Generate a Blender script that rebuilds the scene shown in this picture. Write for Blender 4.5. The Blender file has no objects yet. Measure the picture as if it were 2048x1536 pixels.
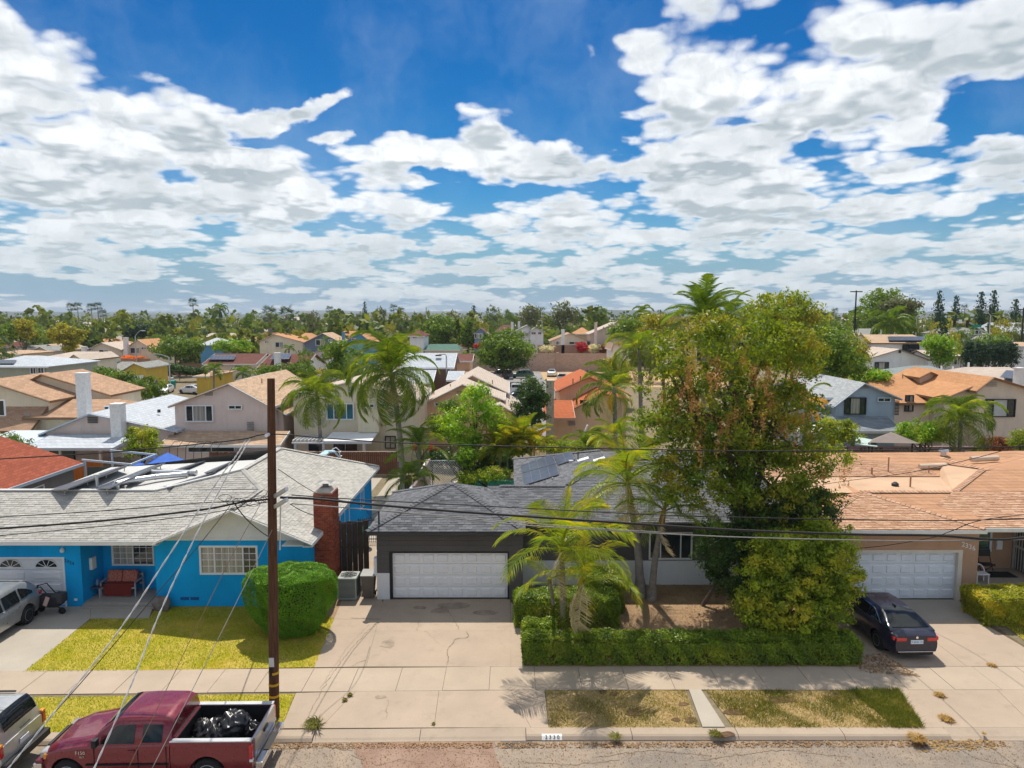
import bpy, bmesh, math, random
import numpy as np
from mathutils import Vector, Matrix, Euler
R = math.radians
S = bpy.context.scene
COL = S.collection
random.seed(7)
CAMH = 12.0
F = 1420.0
PITCH = math.atan(138 / F)
cp, sp = math.cos(PITCH), math.sin(PITCH)
cam_d = bpy.data.cameras.new('camera')
cam_d.sensor_width = 36
cam_d.lens = 36 * F / 2048
cam_d.clip_start = 0.1
cam_d.clip_end = 20000
cam = bpy.data.objects.new('camera', cam_d)
COL.objects.link(cam)
cam.location = (0, 0, CAMH)
cam.rotation_euler = (math.pi / 2 - PITCH, 0, 0)
S.camera = cam
SUN_EL = R(61)
SUN_AZ = R(-7)          # measured from +Y towards +X: the sun stands behind the houses
sun_d = bpy.data.lights.new('sun', 'SUN')
sun_d.energy = 3.1
sun_d.angle = R(0.6)
sun_d.color = (1.0, 0.93, 0.82)
sun = bpy.data.objects.new('sun', sun_d)
COL.objects.link(sun)
_sd = Vector((math.sin(SUN_AZ) * math.cos(SUN_EL), math.cos(SUN_AZ) * math.cos(SUN_EL), math.sin(SUN_EL)))
sun.rotation_euler = _sd.to_track_quat('Z', 'Y').to_euler()
sun.location = (0, 60, 90)
S.view_settings.view_transform = 'Standard'
S.view_settings.look = 'None'
S.view_settings.gamma = 1
S.view_settings.exposure = 0.68
S.view_settings.use_curve_mapping = False
W = bpy.data.worlds.new('World')
S.world = W
W.use_nodes = True
nt = W.node_tree
nt.nodes.clear()
N, L = nt.nodes, nt.links
def nn(t, **k):
 n = N.new(t)
 for a, b in k.items():
  setattr(n, a, b)
 return n
def setin(n, i, v):
 if hasattr(v, 'is_output') or isinstance(v, bpy.types.NodeSocket):
  L.new(v, n.inputs[i])
 else:
  n.inputs[i].default_value = v
def math_(op, a, b=0.0, c=None, clamp=False):
 n = nn('ShaderNodeMath', operation=op)
 n.use_clamp = clamp
 setin(n, 0, a)
 setin(n, 1, b)
 if c is not None:
  setin(n, 2, c)
 return n.outputs[0]
def mrange(v, a, b, c=0.0, d=1.0, kind='SMOOTHSTEP'):
 n = nn('ShaderNodeMapRange', interpolation_type=kind)
 setin(n, 0, v)
 n.inputs[1].default_value = a
 n.inputs[2].default_value = b
 n.inputs[3].default_value = c
 n.inputs[4].default_value = d
 return n.outputs[0]
def mixc(f, a, b, bt='MIX'):
 n = nn('ShaderNodeMix', data_type='RGBA', blend_type=bt)
 setin(n, 0, f)
 setin(n, 6, a)
 setin(n, 7, b)
 return n.outputs[2]
tc = nn('ShaderNodeTexCoord')
sep = nn('ShaderNodeSeparateXYZ')
L.new(tc.outputs['Generated'], sep.inputs[0])
sx, sy, sz = sep.outputs[0], sep.outputs[1], sep.outputs[2]
az = math_('ARCTAN2', sx, sy)
el = math_('ARCSINE', sz)
zc = math_('ADD', math_('MAXIMUM', sz, 0.0), 0.17)
cu = math_('DIVIDE', sx, zc)
cv = math_('DIVIDE', sy, zc)
comb = nn('ShaderNodeCombineXYZ')
L.new(cu, comb.inputs[0])
L.new(cv, comb.inputs[1])
comb.inputs[2].default_value = 3.7
ae = nn('ShaderNodeCombineXYZ')
L.new(az, ae.inputs[0])
L.new(el, ae.inputs[1])
def noise(vec, scale, detail, rough, dist=0.0):
 n = nn('ShaderNodeTexNoise')
 L.new(vec, n.inputs['Vector'])
 n.inputs['Scale'].default_value = scale
 n.inputs['Detail'].default_value = detail
 n.inputs['Roughness'].default_value = rough
 n.inputs['Distortion'].default_value = dist
 return n.outputs[0]
def pix_dir(px, py):
 u = (px - 1024) / F
 v = (768 - py) / F
 d = Vector((u, cp + v * sp, -sp + v * cp)).normalized()
 return math.atan2(d.x, d.y), math.asin(d.z)
wn = nn('ShaderNodeTexNoise')
L.new(ae.outputs[0], wn.inputs['Vector'])
wn.inputs['Scale'].default_value = 9.0
wn.inputs['Detail'].default_value = 5.0
wn.inputs['Roughness'].default_value = 0.55
wv = nn('ShaderNodeVectorMath', operation='MULTIPLY_ADD')
L.new(wn.outputs['Color'], wv.inputs[0])
wv.inputs[1].default_value = (0.12, 0.07, 0)
wv.inputs[2].default_value = (-0.06, -0.035, 0)
wa = nn('ShaderNodeVectorMath', operation='ADD')
L.new(ae.outputs[0], wa.inputs[0])
L.new(wv.outputs[0], wa.inputs[1])
BLOBS = [
 (60, 140, 230, 110, .55, -18), (260, 200, 280, 80, .5, -18), (180, 330, 380, 90, .5, 0),
 (560, 226, 75, 26, 1.3, 8), (715, 165, 85, 28, 1.4, 12), (640, 200, 50, 18, .9, 20), (662, 262, 30, 20, 1.1, 0), (440, 108, 50, 30, .9, -30),
 (905, 245, 190, 56, 1.25, 0), (1070, 322, 165, 42, 1.1, -6), (740, 320, 210, 55, .38, 0),
 (1158, 96, 50, 20, 1.5, 0), (1360, 125, 175, 95, .55, 15), (1560, 60, 260, 90, .55, 0), (1700, 190, 420, 120, .6, 14),
 (1930, 150, 200, 110, .5, 0), (1440, 270, 190, 70, .5, 12), (1420, 370, 220, 60, .45, 0), (1850, 370, 340, 50, .5, 8),
 (1650, 280, 150, 36, .4, -5), (1440, 440, 170, 34, .35, 0),
 (1000, 430, 700, 120, .22, 0), (300, 450, 500, 130, .3, 0), (1700, 500, 420, 80, .3, 0), (200, 420, 300, 40, .2, 0),
 (500, 40, 420, 130, -.9, -14), (900, 90, 360, 130, -.8, 0), (1120, 230, 150, 150, -.6, 0), (650, 330, 90, 16, -.0, 0),
 (620, 215, 60, 12, -.0, 0), (1230, 340, 80, 50, -.5, 0), (860, 345, 60, 14, -.5, 0), (1560, 205, 130, 26, -.3, 20), (1800, 270, 260, 36, -.6, 10),
 (1990, 230, 90, 50, -.5, 0), (1640, 395, 200, 26, -.35, 8), (1930, 440, 160, 18, -.28, 0), (1360, 520, 170, 26, -.22, 0),
 (420, 375, 150, 20, -.3, 0), (60, 220, 80, 20, -.25, 0), (250, 585, 380, 24, -.42, 0), (100, 560, 240, 30, -.25, 0),
 (660, 470, 90, 14, -.25, 0), (790, 515, 70, 16, -.35, 0), (560, 280, 130, 40, -.35, -20), (1850, 30, 120, 40, -.2, 0),
]
acc = None
for (px, py, rx, ry, w, t) in BLOBS:
 if w == 0:
  continue
 a0, e0 = pix_dir(px, py)
 mp = nn('ShaderNodeMapping')
 mp.vector_type = 'TEXTURE'
 L.new(wa.outputs[0], mp.inputs[0])
 mp.inputs['Location'].default_value = (a0, e0, 0)
 mp.inputs['Rotation'].default_value = (0, 0, R(t))
 mp.inputs['Scale'].default_value = (rx / F * 1.25, ry / F * 1.3, 1)
 ln = nn('ShaderNodeVectorMath', operation='LENGTH')
 L.new(mp.outputs[0], ln.inputs[0])
 b = mrange(ln.outputs['Value'], 0.3, 1.15, w if w > 0 else w * 1.35, 0.0)
 acc = b if acc is None else math_('ADD', acc, b)
def puffs(vec):
 w = nn('ShaderNodeTexNoise')
 L.new(vec, w.inputs['Vector'])
 w.inputs['Scale'].default_value = 5.0
 w.inputs['Detail'].default_value = 3.0
 wm = nn('ShaderNodeVectorMath', operation='MULTIPLY_ADD')
 L.new(w.outputs['Color'], wm.inputs[0])
 wm.inputs[1].default_value = (0.10, 0.10, 0)
 L.new(vec, wm.inputs[2])
 v = nn('ShaderNodeTexVoronoi', feature='F1', voronoi_dimensions='2D')
 L.new(wm.outputs[0], v.inputs['Vector'])
 v.inputs['Scale'].default_value = 3.0
 v.inputs['Detail'].default_value = 2.0
 v.inputs['Roughness'].default_value = 0.55
 v.inputs['Lacunarity'].default_value = 2.3
 n = noise(vec, 1.9, 3.0, 0.5, 0.2)
 return math_('ADD', math_('MULTIPLY', math_('SUBTRACT', n, .5), 2.4), math_('MULTIPLY', math_('SUBTRACT', 0.40, v.outputs['Distance']), 1.35))
base = puffs(comb.outputs[0])
up_ = nn('ShaderNodeVectorMath', operation='MULTIPLY')
L.new(comb.outputs[0], up_.inputs[0])
up_.inputs[1].default_value = (0.95, 0.95, 1.0)
baseup = puffs(up_.outputs[0])
n3 = noise(wa.outputs[0], 22.0, 8.0, 0.62)
dens = math_('ADD', base, math_('MULTIPLY', math_('SUBTRACT', n3, .5), .40))
dens = math_('ADD', dens, math_('SUBTRACT', math_('MULTIPLY', acc, 0.9), -0.33))
dens = math_('ADD', dens, mrange(sz, 0.03, 0.30, 0.42, -0.06, 'LINEAR'))
dens = math_('ADD', dens, math_('MAXIMUM', mrange(sz, 0.38, 0.62, 0.0, 0.45), mrange(sy, 0.35, 0.0, 0.0, 0.40)))  # extra unseen cloud cover overhead and behind the camera, added to lift ambient light
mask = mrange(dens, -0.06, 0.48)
belly = noise(comb.outputs[0], 1.1, 4.0, 0.5, 0.2)
under = mrange(math_('SUBTRACT', baseup, base), -0.30, 0.42)
thick = math_('MULTIPLY', mrange(dens, 0.12, 0.75), math_('ADD', math_('MULTIPLY', under, 0.85), math_('MULTIPLY', mrange(belly, 0.38, 0.66), 0.55), clamp=True))
ccol = mixc(thick, (0.66, 0.68, 0.70, 1), (0.29, 0.335, 0.37, 1))
ccol = mixc(mrange(sz, 0.0, 0.20, 0.65, 0.0), ccol, (0.37, 0.43, 0.46, 1))
sky = nn('ShaderNodeTexSky', sky_type='NISHITA')
sky.sun_disc = False
sky.sun_elevation = SUN_EL
sky.sun_rotation = SUN_AZ
sky.altitude = 50
sky.air_density = 1.0
sky.dust_density = 0.6
sky.ozone_density = 2.5
hs = nn('ShaderNodeHueSaturation')
L.new(sky.outputs[0], hs.inputs['Color'])
hs.inputs['Saturation'].default_value = 1.55
hs.inputs['Value'].default_value = 0.060
skyc = mixc(mrange(sz, 0.05, 0.36, 0.0, 1.0), mixc(1.0, hs.outputs[0], (0.45, 0.80, 0.92, 1), 'MULTIPLY'), mixc(1.0, hs.outputs[0], (0.10, 0.62, 0.80, 1), 'MULTIPLY'))
skyc = mixc(mrange(sz, 0.01, 0.17, 1.0, 0.0), skyc, (0.17, 0.27, 0.35, 1))
skyc = mixc(mrange(noise(wa.outputs[0], 3.5, 6.0, 0.6), 0.42, 0.7, 0.0, 0.28), skyc, (0.30, 0.38, 0.50, 1))
puff = noise(wa.outputs[0], 26.0, 7.0, 0.6)
ccol = mixc(math_('MULTIPLY', mrange(puff, 0.42, 0.62), mrange(dens, 0.1, 0.5, 0.0, 0.42)), ccol, (0.36, 0.40, 0.425, 1))
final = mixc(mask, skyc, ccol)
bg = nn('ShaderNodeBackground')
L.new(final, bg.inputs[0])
bg.inputs[1].default_value = 1.0
wo = nn('ShaderNodeOutputWorld')
L.new(bg.outputs[0], wo.inputs[0])
try:
 W.cycles.sampling_method = 'MANUAL'
 W.cycles.sample_map_resolution = 512
except Exception:
 pass
S.cycles.max_bounces = 6
S.cycles.diffuse_bounces = 3
S.cycles.glossy_bounces = 3
S.cycles.transmission_bounces = 3
S.cycles.transparent_max_bounces = 8
S.cycles.volume_bounces = 0
S.cycles.caustics_reflective = False
S.cycles.caustics_refractive = False
S.cycles.sample_clamp_indirect = 4
S.cycles.use_denoising = True
def ray(px, py):
 u = (px - 1024) / F
 v = (768 - py) / F
 return Vector((u, cp + v * sp, -sp + v * cp))
def G(px, py, z=0.0):
 d = ray(px, py)
 t = (z - CAMH) / d.z
 return Vector((d.x * t, d.y * t, z))
def A(px, py, Y):
 d = ray(px, py)
 t = Y / d.y
 return Vector((d.x * t, Y, CAMH + d.z * t))
def PZ(py, Y):
 return A(1024, py, Y).z
def PX(px, Y, z=3.0):
 return (px - 1024) / F * (Y * cp + (CAMH - z) * sp)
ORG = {}
def tag(o, label=None, cat=None, group=None, kind=None):
 if label:
  o['label'] = label
 if cat:
  o['category'] = cat
 if group:
  o['group'] = group
 if kind:
  o['kind'] = kind
 return o
def thing(name, label, cat, loc=(0, 0, 0), group=None, rz=0.0):
 o = bpy.data.objects.new(name, None)
 COL.objects.link(o)
 o.location = loc
 o.rotation_euler = (0, 0, rz)
 o.empty_display_size = 0.3
 ORG[o.name] = Vector(loc) if rz == 0 else None
 return tag(o, label, cat, group)
def link_mesh(name, me, mats, parent=None, smooth=False):
 o = bpy.data.objects.new(name, me)
 COL.objects.link(o)
 if mats:
  for m in (mats if isinstance(mats, (list, tuple)) else [mats]):
   me.materials.append(m)
 if smooth:
  me.shade_smooth()
 if parent is not None:
  o.parent = parent
  ORG[o.name] = ORG.get(parent.name)
 else:
  ORG[o.name] = Vector((0, 0, 0))
 return o
def copy_tree(o, parent=None):
 c = o.copy()
 COL.objects.link(c)
 if parent is not None:
  c.parent = parent
 for ch in [x for x in o.children]:
  copy_tree(ch, c)
 return c
class MB:
 def __init__(self):
  self.v, self.f, self.m, self.a = [], [], [], []
 def add(self, vs, fs, m=0, rnd=None):
  b = len(self.v)
  self.v.extend(tuple(x) for x in vs)
  for f in fs:
   self.f.append(tuple(b + i for i in f))
   self.m.append(m)
   self.a.append(rnd if rnd is not None else 0.5)
  return self
 def poly(self, pts, m=0, rnd=None):
  return self.add(pts, [tuple(range(len(pts)))], m, rnd)
 def box(self, x0, x1, y0, y1, z0, z1, m=0, rnd=None):
  vs = [(x0, y0, z0), (x1, y0, z0), (x1, y1, z0), (x0, y1, z0), (x0, y0, z1), (x1, y0, z1), (x1, y1, z1), (x0, y1, z1)]
  return self.add(vs, [(3, 2, 1, 0), (4, 5, 6, 7), (0, 1, 5, 4), (1, 2, 6, 5), (2, 3, 7, 6), (3, 0, 4, 7)], m, rnd)
 def bar(self, p0, p1, w, h, up=(0, 0, 1), m=0, rnd=None):
  p0, p1 = Vector(p0), Vector(p1)
  d = (p1 - p0).normalized()
  s = d.cross(Vector(up))
  if s.length < 1e-4:
   s = d.cross(Vector((0, 1, 0)))
  s.normalize()
  u = s.cross(d).normalized()
  vs = []
  for p in (p0, p1):
   for a, b in ((-1, -1), (1, -1), (1, 1), (-1, 1)):
    vs.append(p + s * a * w / 2 + u * b * h / 2)
  return self.add(vs, [(0, 1, 2, 3), (7, 6, 5, 4), (0, 4, 5, 1), (1, 5, 6, 2), (2, 6, 7, 3), (3, 7, 4, 0)], m, rnd)
 def slab(self, pts, t, m=0, rnd=None):
  """closed plate: polygon pts (counter-clockwise from above) and its copy t below"""
  pts = [Vector(p) for p in pts]
  n = Vector((0, 0, 0))
  for i in range(len(pts)):
   n += pts[i].cross(pts[(i + 1) % len(pts)])
  n.normalize()
  k = len(pts)
  vs = pts + [p - n * t for p in pts]
  fs = [tuple(range(k)), tuple(range(2 * k - 1, k - 1, -1))]
  for i in range(k):
   j = (i + 1) % k
   fs.append((i, i + k, j + k, j))
  return self.add(vs, fs, m, rnd)
 def prism(self, pts, vec, m=0):
  k = len(pts)
  vec = Vector(vec)
  vs = [Vector(p) for p in pts] + [Vector(p) + vec for p in pts]
  fs = [tuple(range(k - 1, -1, -1)), tuple(range(k, 2 * k))]
  for i in range(k):
   j = (i + 1) % k
   fs.append((i, j, j + k, i + k))
  return self.add(vs, fs, m)
 def tube(self, pts, rad, n=8, m=0, caps=True, rnd=None):
  pts = [Vector(p) for p in pts]
  if not hasattr(rad, '__len__'):
   rad = [rad] * len(pts)
  vs, fs = [], []
  prev = None
  for i, p in enumerate(pts):
   d = (pts[min(i + 1, len(pts) - 1)] - pts[max(i - 1, 0)])
   if d.length < 1e-6:
    d = Vector((0, 0, 1))
   d.normalize()
   if prev is None:
    a = Vector((1, 0, 0)) if abs(d.x) < .9 else Vector((0, 1, 0))
   else:
    a = prev
   s = (a - d * a.dot(d)).normalized()
   prev = s
   t = d.cross(s)
   for k in range(n):
    an = 2 * math.pi * k / n
    vs.append(p + (s * math.cos(an) + t * math.sin(an)) * rad[i])
  for i in range(len(pts) - 1):
   for k in range(n):
    k2 = (k + 1) % n
    fs.append((i * n + k, i * n + k2, (i + 1) * n + k2, (i + 1) * n + k))
  if caps:
   fs.append(tuple(range(n - 1, -1, -1)))
   fs.append(tuple((len(pts) - 1) * n + k for k in range(n)))
  return self.add(vs, fs, m, rnd)
 def lathe(self, c, prof, n=16, m=0, axis='z'):
  vs, fs = [], []
  for (r, h) in prof:
   for k in range(n):
    a = 2 * math.pi * k / n
    if axis == 'z':
     vs.append((c[0] + r * math.cos(a), c[1] + r * math.sin(a), c[2] + h))
    elif axis == 'y':
     vs.append((c[0] + r * math.cos(a), c[1] + h, c[2] + r * math.sin(a)))
    else:
     vs.append((c[0] + h, c[1] + r * math.cos(a), c[2] + r * math.sin(a)))
  for i in range(len(prof) - 1):
   for k in range(n):
    k2 = (k + 1) % n
    fs.append((i * n + k, i * n + k2, (i + 1) * n + k2, (i + 1) * n + k))
  fs.append(tuple(range(n)))
  fs.append(tuple((len(prof) - 1) * n + k for k in range(n)))
  return self.add(vs, fs, m)
 def build(self, name, mats, parent=None, smooth=False, rel=True, angle=None):
  org = ORG.get(parent.name) if parent is not None else None
  vs = self.v
  if rel and org is not None and org.length > 0:
   ox, oy, oz = org
   vs = [(x - ox, y - oy, z - oz) for x, y, z in vs]
  me = bpy.data.meshes.new(name)
  me.from_pydata(vs, [], self.f)
  if isinstance(mats, (list, tuple)) and len(mats) > 1:
   me.polygons.foreach_set('material_index', self.m)
  if any(x != 0.5 for x in self.a):
   at = me.attributes.new('rnd', 'FLOAT', 'FACE')
   at.data.foreach_set('value', self.a)
  if smooth or angle:
   me.shade_smooth()
  if angle:
   me.set_sharp_from_angle(angle=R(angle))
  me.update()
  return link_mesh(name, me, mats, parent)
MC = {}
class NG:
 """small helper round one material's node tree"""
 def __init__(self, name):
  self.m = bpy.data.materials.new(name)
  self.m.use_nodes = True
  self.t = self.m.node_tree
  self.b = self.t.nodes['Principled BSDF']
  self.tc = self.t.nodes.new('ShaderNodeTexCoord')
  self.ge = self.t.nodes.new('ShaderNodeNewGeometry')
  self.pos = self.ge.outputs['Position']
 def n(self, t, **k):
  x = self.t.nodes.new(t)
  for a, b in k.items():
   setattr(x, a, b)
  return x
 def set(self, sock, v):
  if isinstance(v, bpy.types.NodeSocket):
   self.t.links.new(v, sock)
  else:
   if sock.type == 'RGBA' and hasattr(v, '__len__') and len(v) == 3:
    v = (*v, 1)
   sock.default_value = v
 def noise(self, scale, detail=4, rough=.55, vec=None, dist=0, stretch=None):
  x = self.n('ShaderNodeTexNoise')
  vec = vec or self.pos
  if stretch:
   mp = self.n('ShaderNodeMapping')
   self.set(mp.inputs[0], vec)
   mp.inputs['Scale'].default_value = stretch
   vec = mp.outputs[0]
  self.set(x.inputs['Vector'], vec)
  x.inputs['Scale'].default_value = scale
  x.inputs['Detail'].default_value = detail
  x.inputs['Roughness'].default_value = rough
  x.inputs['Distortion'].default_value = dist
  return x.outputs[0]
 def ramp(self, v, a, b, c=0.0, d=1.0):
  x = self.n('ShaderNodeMapRange')
  self.set(x.inputs[0], v)
  for i, q in enumerate((a, b, c, d)):
   x.inputs[i + 1].default_value = q
  return x.outputs[0]
 def math(self, op, a, b=0.0):
  x = self.n('ShaderNodeMath', operation=op)
  self.set(x.inputs[0], a)
  self.set(x.inputs[1], b)
  return x.outputs[0]
 def mix(self, f, a, b, bt='MIX'):
  x = self.n('ShaderNodeMix', data_type='RGBA', blend_type=bt)
  self.set(x.inputs[0], f)
  self.set(x.inputs[6], a)
  self.set(x.inputs[7], b)
  return x.outputs[2]
 def bump(self, h, strength=.3, dist=.02):
  x = self.n('ShaderNodeBump')
  self.set(x.inputs['Height'], h)
  x.inputs['Strength'].default_value = strength
  x.inputs['Distance'].default_value = dist
  self.set(self.b.inputs['Normal'], x.outputs[0])
 def out(self, col=None, rough=None, spec=None, metal=None, coat=None):
  if col is not None:
   self.set(self.b.inputs['Base Color'], col)
  if rough is not None:
   self.set(self.b.inputs['Roughness'], rough)
  if spec is not None:
   self.b.inputs['Specular IOR Level'].default_value = spec
  if metal is not None:
   self.b.inputs['Metallic'].default_value = metal
  if coat is not None:
   self.b.inputs['Coat Weight'].default_value = coat
   self.b.inputs['Coat Roughness'].default_value = .05
  return self.m
def sc(c, k):
 return tuple(min(1, x * k) for x in c)
def mat(name, col, rough=.8, var=.12, vs=1.5, fine=0, fs=60, bump=0, bs=80, spec=.3, metal=0, coat=None, dirt=0, dirtcol=(.12, .09, .06)):
 if name in MC:
  return MC[name]
 g = NG(name)
 c = g.mix(g.ramp(g.noise(vs, 5), .3, .7), sc(col, 1 - var), sc(col, 1 + var))
 if fine:
  c = g.mix(g.ramp(g.noise(fs, 3), .3, .7), g.mix(1.0, c, (1 - fine,) * 3, 'MULTIPLY'), c)
 if dirt:
  c = g.mix(g.ramp(g.noise(vs * 2.3, 8, .7), .55, .8, 0, dirt), c, dirtcol)
 if bump:
  g.bump(g.noise(bs, 4), bump)
 MC[name] = g.out(c, rough, spec, metal, coat)
 return MC[name]
def stucco(name, col, var=.07):
 if name in MC:
  return MC[name]
 g = NG(name)
 c = g.mix(g.ramp(g.noise(.8, 6), .3, .7), sc(col, 1 - var), sc(col, 1 + var * .6))
 st = g.noise(2.2, 5, .6, stretch=(1, 1, .22))
 c = g.mix(g.ramp(st, .50, .78, 0, .34), c, sc(col, .58))
 c = g.mix(g.ramp(g.noise(26, 4), .35, .7, 0, .16), c, sc(col, .65))
 g.bump(g.noise(45, 4, .6), .35, .03)
 MC[name] = g.out(c, .9, .15)
 return MC[name]
def paint(name, col, rough=.55, var=.05, spec=.35):
 return mat(name, col, rough, var, 2.0, spec=spec, dirt=.18)
def metal(name, col, rough=.35, m=1.0):
 return mat(name, col, rough, .06, 3, metal=m, spec=.5)
def wood(name, col, scale=(14, 14, 1.2), rough=.85, var=.35, dark=.45):
 if name in MC:
  return MC[name]
 g = NG(name)
 gr = g.noise(3.0, 7, .65, stretch=scale)
 c = g.mix(g.ramp(gr, .3, .72), sc(col, 1 - dark), sc(col, 1 + var))
 at = g.n('ShaderNodeAttribute', attribute_name='rnd')
 oi = g.n('ShaderNodeObjectInfo')
 k = g.math('FRACT', g.math('ADD', at.outputs['Fac'], oi.outputs['Random']))
 c = g.mix(g.ramp(k, 0, 1, 0, .35), c, sc(col, .5))
 c = g.mix(g.ramp(g.noise(1.1, 6, .6), .5, .8, 0, .4), c, sc(col, 1.5))
 g.bump(gr, .3, .01)
 MC[name] = g.out(c, rough, .2)
 return MC[name]
def roofmat(name, col, var=.2, course=.17, flat=False):
 """asphalt shingle for roofs too far off to build shingle by shingle"""
 if name in MC:
  return MC[name]
 g = NG(name)
 se = g.n('ShaderNodeSeparateXYZ')
 g.set(se.inputs[0], g.pos)
 cm = g.n('ShaderNodeCombineXYZ')
 g.set(cm.inputs[0], g.math('ADD', se.outputs[0], se.outputs[1]))
 g.set(cm.inputs[1], g.math('MULTIPLY', se.outputs[2], 2.7))
 br = g.n('ShaderNodeTexBrick')
 g.set(br.inputs['Vector'], cm.outputs[0])
 br.inputs['Scale'].default_value = 1
 br.inputs['Brick Width'].default_value = .42
 br.inputs['Row Height'].default_value = course * 1.3
 br.inputs['Mortar Size'].default_value = .018
 br.inputs['Mortar Smooth'].default_value = .6
 g.set(br.inputs['Color1'], sc(col, 1 - var))
 g.set(br.inputs['Color2'], sc(col, 1 + var))
 g.set(br.inputs['Mortar'], sc(col, .55))
 c = br.outputs[0]
 c = g.mix(g.ramp(g.noise(.5, 5), .3, .7, 0, .35), c, sc(col, 1.12))
 c = g.mix(g.ramp(g.noise(1.6, 6, .65), .5, .8, 0, .4), c, sc(col, .68))
 c = g.mix(g.ramp(g.noise(30, 2), .35, .65, 0, .18), c, sc(col, .5))
 g.bump(br.outputs[1], -.3, .02)
 MC[name] = g.out(c, .95, .1)
 return MC[name]
def shinglemat(name, a, b, dark=.55):
 g = NG(name)
 at = g.n('ShaderNodeAttribute', attribute_name='rnd')
 oi = g.n('ShaderNodeObjectInfo')
 k = g.math('FRACT', g.math('ADD', at.outputs['Fac'], g.math('MULTIPLY', oi.outputs['Random'], 1.0)))
 c = g.mix(k, a, b)
 c = g.mix(g.ramp(g.noise(.45, 5), .35, .7, 0, .35), c, sc(b, 1.08))
 c = g.mix(g.ramp(g.noise(1.5, 6, .7), .5, .78, 0, .35), c, sc(a, dark))
 c = g.mix(g.ramp(g.noise(140, 2), .4, .62, 0, .35), c, sc(a, .55))
 g.bump(g.noise(200, 2), .25, .01)
 MC[name] = g.out(c, .95, .1)
 return MC[name]
LEAFK = 1.75
def leafmat(name, a, b, third=None, trans=.35, rough=.5, clump=.8, k=None):
 if name in MC:
  return MC[name]
 g = NG(name)
 k = LEAFK if k is None else k
 a, b = sc(a, k), sc(b, k)
 third = sc(third, k) if third else None
 at = g.n('ShaderNodeAttribute', attribute_name='rnd')
 oi = g.n('ShaderNodeObjectInfo')
 c = g.mix(at.outputs['Fac'], a, b)
 if third:
  c = g.mix(g.ramp(g.noise(clump, 3), .5, .66, 0, .8), c, third)
 c = g.mix(g.ramp(g.noise(clump * 2.7, 4), .38, .7, 0, .55), c, sc(a, .75))
 c = g.mix(g.ramp(oi.outputs['Random'], 0, 1, 0, .35), c, sc(a, .8))
 g.out(c, rough, .3)
 tr = g.n('ShaderNodeBsdfTranslucent')
 g.set(tr.inputs[0], g.mix(1.0, c, (1.6, 1.5, .6), 'MULTIPLY'))
 mx = g.n('ShaderNodeMixShader')
 mx.inputs[0].default_value = trans
 g.t.links.new(g.b.outputs[0], mx.inputs[1])
 g.t.links.new(tr.outputs[0], mx.inputs[2])
 o = [x for x in g.t.nodes if x.type == 'OUTPUT_MATERIAL'][0]
 g.t.links.new(mx.outputs[0], o.inputs[0])
 MC[name] = g.m
 return g.m
def glassmat(name, col=(.02, .03, .035), rough=.06, curtain=None):
 if name in MC:
  return MC[name]
 g = NG(name)
 c = g.mix(g.ramp(g.noise(1.2, 3), .3, .7), sc(col, .6), sc(col, 1.5))
 if curtain:
  w = g.noise(9, 2, .4, stretch=(1, 1, .05))
  c = g.mix(g.ramp(w, .35, .65), sc(curtain, .6), curtain)
 MC[name] = g.out(c, rough, .8)
 return MC[name]
def carpaint(name, col, metal_=.35, rough=.28):
 g = NG(name)
 c = g.mix(g.ramp(g.noise(2.5, 5), .3, .75), sc(col, .88), sc(col, 1.1))
 c = g.mix(g.ramp(g.noise(9, 6, .7), .55, .85, 0, .22), c, (.25, .22, .19))
 MC[name] = g.out(c, g.ramp(g.noise(7, 4), .3, .7, rough, rough + .12), .5, metal_, .8)
 return MC[name]
def np_mesh(name, verts, faces, mats, parent=None, rnd=None, kind=None, org=None):
 """verts (n,3), faces (m,k) with k constant"""
 verts = np.asarray(verts, dtype=np.float32)
 if org is not None:
  verts = verts - np.asarray(org, dtype=np.float32)
 elif parent is not None and ORG.get(parent.name) is not None:
  verts = verts - np.asarray(ORG[parent.name], dtype=np.float32)
 faces = np.asarray(faces, dtype=np.int32)
 m, k = faces.shape
 me = bpy.data.meshes.new(name)
 me.vertices.add(len(verts))
 me.vertices.foreach_set('co', verts.ravel())
 me.loops.add(m * k)
 me.loops.foreach_set('vertex_index', faces.ravel())
 me.polygons.add(m)
 me.polygons.foreach_set('loop_start', np.arange(0, m * k, k, dtype=np.int32))
 try:
  me.polygons.foreach_set('loop_total', np.full(m, k, dtype=np.int32))
 except Exception:
  pass
 if rnd is not None:
  at = me.attributes.new('rnd', 'FLOAT', 'FACE')
  at.data.foreach_set('value', np.asarray(rnd, dtype=np.float32))
 me.update(calc_edges=True)
 me.validate()
 o = link_mesh(name, me, mats, parent)
 if kind:
  o['kind'] = kind
 return o
def in_poly(x, y, poly):
 inside = np.zeros(len(x), dtype=bool)
 j = len(poly) - 1
 for i in range(len(poly)):
  xi, yi = poly[i][0], poly[i][1]
  xj, yj = poly[j][0], poly[j][1]
  c = ((yi > y) != (yj > y)) & (x < (xj - xi) * (y - yi) / (yj - yi + 1e-12) + xi)
  inside ^= c
  j = i
 return inside
def scatter(poly, n, rng):
 xs = [p[0] for p in poly]
 ys = [p[1] for p in poly]
 x = rng.uniform(min(xs), max(xs), n * 2)
 y = rng.uniform(min(ys), max(ys), n * 2)
 k = in_poly(x, y, poly)
 return x[k][:n], y[k][:n]
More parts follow.
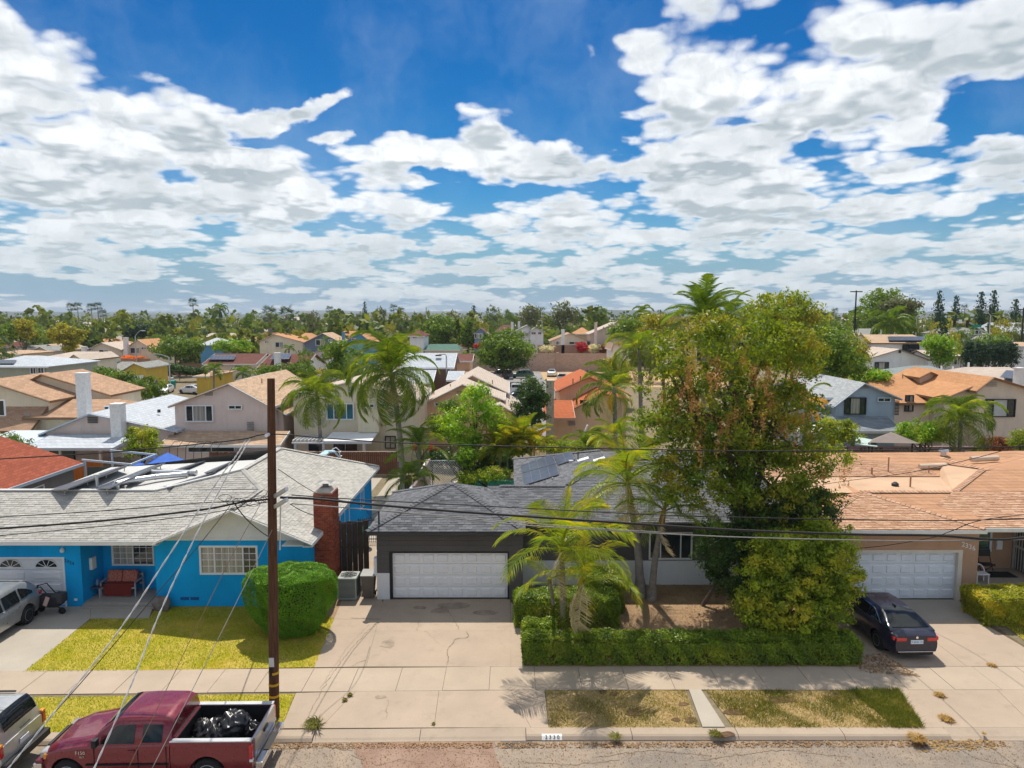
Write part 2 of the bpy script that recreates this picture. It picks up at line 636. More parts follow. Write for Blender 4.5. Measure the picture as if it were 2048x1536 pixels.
def grass(name, poly, n, h, m, z=0.0, w=.012, seed=1, lean=.5, clump=None, keep=None, label=None, patchy=0):
 rng = np.random.default_rng(seed)
 x, y = scatter(poly, n, rng)
 if patchy:
  ph = rng.uniform(0, 6.28, 6)
  f = (np.sin(x * 2.1 + ph[0] + 1.5 * np.sin(y * 1.7 + ph[1])) + np.sin(y * 3.3 + ph[2] + 1.3 * np.sin(x * 2.9 + ph[3])) + .8 * np.sin(x * 5.3 + y * 4.1 + ph[4])) / 2.8
  k = rng.uniform(-1, 1, len(x)) * .6 + f > patchy
  x, y = x[k], y[k]
 k = len(x)
 a = rng.uniform(0, 2 * np.pi, k)
 hh = h * rng.uniform(.5, 1.35, k)
 lx, ly = rng.normal(0, lean, k) * hh, rng.normal(0, lean, k) * hh
 dx, dy = np.cos(a) * w * .5, np.sin(a) * w * .5
 v = np.empty((k, 3, 3))
 v[:, 0] = np.stack([x - dx, y - dy, np.full(k, z)], 1)
 v[:, 1] = np.stack([x + dx, y + dy, np.full(k, z)], 1)
 v[:, 2] = np.stack([x + lx, y + ly, z + hh], 1)
 o = np_mesh(name, v.reshape(-1, 3), np.arange(k * 3).reshape(-1, 3), m, rnd=rng.uniform(0, 1, k), kind='stuff')
 if label:
  tag(o, label)
 return o
def litter(name, poly, n, size, m, z=.01, seed=1, label=None):
 rng = np.random.default_rng(seed)
 x, y = scatter(poly, n, rng)
 k = len(x)
 a = rng.uniform(0, 2 * np.pi, k)
 s = size * rng.uniform(.5, 1.4, k)
 q = []
 for (u, w) in ((-1, 0), (0, -.45), (1, 0), (0, .45)):
  q.append(np.stack([x + s * (u * np.cos(a) - w * np.sin(a)), y + s * (u * np.sin(a) + w * np.cos(a)), z + rng.uniform(0, .03, k)], 1))
 v = np.stack(q, 1)
 o = np_mesh(name, v.reshape(-1, 3), np.arange(k * 4).reshape(-1, 4), m, rnd=rng.uniform(0, 1, k), kind='stuff')
 if label:
  tag(o, label)
 return o
def concretemat(name, col, stain=.3):
 g = NG(name)
 c = g.mix(g.ramp(g.noise(.5, 7, .6), .3, .72), sc(col, .86), sc(col, 1.08))
 c = g.mix(g.ramp(g.noise(1.6, 8, .7), .54, .78, 0, stain), c, sc(col, .52))
 c = g.mix(g.ramp(g.noise(4.5, 6, .7, dist=.6), .6, .75, 0, stain * .7), c, (.30, .19, .11))
 c = g.mix(g.ramp(g.noise(70, 3), .35, .65, 0, .22), c, sc(col, .6))
 oi = g.n('ShaderNodeObjectInfo')
 c = g.mix(g.ramp(oi.outputs['Random'], 0, 1, 0, .22), c, sc(col, .78))
 g.bump(g.noise(90, 4), .2, .01)
 return g.out(c, .9, .2)
M_conc = concretemat('concrete', (.45, .355, .27), .5)
M_walk = concretemat('sidewalk_concrete', (.47, .38, .29), .3)
M_curb = concretemat('curb_concrete', (.45, .36, .275), .5)
M_porch = concretemat('porch_concrete', (.40, .36, .31), .4)
M_pale = concretemat('pale_concrete', (.46, .41, .34), .2)
M_joint = mat('joint_dirt', (.13, .095, .06), .95, .3, 6)
M_crack = mat('crack', (.22, .17, .12), .95, .3, 8)
def asphalt():
 g = NG('asphalt')
 base = (.255, .205, .165)
 c = g.mix(g.ramp(g.noise(.35, 6, .6, dist=.5), .38, .62), (.28, .24, .20), (.46, .355, .26))
 c = g.mix(g.ramp(g.noise(2.0, 8, .7, stretch=(.5, 1.4, 1)), .5, .75, 0, .55), c, (.54, .43, .33))
 c = g.mix(g.ramp(g.noise(1.1, 7, .75, dist=1.0), .58, .72, 0, .5), c, (.16, .095, .06))
 c = g.mix(g.ramp(g.noise(110, 2), .42, .6, 0, .6), c, (.09, .08, .07))
 c = g.mix(g.ramp(g.noise(75, 2), .58, .68, 0, .7), c, (.52, .45, .38))
 g.bump(g.noise(110, 3), .6, .02)
 return g.out(c, .95, .15)
def dirtmat(name, a, b, c3, fine=.5):
 g = NG(name)
 c = g.mix(g.ramp(g.noise(.9, 8, .65), .35, .65), a, b)
 c = g.mix(g.ramp(g.noise(3.3, 8, .7), .5, .72, 0, .7), c, c3)
 c = g.mix(g.ramp(g.noise(60, 4, .7), .42, .6, 0, fine), c, sc(a, .35))
 g.bump(g.noise(35, 6, .7), .6, .05)
 return g.out(c, .97, .1)
M_asph = asphalt()
M_dirt = dirtmat('garden_dirt', (.34, .22, .13), (.47, .33, .20), (.22, .13, .075))
M_farg = dirtmat('valley_ground', (.24, .19, .12), (.30, .25, .17), (.12, .13, .05))
M_lawn = dirtmat('lawn_soil', (.38, .34, .02), (.60, .45, .10), (.22, .26, .010), .2)
M_dryg = dirtmat('dry_turf', (.44, .31, .15), (.52, .38, .21), (.27, .24, .05), .4)
M_blade = leafmat('lawn_blades', (.14, .23, .006), (.40, .42, .012), (.70, .48, .10), .3, .6, .55, k=1.15)
M_dryb = leafmat('dry_blades', (.36, .30, .07), (.58, .42, .19), (.17, .19, .02), .25, .7, 1.1, k=1.0)
M_weed = leafmat('weed_blades', (.13, .16, .025), (.33, .27, .06), None, .3, k=1.0)
M_litter = leafmat('leaf_litter', (.24, .12, .05), (.52, .35, .18), None, .1, .8, k=1.0)
def SL(x):
 return .018 * min(x, 0)
CY0, CY1, SY0, SY1 = 19.25, 19.68, 21.78, 23.3
g = MB()
g.poly([(-9000, -200, -.2), (9000, -200, -.2), (9000, 15000, -.2), (-9000, 15000, -.2)])
tag(g.build('ground', M_farg), 'dry valley floor of bare soil and yard ground reaching to the horizon', kind='structure')
g = MB()
g.poly([(-60, 6, -.13), (60, 6, -.13), (60, CY0 + .02, -.13), (0, CY0 + .02, -.13), (-60, CY0 + SL(-60), -.13)])
road = tag(g.build('road', M_asph), 'worn brownish asphalt street along the bottom of the photo', kind='structure')
M_patch = dirtmat('patched_asphalt', (.33, .215, .16), (.42, .29, .22), (.24, .15, .11), .3)
def patch_poly(pts, z, m, name, parent=None, jit=.04, seed=1):
 rr = random.Random(seed)
 out = []
 k = len(pts)
 for i in range(k):
  a, b = Vector(pts[i]), Vector(pts[(i + 1) % k])
  n = max(1, int((b - a).length / .35))
  for j in range(n):
   p = a.lerp(b, j / n)
   out.append((p.x + rr.uniform(-jit, jit), p.y + rr.uniform(-jit, jit), z))
 return MB().poly(out).build(name, m, parent)
def crack_line(b, pts, w=.014, z=.012, seed=1, jit=.02):
 rr = random.Random(seed)
 P = []
 for i in range(len(pts) - 1):
  a, c = Vector(pts[i]), Vector(pts[i + 1])
  n = max(2, int((c - a).length / .12))
  for j in range(n):
   p = a.lerp(c, j / n)
   P.append(Vector((p.x + rr.gauss(0, jit), p.y + rr.gauss(0, jit), z)))
 P.append(Vector((pts[-1][0], pts[-1][1], z)))
 for i in range(len(P) - 1):
  d = (P[i + 1] - P[i])
  s = Vector((-d.y, d.x, 0)).normalized() * w * .5 * rr.uniform(.5, 1.5)
  b.poly([P[i] - s, P[i + 1] - s, P[i + 1] + s, P[i] + s])
patch_poly([G(700, 1482, -.13), G(985, 1480, -.13), G(1000, 1530, -.13), G(1040, 1600, -.13), G(760, 1600, -.13), G(720, 1520, -.13)], -.126, M_patch, 'patch', road, .05)
cb = MB()
for i, pl in enumerate([[(815, 1495), (880, 1492), (915, 1484), (960, 1480)], [(870, 1510), (900, 1502), (940, 1510), (985, 1508)],
      [(700, 1510), (760, 1530), (800, 1520), (850, 1528)], [(560, 1500), (640, 1490), (705, 1502)],
      [(1190, 1515), (1300, 1500), (1420, 1512)], [(1400, 1520), (1560, 1500), (1700, 1515)], [(1880, 1480), (1960, 1520), (2040, 1536)],
      [(1050, 1525), (1150, 1530), (1240, 1520)]]):
 crack_line(cb, [G(a, b_, -.13) for a, b_ in pl], .025, -.1235, i)
cb.build('crack', M_crack, road)['kind'] = 'stuff'
M_oil = mat('oil_stain', (.30, .235, .175), .8, .25, 3)
M_tar = mat('tar_patch', (.12, .105, .095), .9, .25, 4)
patch_poly([G(1000, 1480, -.13), G(1060, 1479, -.13), G(1072, 1494, -.13), G(1010, 1497, -.13)], -.1255, M_tar, 'patch', road, .05)
patch_poly([G(1560, 1478, -.13), G(1640, 1477, -.13), G(1650, 1488, -.13), G(1545, 1490, -.13)], -.1255, M_tar, 'patch', road, .05)
litter('gravel', [(-8, 17.5), (16, 17.5), (16, 19.2), (-8, 19.1)], 5200, .02, M_litter, -.125, 4, 'gravel and dead leaf crumbs scattered over the street edge')
litter('gutter_leaves', [(-7, 18.85), (14, 18.95), (14, 19.22), (-7, 19.1)], 2600, .035, M_litter, -.12, 5, 'dry leaves gathered in the gutter')
g = MB()
g.poly([(-70, CY1 + SL(-70) - .2, -.02), (0, CY1 - .05, -.02), (70, CY1 - .05, -.02), (70, 140, -.02), (-70, 140, -.02)])
lot = tag(g.build('yard_ground', M_farg), 'bare soil of the yards between the houses', kind='structure')
curb = thing('curb', None, None, (0, CY0, 0))
curb['kind'] = 'structure'
tag(curb, 'pale concrete curb along the street')
x = -24.0
i = 0
rr = random.Random(3)
while x < 24:
 w = 3.05
 a, b_ = x + .008, x + w - .008
 m = MB()
 low = .02 if (-6.6 < x + 1.5 < .4 or 12.4 < x + 1.5 < 20.5) else .0
 top = .0 if not low else -.07
 prof = [(CY0 - .02, -.2), (CY0 - .02, -.10 + (0 if not low else -.02)), (CY0 + .05, top - .03), (CY0 + .12, top), (CY1, .004), (CY1, -.2)]
 vs = [(a, y + SL(a), z) for y, z in prof] + [(b_, y + SL(b_), z) for y, z in prof]
 k = len(prof)
 fs = [(j, j + k, j + 1 + k, j + 1) for j in range(k - 1)] + [tuple(range(k)), tuple(range(2 * k - 1, k - 1, -1))]
 m.add(vs, fs)
 m.build('kerb_stone', M_curb, curb)
 x += w
np0, np1 = G(1083, 1466, -.05), G(1123, 1466, -.05)
M_white = paint('white_paint', (.80, .79, .76))
M_black = mat('black_paint', (.02, .02, .022), .6)
plate = MB()
plate.poly([(np0.x, CY0 - .026, -.10), (np1.x, CY0 - .026, -.10), (np1.x, CY0 + .046, -.027), (np0.x, CY0 + .046, -.027)])
plate.poly([(np0.x, CY0 + .046, -.027), (np1.x, CY0 + .046, -.027), (np1.x, CY0 + .118, .004), (np0.x, CY0 + .118, .004)])
plate = plate.build('number_plate', M_white)
tag(plate, 'white painted rectangle with black number 2330 on the curb front', 'curb number')
SEG = {'0': 'abcdef', '2': 'abged', '3': 'abgcd', '4': 'fgbc', '6': 'afgecd'}
def digit_mesh(b, ch, o, ux, uz, w, h, t, nrm, m=0):
 """raised seven-stroke digit; o = lower left corner, ux/uz unit vectors"""
 o, ux, uz, nrm = Vector(o), Vector(ux), Vector(uz), Vector(nrm)
 S7 = {'a': ((0, h), (w, h)), 'b': ((w, h / 2), (w, h)), 'c': ((w, 0), (w, h / 2)), 'd': ((0, 0), (w, 0)), 'e': ((0, 0), (0, h / 2)),
   'f': ((0, h / 2), (0, h)), 'g': ((0, h / 2), (w, h / 2))}
 for s in SEG[ch]:
  (x0, z0), (x1, z1) = S7[s]
  d = Vector((x1 - x0, z1 - z0)).normalized() * t * .35
  p0 = o + ux * (x0 - d[0]) + uz * (z0 - d[1])
  p1 = o + ux * (x1 + d[0]) + uz * (z1 + d[1])
  b.bar(p0, p1, t, .012, nrm, m)
def text_mesh(name, txt, loc, rot, size, m, parent=None, ext=.006, shear=0, space=1.0, align='CENTER'):
 c = bpy.data.curves.new(name, 'FONT')
 c.body = txt
 c.size = size
 c.extrude = ext
 c.align_x = align
 c.space_character = space
 c.resolution_u = 2
 o = bpy.data.objects.new(name, c)
 COL.objects.link(o)
 bpy.context.view_layer.update()
 me = bpy.data.meshes.new_from_object(o)
 bpy.data.objects.remove(o)
 o = bpy.data.objects.new(name, me)
 me.materials.clear()
 me.materials.append(m)
 COL.objects.link(o)
 o.location = loc
 o.rotation_euler = rot
 if parent is not None:
  o.parent = parent
  if ORG.get(parent.name) is not None:
   o.location = Vector(loc) - ORG[parent.name]
 return o
tilt = math.atan2(.073, .072)
pc = (np0.x + np1.x) / 2
for k_, ch_ in enumerate('2330'):
 text_mesh('number', ch_, (pc + .01 + (k_ - 1.5) * .115, CY0 - .014, -.074), (tilt, 0, 0), .16, M_black, plate, .002)
walk = thing('sidewalk', 'pale concrete sidewalk of square slabs between lawn and street strip', None, (0, SY0, 0))
walk['kind'] = 'structure'
MB().poly([(-40, SY0 + SL(-40), -.012), (0, SY0, -.012), (40, SY0, -.012), (40, SY1, -.012), (0, SY1, -.012), (-40, SY1 + SL(-40), -.012)]).build('joint_bed', M_joint, walk)
rr = random.Random(5)
x = .76 - 1.5 * 17
while x < 24:
 a, b_ = x + .007, x + 1.493
 z = .004 + rr.uniform(-.003, .006)
 m = MB()
 m.slab([(a, SY0 + SL(a), z), (b_, SY0 + SL(b_), z), (b_, SY1 - .01 + SL(b_), z + rr.uniform(-.002, .004)), (a, SY1 - .01 + SL(a), z)], .05)
 m.build('slab', M_walk, walk)
 x += 1.5
def slabs(root, polys, m, z=.006):
 for P in polys:
  pts = [Vector((p.x, p.y, z)) for p in P]
  c = sum(pts, Vector()) / len(pts)
  pts = [c + (p - c) * (1 - .007 / max(.3, (p - c).length)) for p in pts]
  if (pts[1] - pts[0]).cross(pts[2] - pts[1]).z < 0:
   pts.reverse()
  MB().slab(pts, .06).build('slab', m, root)
def P_(*l):
 return [G(a, b_) for a, b_ in l]
def W_(*l):
 return [Vector((a, b_, 0)) for a, b_ in l]
dB = thing('driveway', 'cracked pale concrete driveway leading to the white garage door of the dark grey house', None, (-2.5, 25, 0))
dB['kind'] = 'structure'
MB().poly([(p.x, p.y, -.008) for p in P_((628, 1334), (1048, 1333), (1048, 1225), (1020, 1196), (775, 1196), (752, 1090), (715, 1090), (712, 1130), (690, 1188))]).build('joint_bed', M_joint, dB)
MB().poly([(p.x, p.y, -.009) for p in P_((565, 1456), (1096, 1456), (1090, 1379), (592, 1387))]).build('joint_bed', M_joint, dB)
yS = 1333
slabs(dB, [
 P_((628, 1335), (732, 1333.5), (757, 1240), (668, 1238)),
 P_((668, 1238), (757, 1240), (766, 1207), (750, 1130), (712, 1130), (688, 1190)),
 P_((712, 1130), (750, 1130), (752, 1082), (715, 1082)),
 P_((732, 1333.5), (1022, 1333.5), (1022, 1262), (751, 1262)),
 P_((751, 1262), (1022, 1262), (1020, 1198), (767, 1199)),
 P_((1022, 1333.5), (1048, 1333.5), (1047, 1228), (1021, 1204)),
], M_conc)
slabs(dB, [
 P_((592, 1386), (711, 1383), (640, 1456.5), (562, 1457)),
 P_((711, 1383), (878, 1381.5), (868, 1455.5), (640, 1456.5)),
 P_((878, 1381.5), (1021, 1380.5), (1062, 1455.5), (868, 1455.5)),
 P_((1021, 1380.5), (1089, 1380), (1097, 1455.5), (1062, 1455.5)),
], M_conc)
cb = MB()
for i, (pl, w) in enumerate([([(932, 1262), (938, 1276), (912, 1278), (893, 1302), (897, 1318), (894, 1331)], .022), ([(905, 1200), (890, 1215), (908, 1240), (918, 1260)], .015),
      ([(838, 1240), (835, 1262)], .01), ([(700, 1236), (735, 1238), (763, 1239)], .02), ([(752, 1246), (700, 1300), (650, 1370), (612, 1440)], .012),
      ([(705, 1334), (715, 1325), (731, 1321)], .018), ([(776, 1400), (772, 1440)], .008), ([(850, 1262), (880, 1290)], .006), ([(738, 1250), (690, 1300), (640, 1380)], .006)]):
 crack_line(cb, [G(a, b_) for a, b_ in pl], w, .016, i + 20)
o = cb.build('crack', M_crack, dB)
o['kind'] = 'stuff'
for i_, (a_, b_, r_, q_) in enumerate(((905, 1212, 34, 6), (880, 1222, 20, 5), (970, 1226, 26, 5), (775, 1288, 16, 8), (840, 1216, 14, 3), (760, 1395, 12, 4))):
 patch_poly([G(a_ + r_ * math.cos(t), b_ + q_ * math.sin(t)) for t in [k * math.pi / 5 for k in range(10)]], .0135, M_oil, 'oil_stain', dB, .06, i_)
dC = thing('driveway', 'sunlit concrete driveway under the black sedan beside the tan house', None, (15, 25, 0))
dC['kind'] = 'structure'
MB().poly([(12.0, SY1, -.008), (18.7, SY1, -.008), (18.7, 29.1, -.008), (12.0, 29.1, -.008)]).build('joint_bed', M_joint, dC)
MB().poly([(11.95, CY1, -.009), (21.5, CY1, -.009), (20.6, SY0, -.009), (12.4, SY0, -.009)]).build('joint_bed', M_joint, dC)
slabs(dC, [W_((12, SY1 + .01), (15.6, SY1 + .01), (15.6, 26.95), (12, 26.95)), W_((15.6, SY1 + .01), (18.7, SY1 + .01), (18.4, 26.95), (15.6, 26.95))], M_conc)
slabs(dC, [W_((12, 26.95), (18.4, 26.95), (18.9, 29.05), (12, 29.05))], M_porch)
slabs(dC, [W_((11.95, CY1), (15.3, CY1), (15.6, SY0 - .01), (12.45, SY0 - .01)), W_((15.3, CY1), (18.5, CY1), (18.3, SY0 - .01), (15.6, SY0 - .01)), W_((18.5, CY1), (21.5, CY1), (20.8, SY0 - .01), (18.3, SY0 - .01))], M_conc)
dA = thing('driveway', 'pale concrete driveway in front of the blue house garage', None, (-19, 25, 0))
dA['kind'] = 'structure'
MB().poly([(p.x, p.y, -.008) for p in P_((-240, 1350), (45, 1346), (180, 1238), (300, 1238), (318, 1208), (170, 1205), (-200, 1205))]).build('joint_bed', M_joint, dA)
slabs(dA, [
 P_((-240, 1350), (45, 1347), (158, 1256), (-120, 1256)),
 P_((-120, 1256), (158, 1256), (180, 1238), (182, 1213), (-100, 1213)),
 P_((180, 1238), (298, 1237), (306, 1214), (182, 1213)),
], M_pale)
MB().slab([G(5.0 * 0 + 1378, 1381), G(1402, 1381), G(1450, 1455.5), G(1405, 1455.5)][::1], .03).build('path', M_pale)
tag(bpy.data.objects['path'], 'narrow concrete strip crossing the dry street lawn', kind='structure')
bpy.data.objects['path'].location.z = .006
LA = [tuple(p)[:2] for p in P_((45, 1345), (182, 1238), (298, 1237), (314, 1213), (520, 1213), (640, 1214), (668, 1240), (628, 1334.5))]
m = MB()
m.poly([(x, y, .004) for x, y in LA])
tag(m.build('lawn', M_lawn), 'yellow green front lawn of the blue house', kind='structure')
grass('lawn_grass', LA, 42000, .05, M_blade, 0.0, .016, 11, label='short yellowing grass of the blue house lawn')
LP = [tuple(p)[:2] for p in P_((-60, 1396), (590, 1388), (562, 1457), (-60, 1467))]
m = MB()
m.poly([(x, y, .003) for x, y in LP])
tag(m.build('lawn', M_lawn), 'narrow street lawn between sidewalk and curb behind the maroon pickup', kind='structure')
grass('street_grass', LP, 17000, .05, M_blade, 0.0, .016, 12, label='short grass of the street strip behind the pickup')
LQ = [tuple(p)[:2] for p in P_((1092, 1381), (1371, 1381), (1398, 1455), (1098, 1455))]
LR = [tuple(p)[:2] for p in P_((1412, 1381), (1795, 1381), (1838, 1455), (1468, 1455))]
m = MB()
m.poly([(x, y, .003) for x, y in LQ])
tag(m.build('verge', M_dryg), 'dry patchy street strip with tree shadow in front of the clipped hedge', kind='structure')
m = MB()
m.poly([(x, y, .0035) for x, y in LR])
tag(m.build('verge', M_dryg), 'dry street strip with tufts of grass beside the sedan driveway', kind='structure')
M_green = leafmat('green_blades', (.10, .14, .015), (.27, .27, .03), (.42, .33, .09), .3, .6, 1.3, k=1.0)
grass('dry_grass', LQ, 9500, .05, M_dryb, 0, .018, 13, .8, label='straw coloured grass of the dry strip')
grass('dry_grass', LR, 11000, .055, M_dryb, 0, .018, 14, .8, label='straw coloured grass of the strip near the sedan')
grass('grass_tufts', LQ, 9000, .075, M_green, 0, .017, 15, .5, patchy=.25, label='greener tufts in the dry strip')
grass('grass_tufts', LR, 20000, .10, M_green, 0, .018, 16, .6, patchy=.12, label='green tufts growing along the strip near the sedan')
grass('grass_tufts', [tuple(p)[:2] for p in P_((1700, 1381), (1798, 1379), (1850, 1456), (1790, 1456))], 6000, .13, M_green, 0, .02, 17, .6, label='longer green grass at the strip corner by the sedan')
sb = MB()
M_soil = mat('dug_soil', (.13, .075, .045), .98, .4, 5, bump=.4)
spots = [(1268, 1425, 17, 9), (1366, 1409, 10, 4), (1381, 1441, 12, 6), (1206, 1385, 8, 4), (1227, 1389, 8, 4), (1352, 1440, 9, 4), (1470, 1424, 22, 8), (1560, 1400, 30, 8), (1452, 1470, 16, 6)]
for i, (a, b_, rx, ry) in enumerate(spots):
 q = [G(a + rx * math.cos(t) * (1 + .2 * math.sin(3 * t + i)), b_ + ry * math.sin(t) * (1 + .2 * math.cos(2 * t + i))) for t in [k * math.pi / 7 for k in range(14)]]
 sb.poly([(p.x, p.y, .02) for p in q][::-1])
o = sb.build('bare_soil', M_soil)
tag(o, 'bare brown soil spots in the dry strip', kind='stuff')
YB = P_((1048, 1333.5), (1728, 1333.5), (1705, 1205), (1640, 1168), (1240, 1165), (1046, 1200))
m = MB()
m.poly([(p.x, p.y, .004) for p in YB])
tag(m.build('front_yard', M_dirt), 'leaf strewn brown soil of the dark house front yard', kind='structure')
litter('fallen_leaves', [tuple(p)[:2] for p in YB], 9000, .03, M_litter, .008, 21, 'fallen leaves over the bare front yard')
m = MB()
q = P_((620, 1340), (668, 1240), (700, 1180), (712, 1130), (650, 1130), (640, 1214))
m.poly([(p.x, p.y, .003) for p in q])
tag(m.build('dirt_bed', M_dirt), 'bare dirt between the round bush and the driveway edge', kind='structure')
LC = [(18.75, SY1), (26, SY1), (26, 28.6), (19.6, 28.6), (19.2, 27)]
m = MB()
m.poly([(x, y, .004) for x, y in LC])
tag(m.build('lawn', M_lawn), 'green lawn beyond the sedan driveway', kind='structure')
M_lush = leafmat('lush_blades', (.07, .13, .012), (.16, .25, .02), (.26, .27, .04), .3, .6, .9, k=1.0)
grass('lawn_grass', LC, 22000, .08, M_lush, 0, .018, 18, label='longer green grass of the lawn beside the tan house')
def weed(px, py, n, h, spread, seed, lab, m=M_weed):
 p = G(px, py)
 rng = np.random.default_rng(seed)
 a = rng.uniform(0, 2 * np.pi, n)
 r = rng.uniform(.4, 1, n) * spread
 hh = h * rng.uniform(.4, 1, n)
 bx, by = p.x + rng.normal(0, spread * .15, n), p.y + rng.normal(0, spread * .15, n)
 w = .012
 dx, dy = -np.sin(a) * w, np.cos(a) * w
 v = np.empty((n, 4, 3))
 z0 = .0
 mx, my = bx + np.cos(a) * r * .5, by + np.sin(a) * r * .5
 v[:, 0] = np.stack([bx - dx, by - dy, np.full(n, z0)], 1)
 v[:, 1] = np.stack([mx - dx, my - dy, z0 + hh], 1)
 v[:, 2] = np.stack([bx + np.cos(a) * r, by + np.sin(a) * r, z0 + hh * .8], 1)
 v[:, 3] = np.stack([mx + dx, my + dy, z0 + hh * .9], 1)
 o = np_mesh('weed', v.reshape(-1, 3), np.arange(n * 4).reshape(-1, 4), m, rnd=rng.uniform(0, 1, n), org=(p.x, p.y, 0))
 o.location = (p.x, p.y, 0)
 tag(o, lab, 'weed', 'weeds in the concrete joints')
M_straw = leafmat('straw_weed', (.42, .27, .08), (.62, .42, .16), None, .3, k=1.0)
weed(630, 1452, 170, .20, .42, 1, 'spreading green weed at the driveway corner by the pickup tailgate')
weed(700, 1392, 90, .10, .12, 2, 'small upright weed in the slanting driveway joint')
weed(690, 1402, 90, .10, .12, 21, 'small weed tuft lower in the slanting driveway joint')
weed(1880, 1392, 160, .10, .22, 3, 'straw coloured weed in the joint behind the sedan', M_straw)
weed(1893, 1440, 220, .12, .26, 4, 'round straw coloured weed near the curb by the sedan', M_straw)
weed(1984, 1332, 140, .08, .2, 5, 'flat dry weed in the joint right of the sedan', M_straw)
weed(1432, 1472, 180, .14, .25, 6, 'green weed growing from the gutter below the narrow path')
weed(1232, 1474, 120, .08, .25, 7, 'yellowish weed in the gutter below the dry strip')
weed(1835, 1478, 260, .10, .35, 8, 'dry weed in the gutter at the sedan driveway', M_straw)
weed(867, 1449, 60, .07, .08, 9, 'tiny weed at the curb in the middle driveway joint')
weed(1968, 1468, 60, .05, .1, 10, 'faint dry weed on the curb at far right', M_straw)
litter('straw_debris', [(11.3, 18.7), (13.6, 18.8), (13.8, 19.7), (11.5, 19.6)], 420, .045, M_straw, -.12, 31, 'straw coloured debris at the driveway gutter')
litter('straw_debris', [(11.8, 22.9), (13.6, 22.6), (13.2, 24.2), (11.6, 24.0)], 800, .04, M_litter, .01, 32, 'dry leaves on the concrete beside the hedge end')
m = MB()
m.poly([(-9.0, 30.5, -.004), (-5.9, 30.5, -.004), (-5.9, 52, -.004), (-9.0, 52, -.004)])
m.poly([(-24, 42.2, -.003), (-9.6, 42.2, -.003), (-9.6, 52, -.003), (-24, 52, -.003)])
tag(m.build('patio', M_pale), 'pale concrete patio and side yard behind the blue house', kind='structure')
M_far_road = mat('far_asphalt', (.26, .25, .245), .95, .12, .5)
m = MB()
def gq(*l, z=.0):
 return [(p.x, p.y, z) for p in (G(a, b_) for a, b_ in l)]
m.poly([( -3, 96, -.01), (7.5, 96, -.01), (8.5, 150, -.01), (-3, 150, -.01)])
m.poly([(-3.0, 70, -.012), (4.5, 70, -.012), (4.5, 96.02, -.012), (-3, 96.02, -.012)])
m.poly([(-90, 118, -.011), (-58, 96, -.011), (-50, 104, -.011), (-84, 128, -.011)])
tag(m.build('back_street', M_far_road), 'grey street and cul-de-sac between the houses behind', kind='structure')
m = MB()
m.poly([(6, 118, -.005), (40, 118, -.005), (44, 152, -.005), (6, 152, -.005)])
tag(m.build('dirt_lot', dirtmat('lot_dirt', (.56, .36, .19), (.62, .44, .26), (.40, .26, .13))), 'orange tan bare dirt lot below the long block wall', kind='structure')
M_fascia = paint('fascia_white', (.74, .74, .72))
M_trim = paint('white_trim', (.80, .81, .82))
M_glass = glassmat('window_glass')
M_glass2 = glassmat('window_glass_curtain', curtain=(.42, .40, .36))
M_glass3 = glassmat('window_glass_teal', (.05, .12, .13))
M_dark = mat('dark_metal', (.03, .03, .032), .5)
M_grey_metal = metal('grey_metal', (.42, .43, .44), .45)
M_galv = metal('galvanised', (.62, .63, .64), .4, .8)
M_panel = None
def solar():
 global M_panel
 if M_panel:
  return M_panel
 g = NG('solar_cells')
 c = g.mix(g.ramp(g.noise(2, 3), .3, .7), (.05, .06, .085), (.09, .10, .13))
 M_panel = g.out(c, .3, .35)
 return M_panel
def clip_poly(P, a, b, c):
 """keep the part of 2-D polygon P where a*x+b*y+c >= 0"""
 out = []
 for i in range(len(P)):
  p, q = P[i], P[(i + 1) % len(P)]
  dp, dq = a * p[0] + b * p[1] + c, a * q[0] + b * q[1] + c
  if dp >= 0:
   out.append(p)
  if (dp >= 0) != (dq >= 0):
   t = dp / (dp - dq)
   out.append((p[0] + (q[0] - p[0]) * t, p[1] + (q[1] - p[1]) * t))
 return out
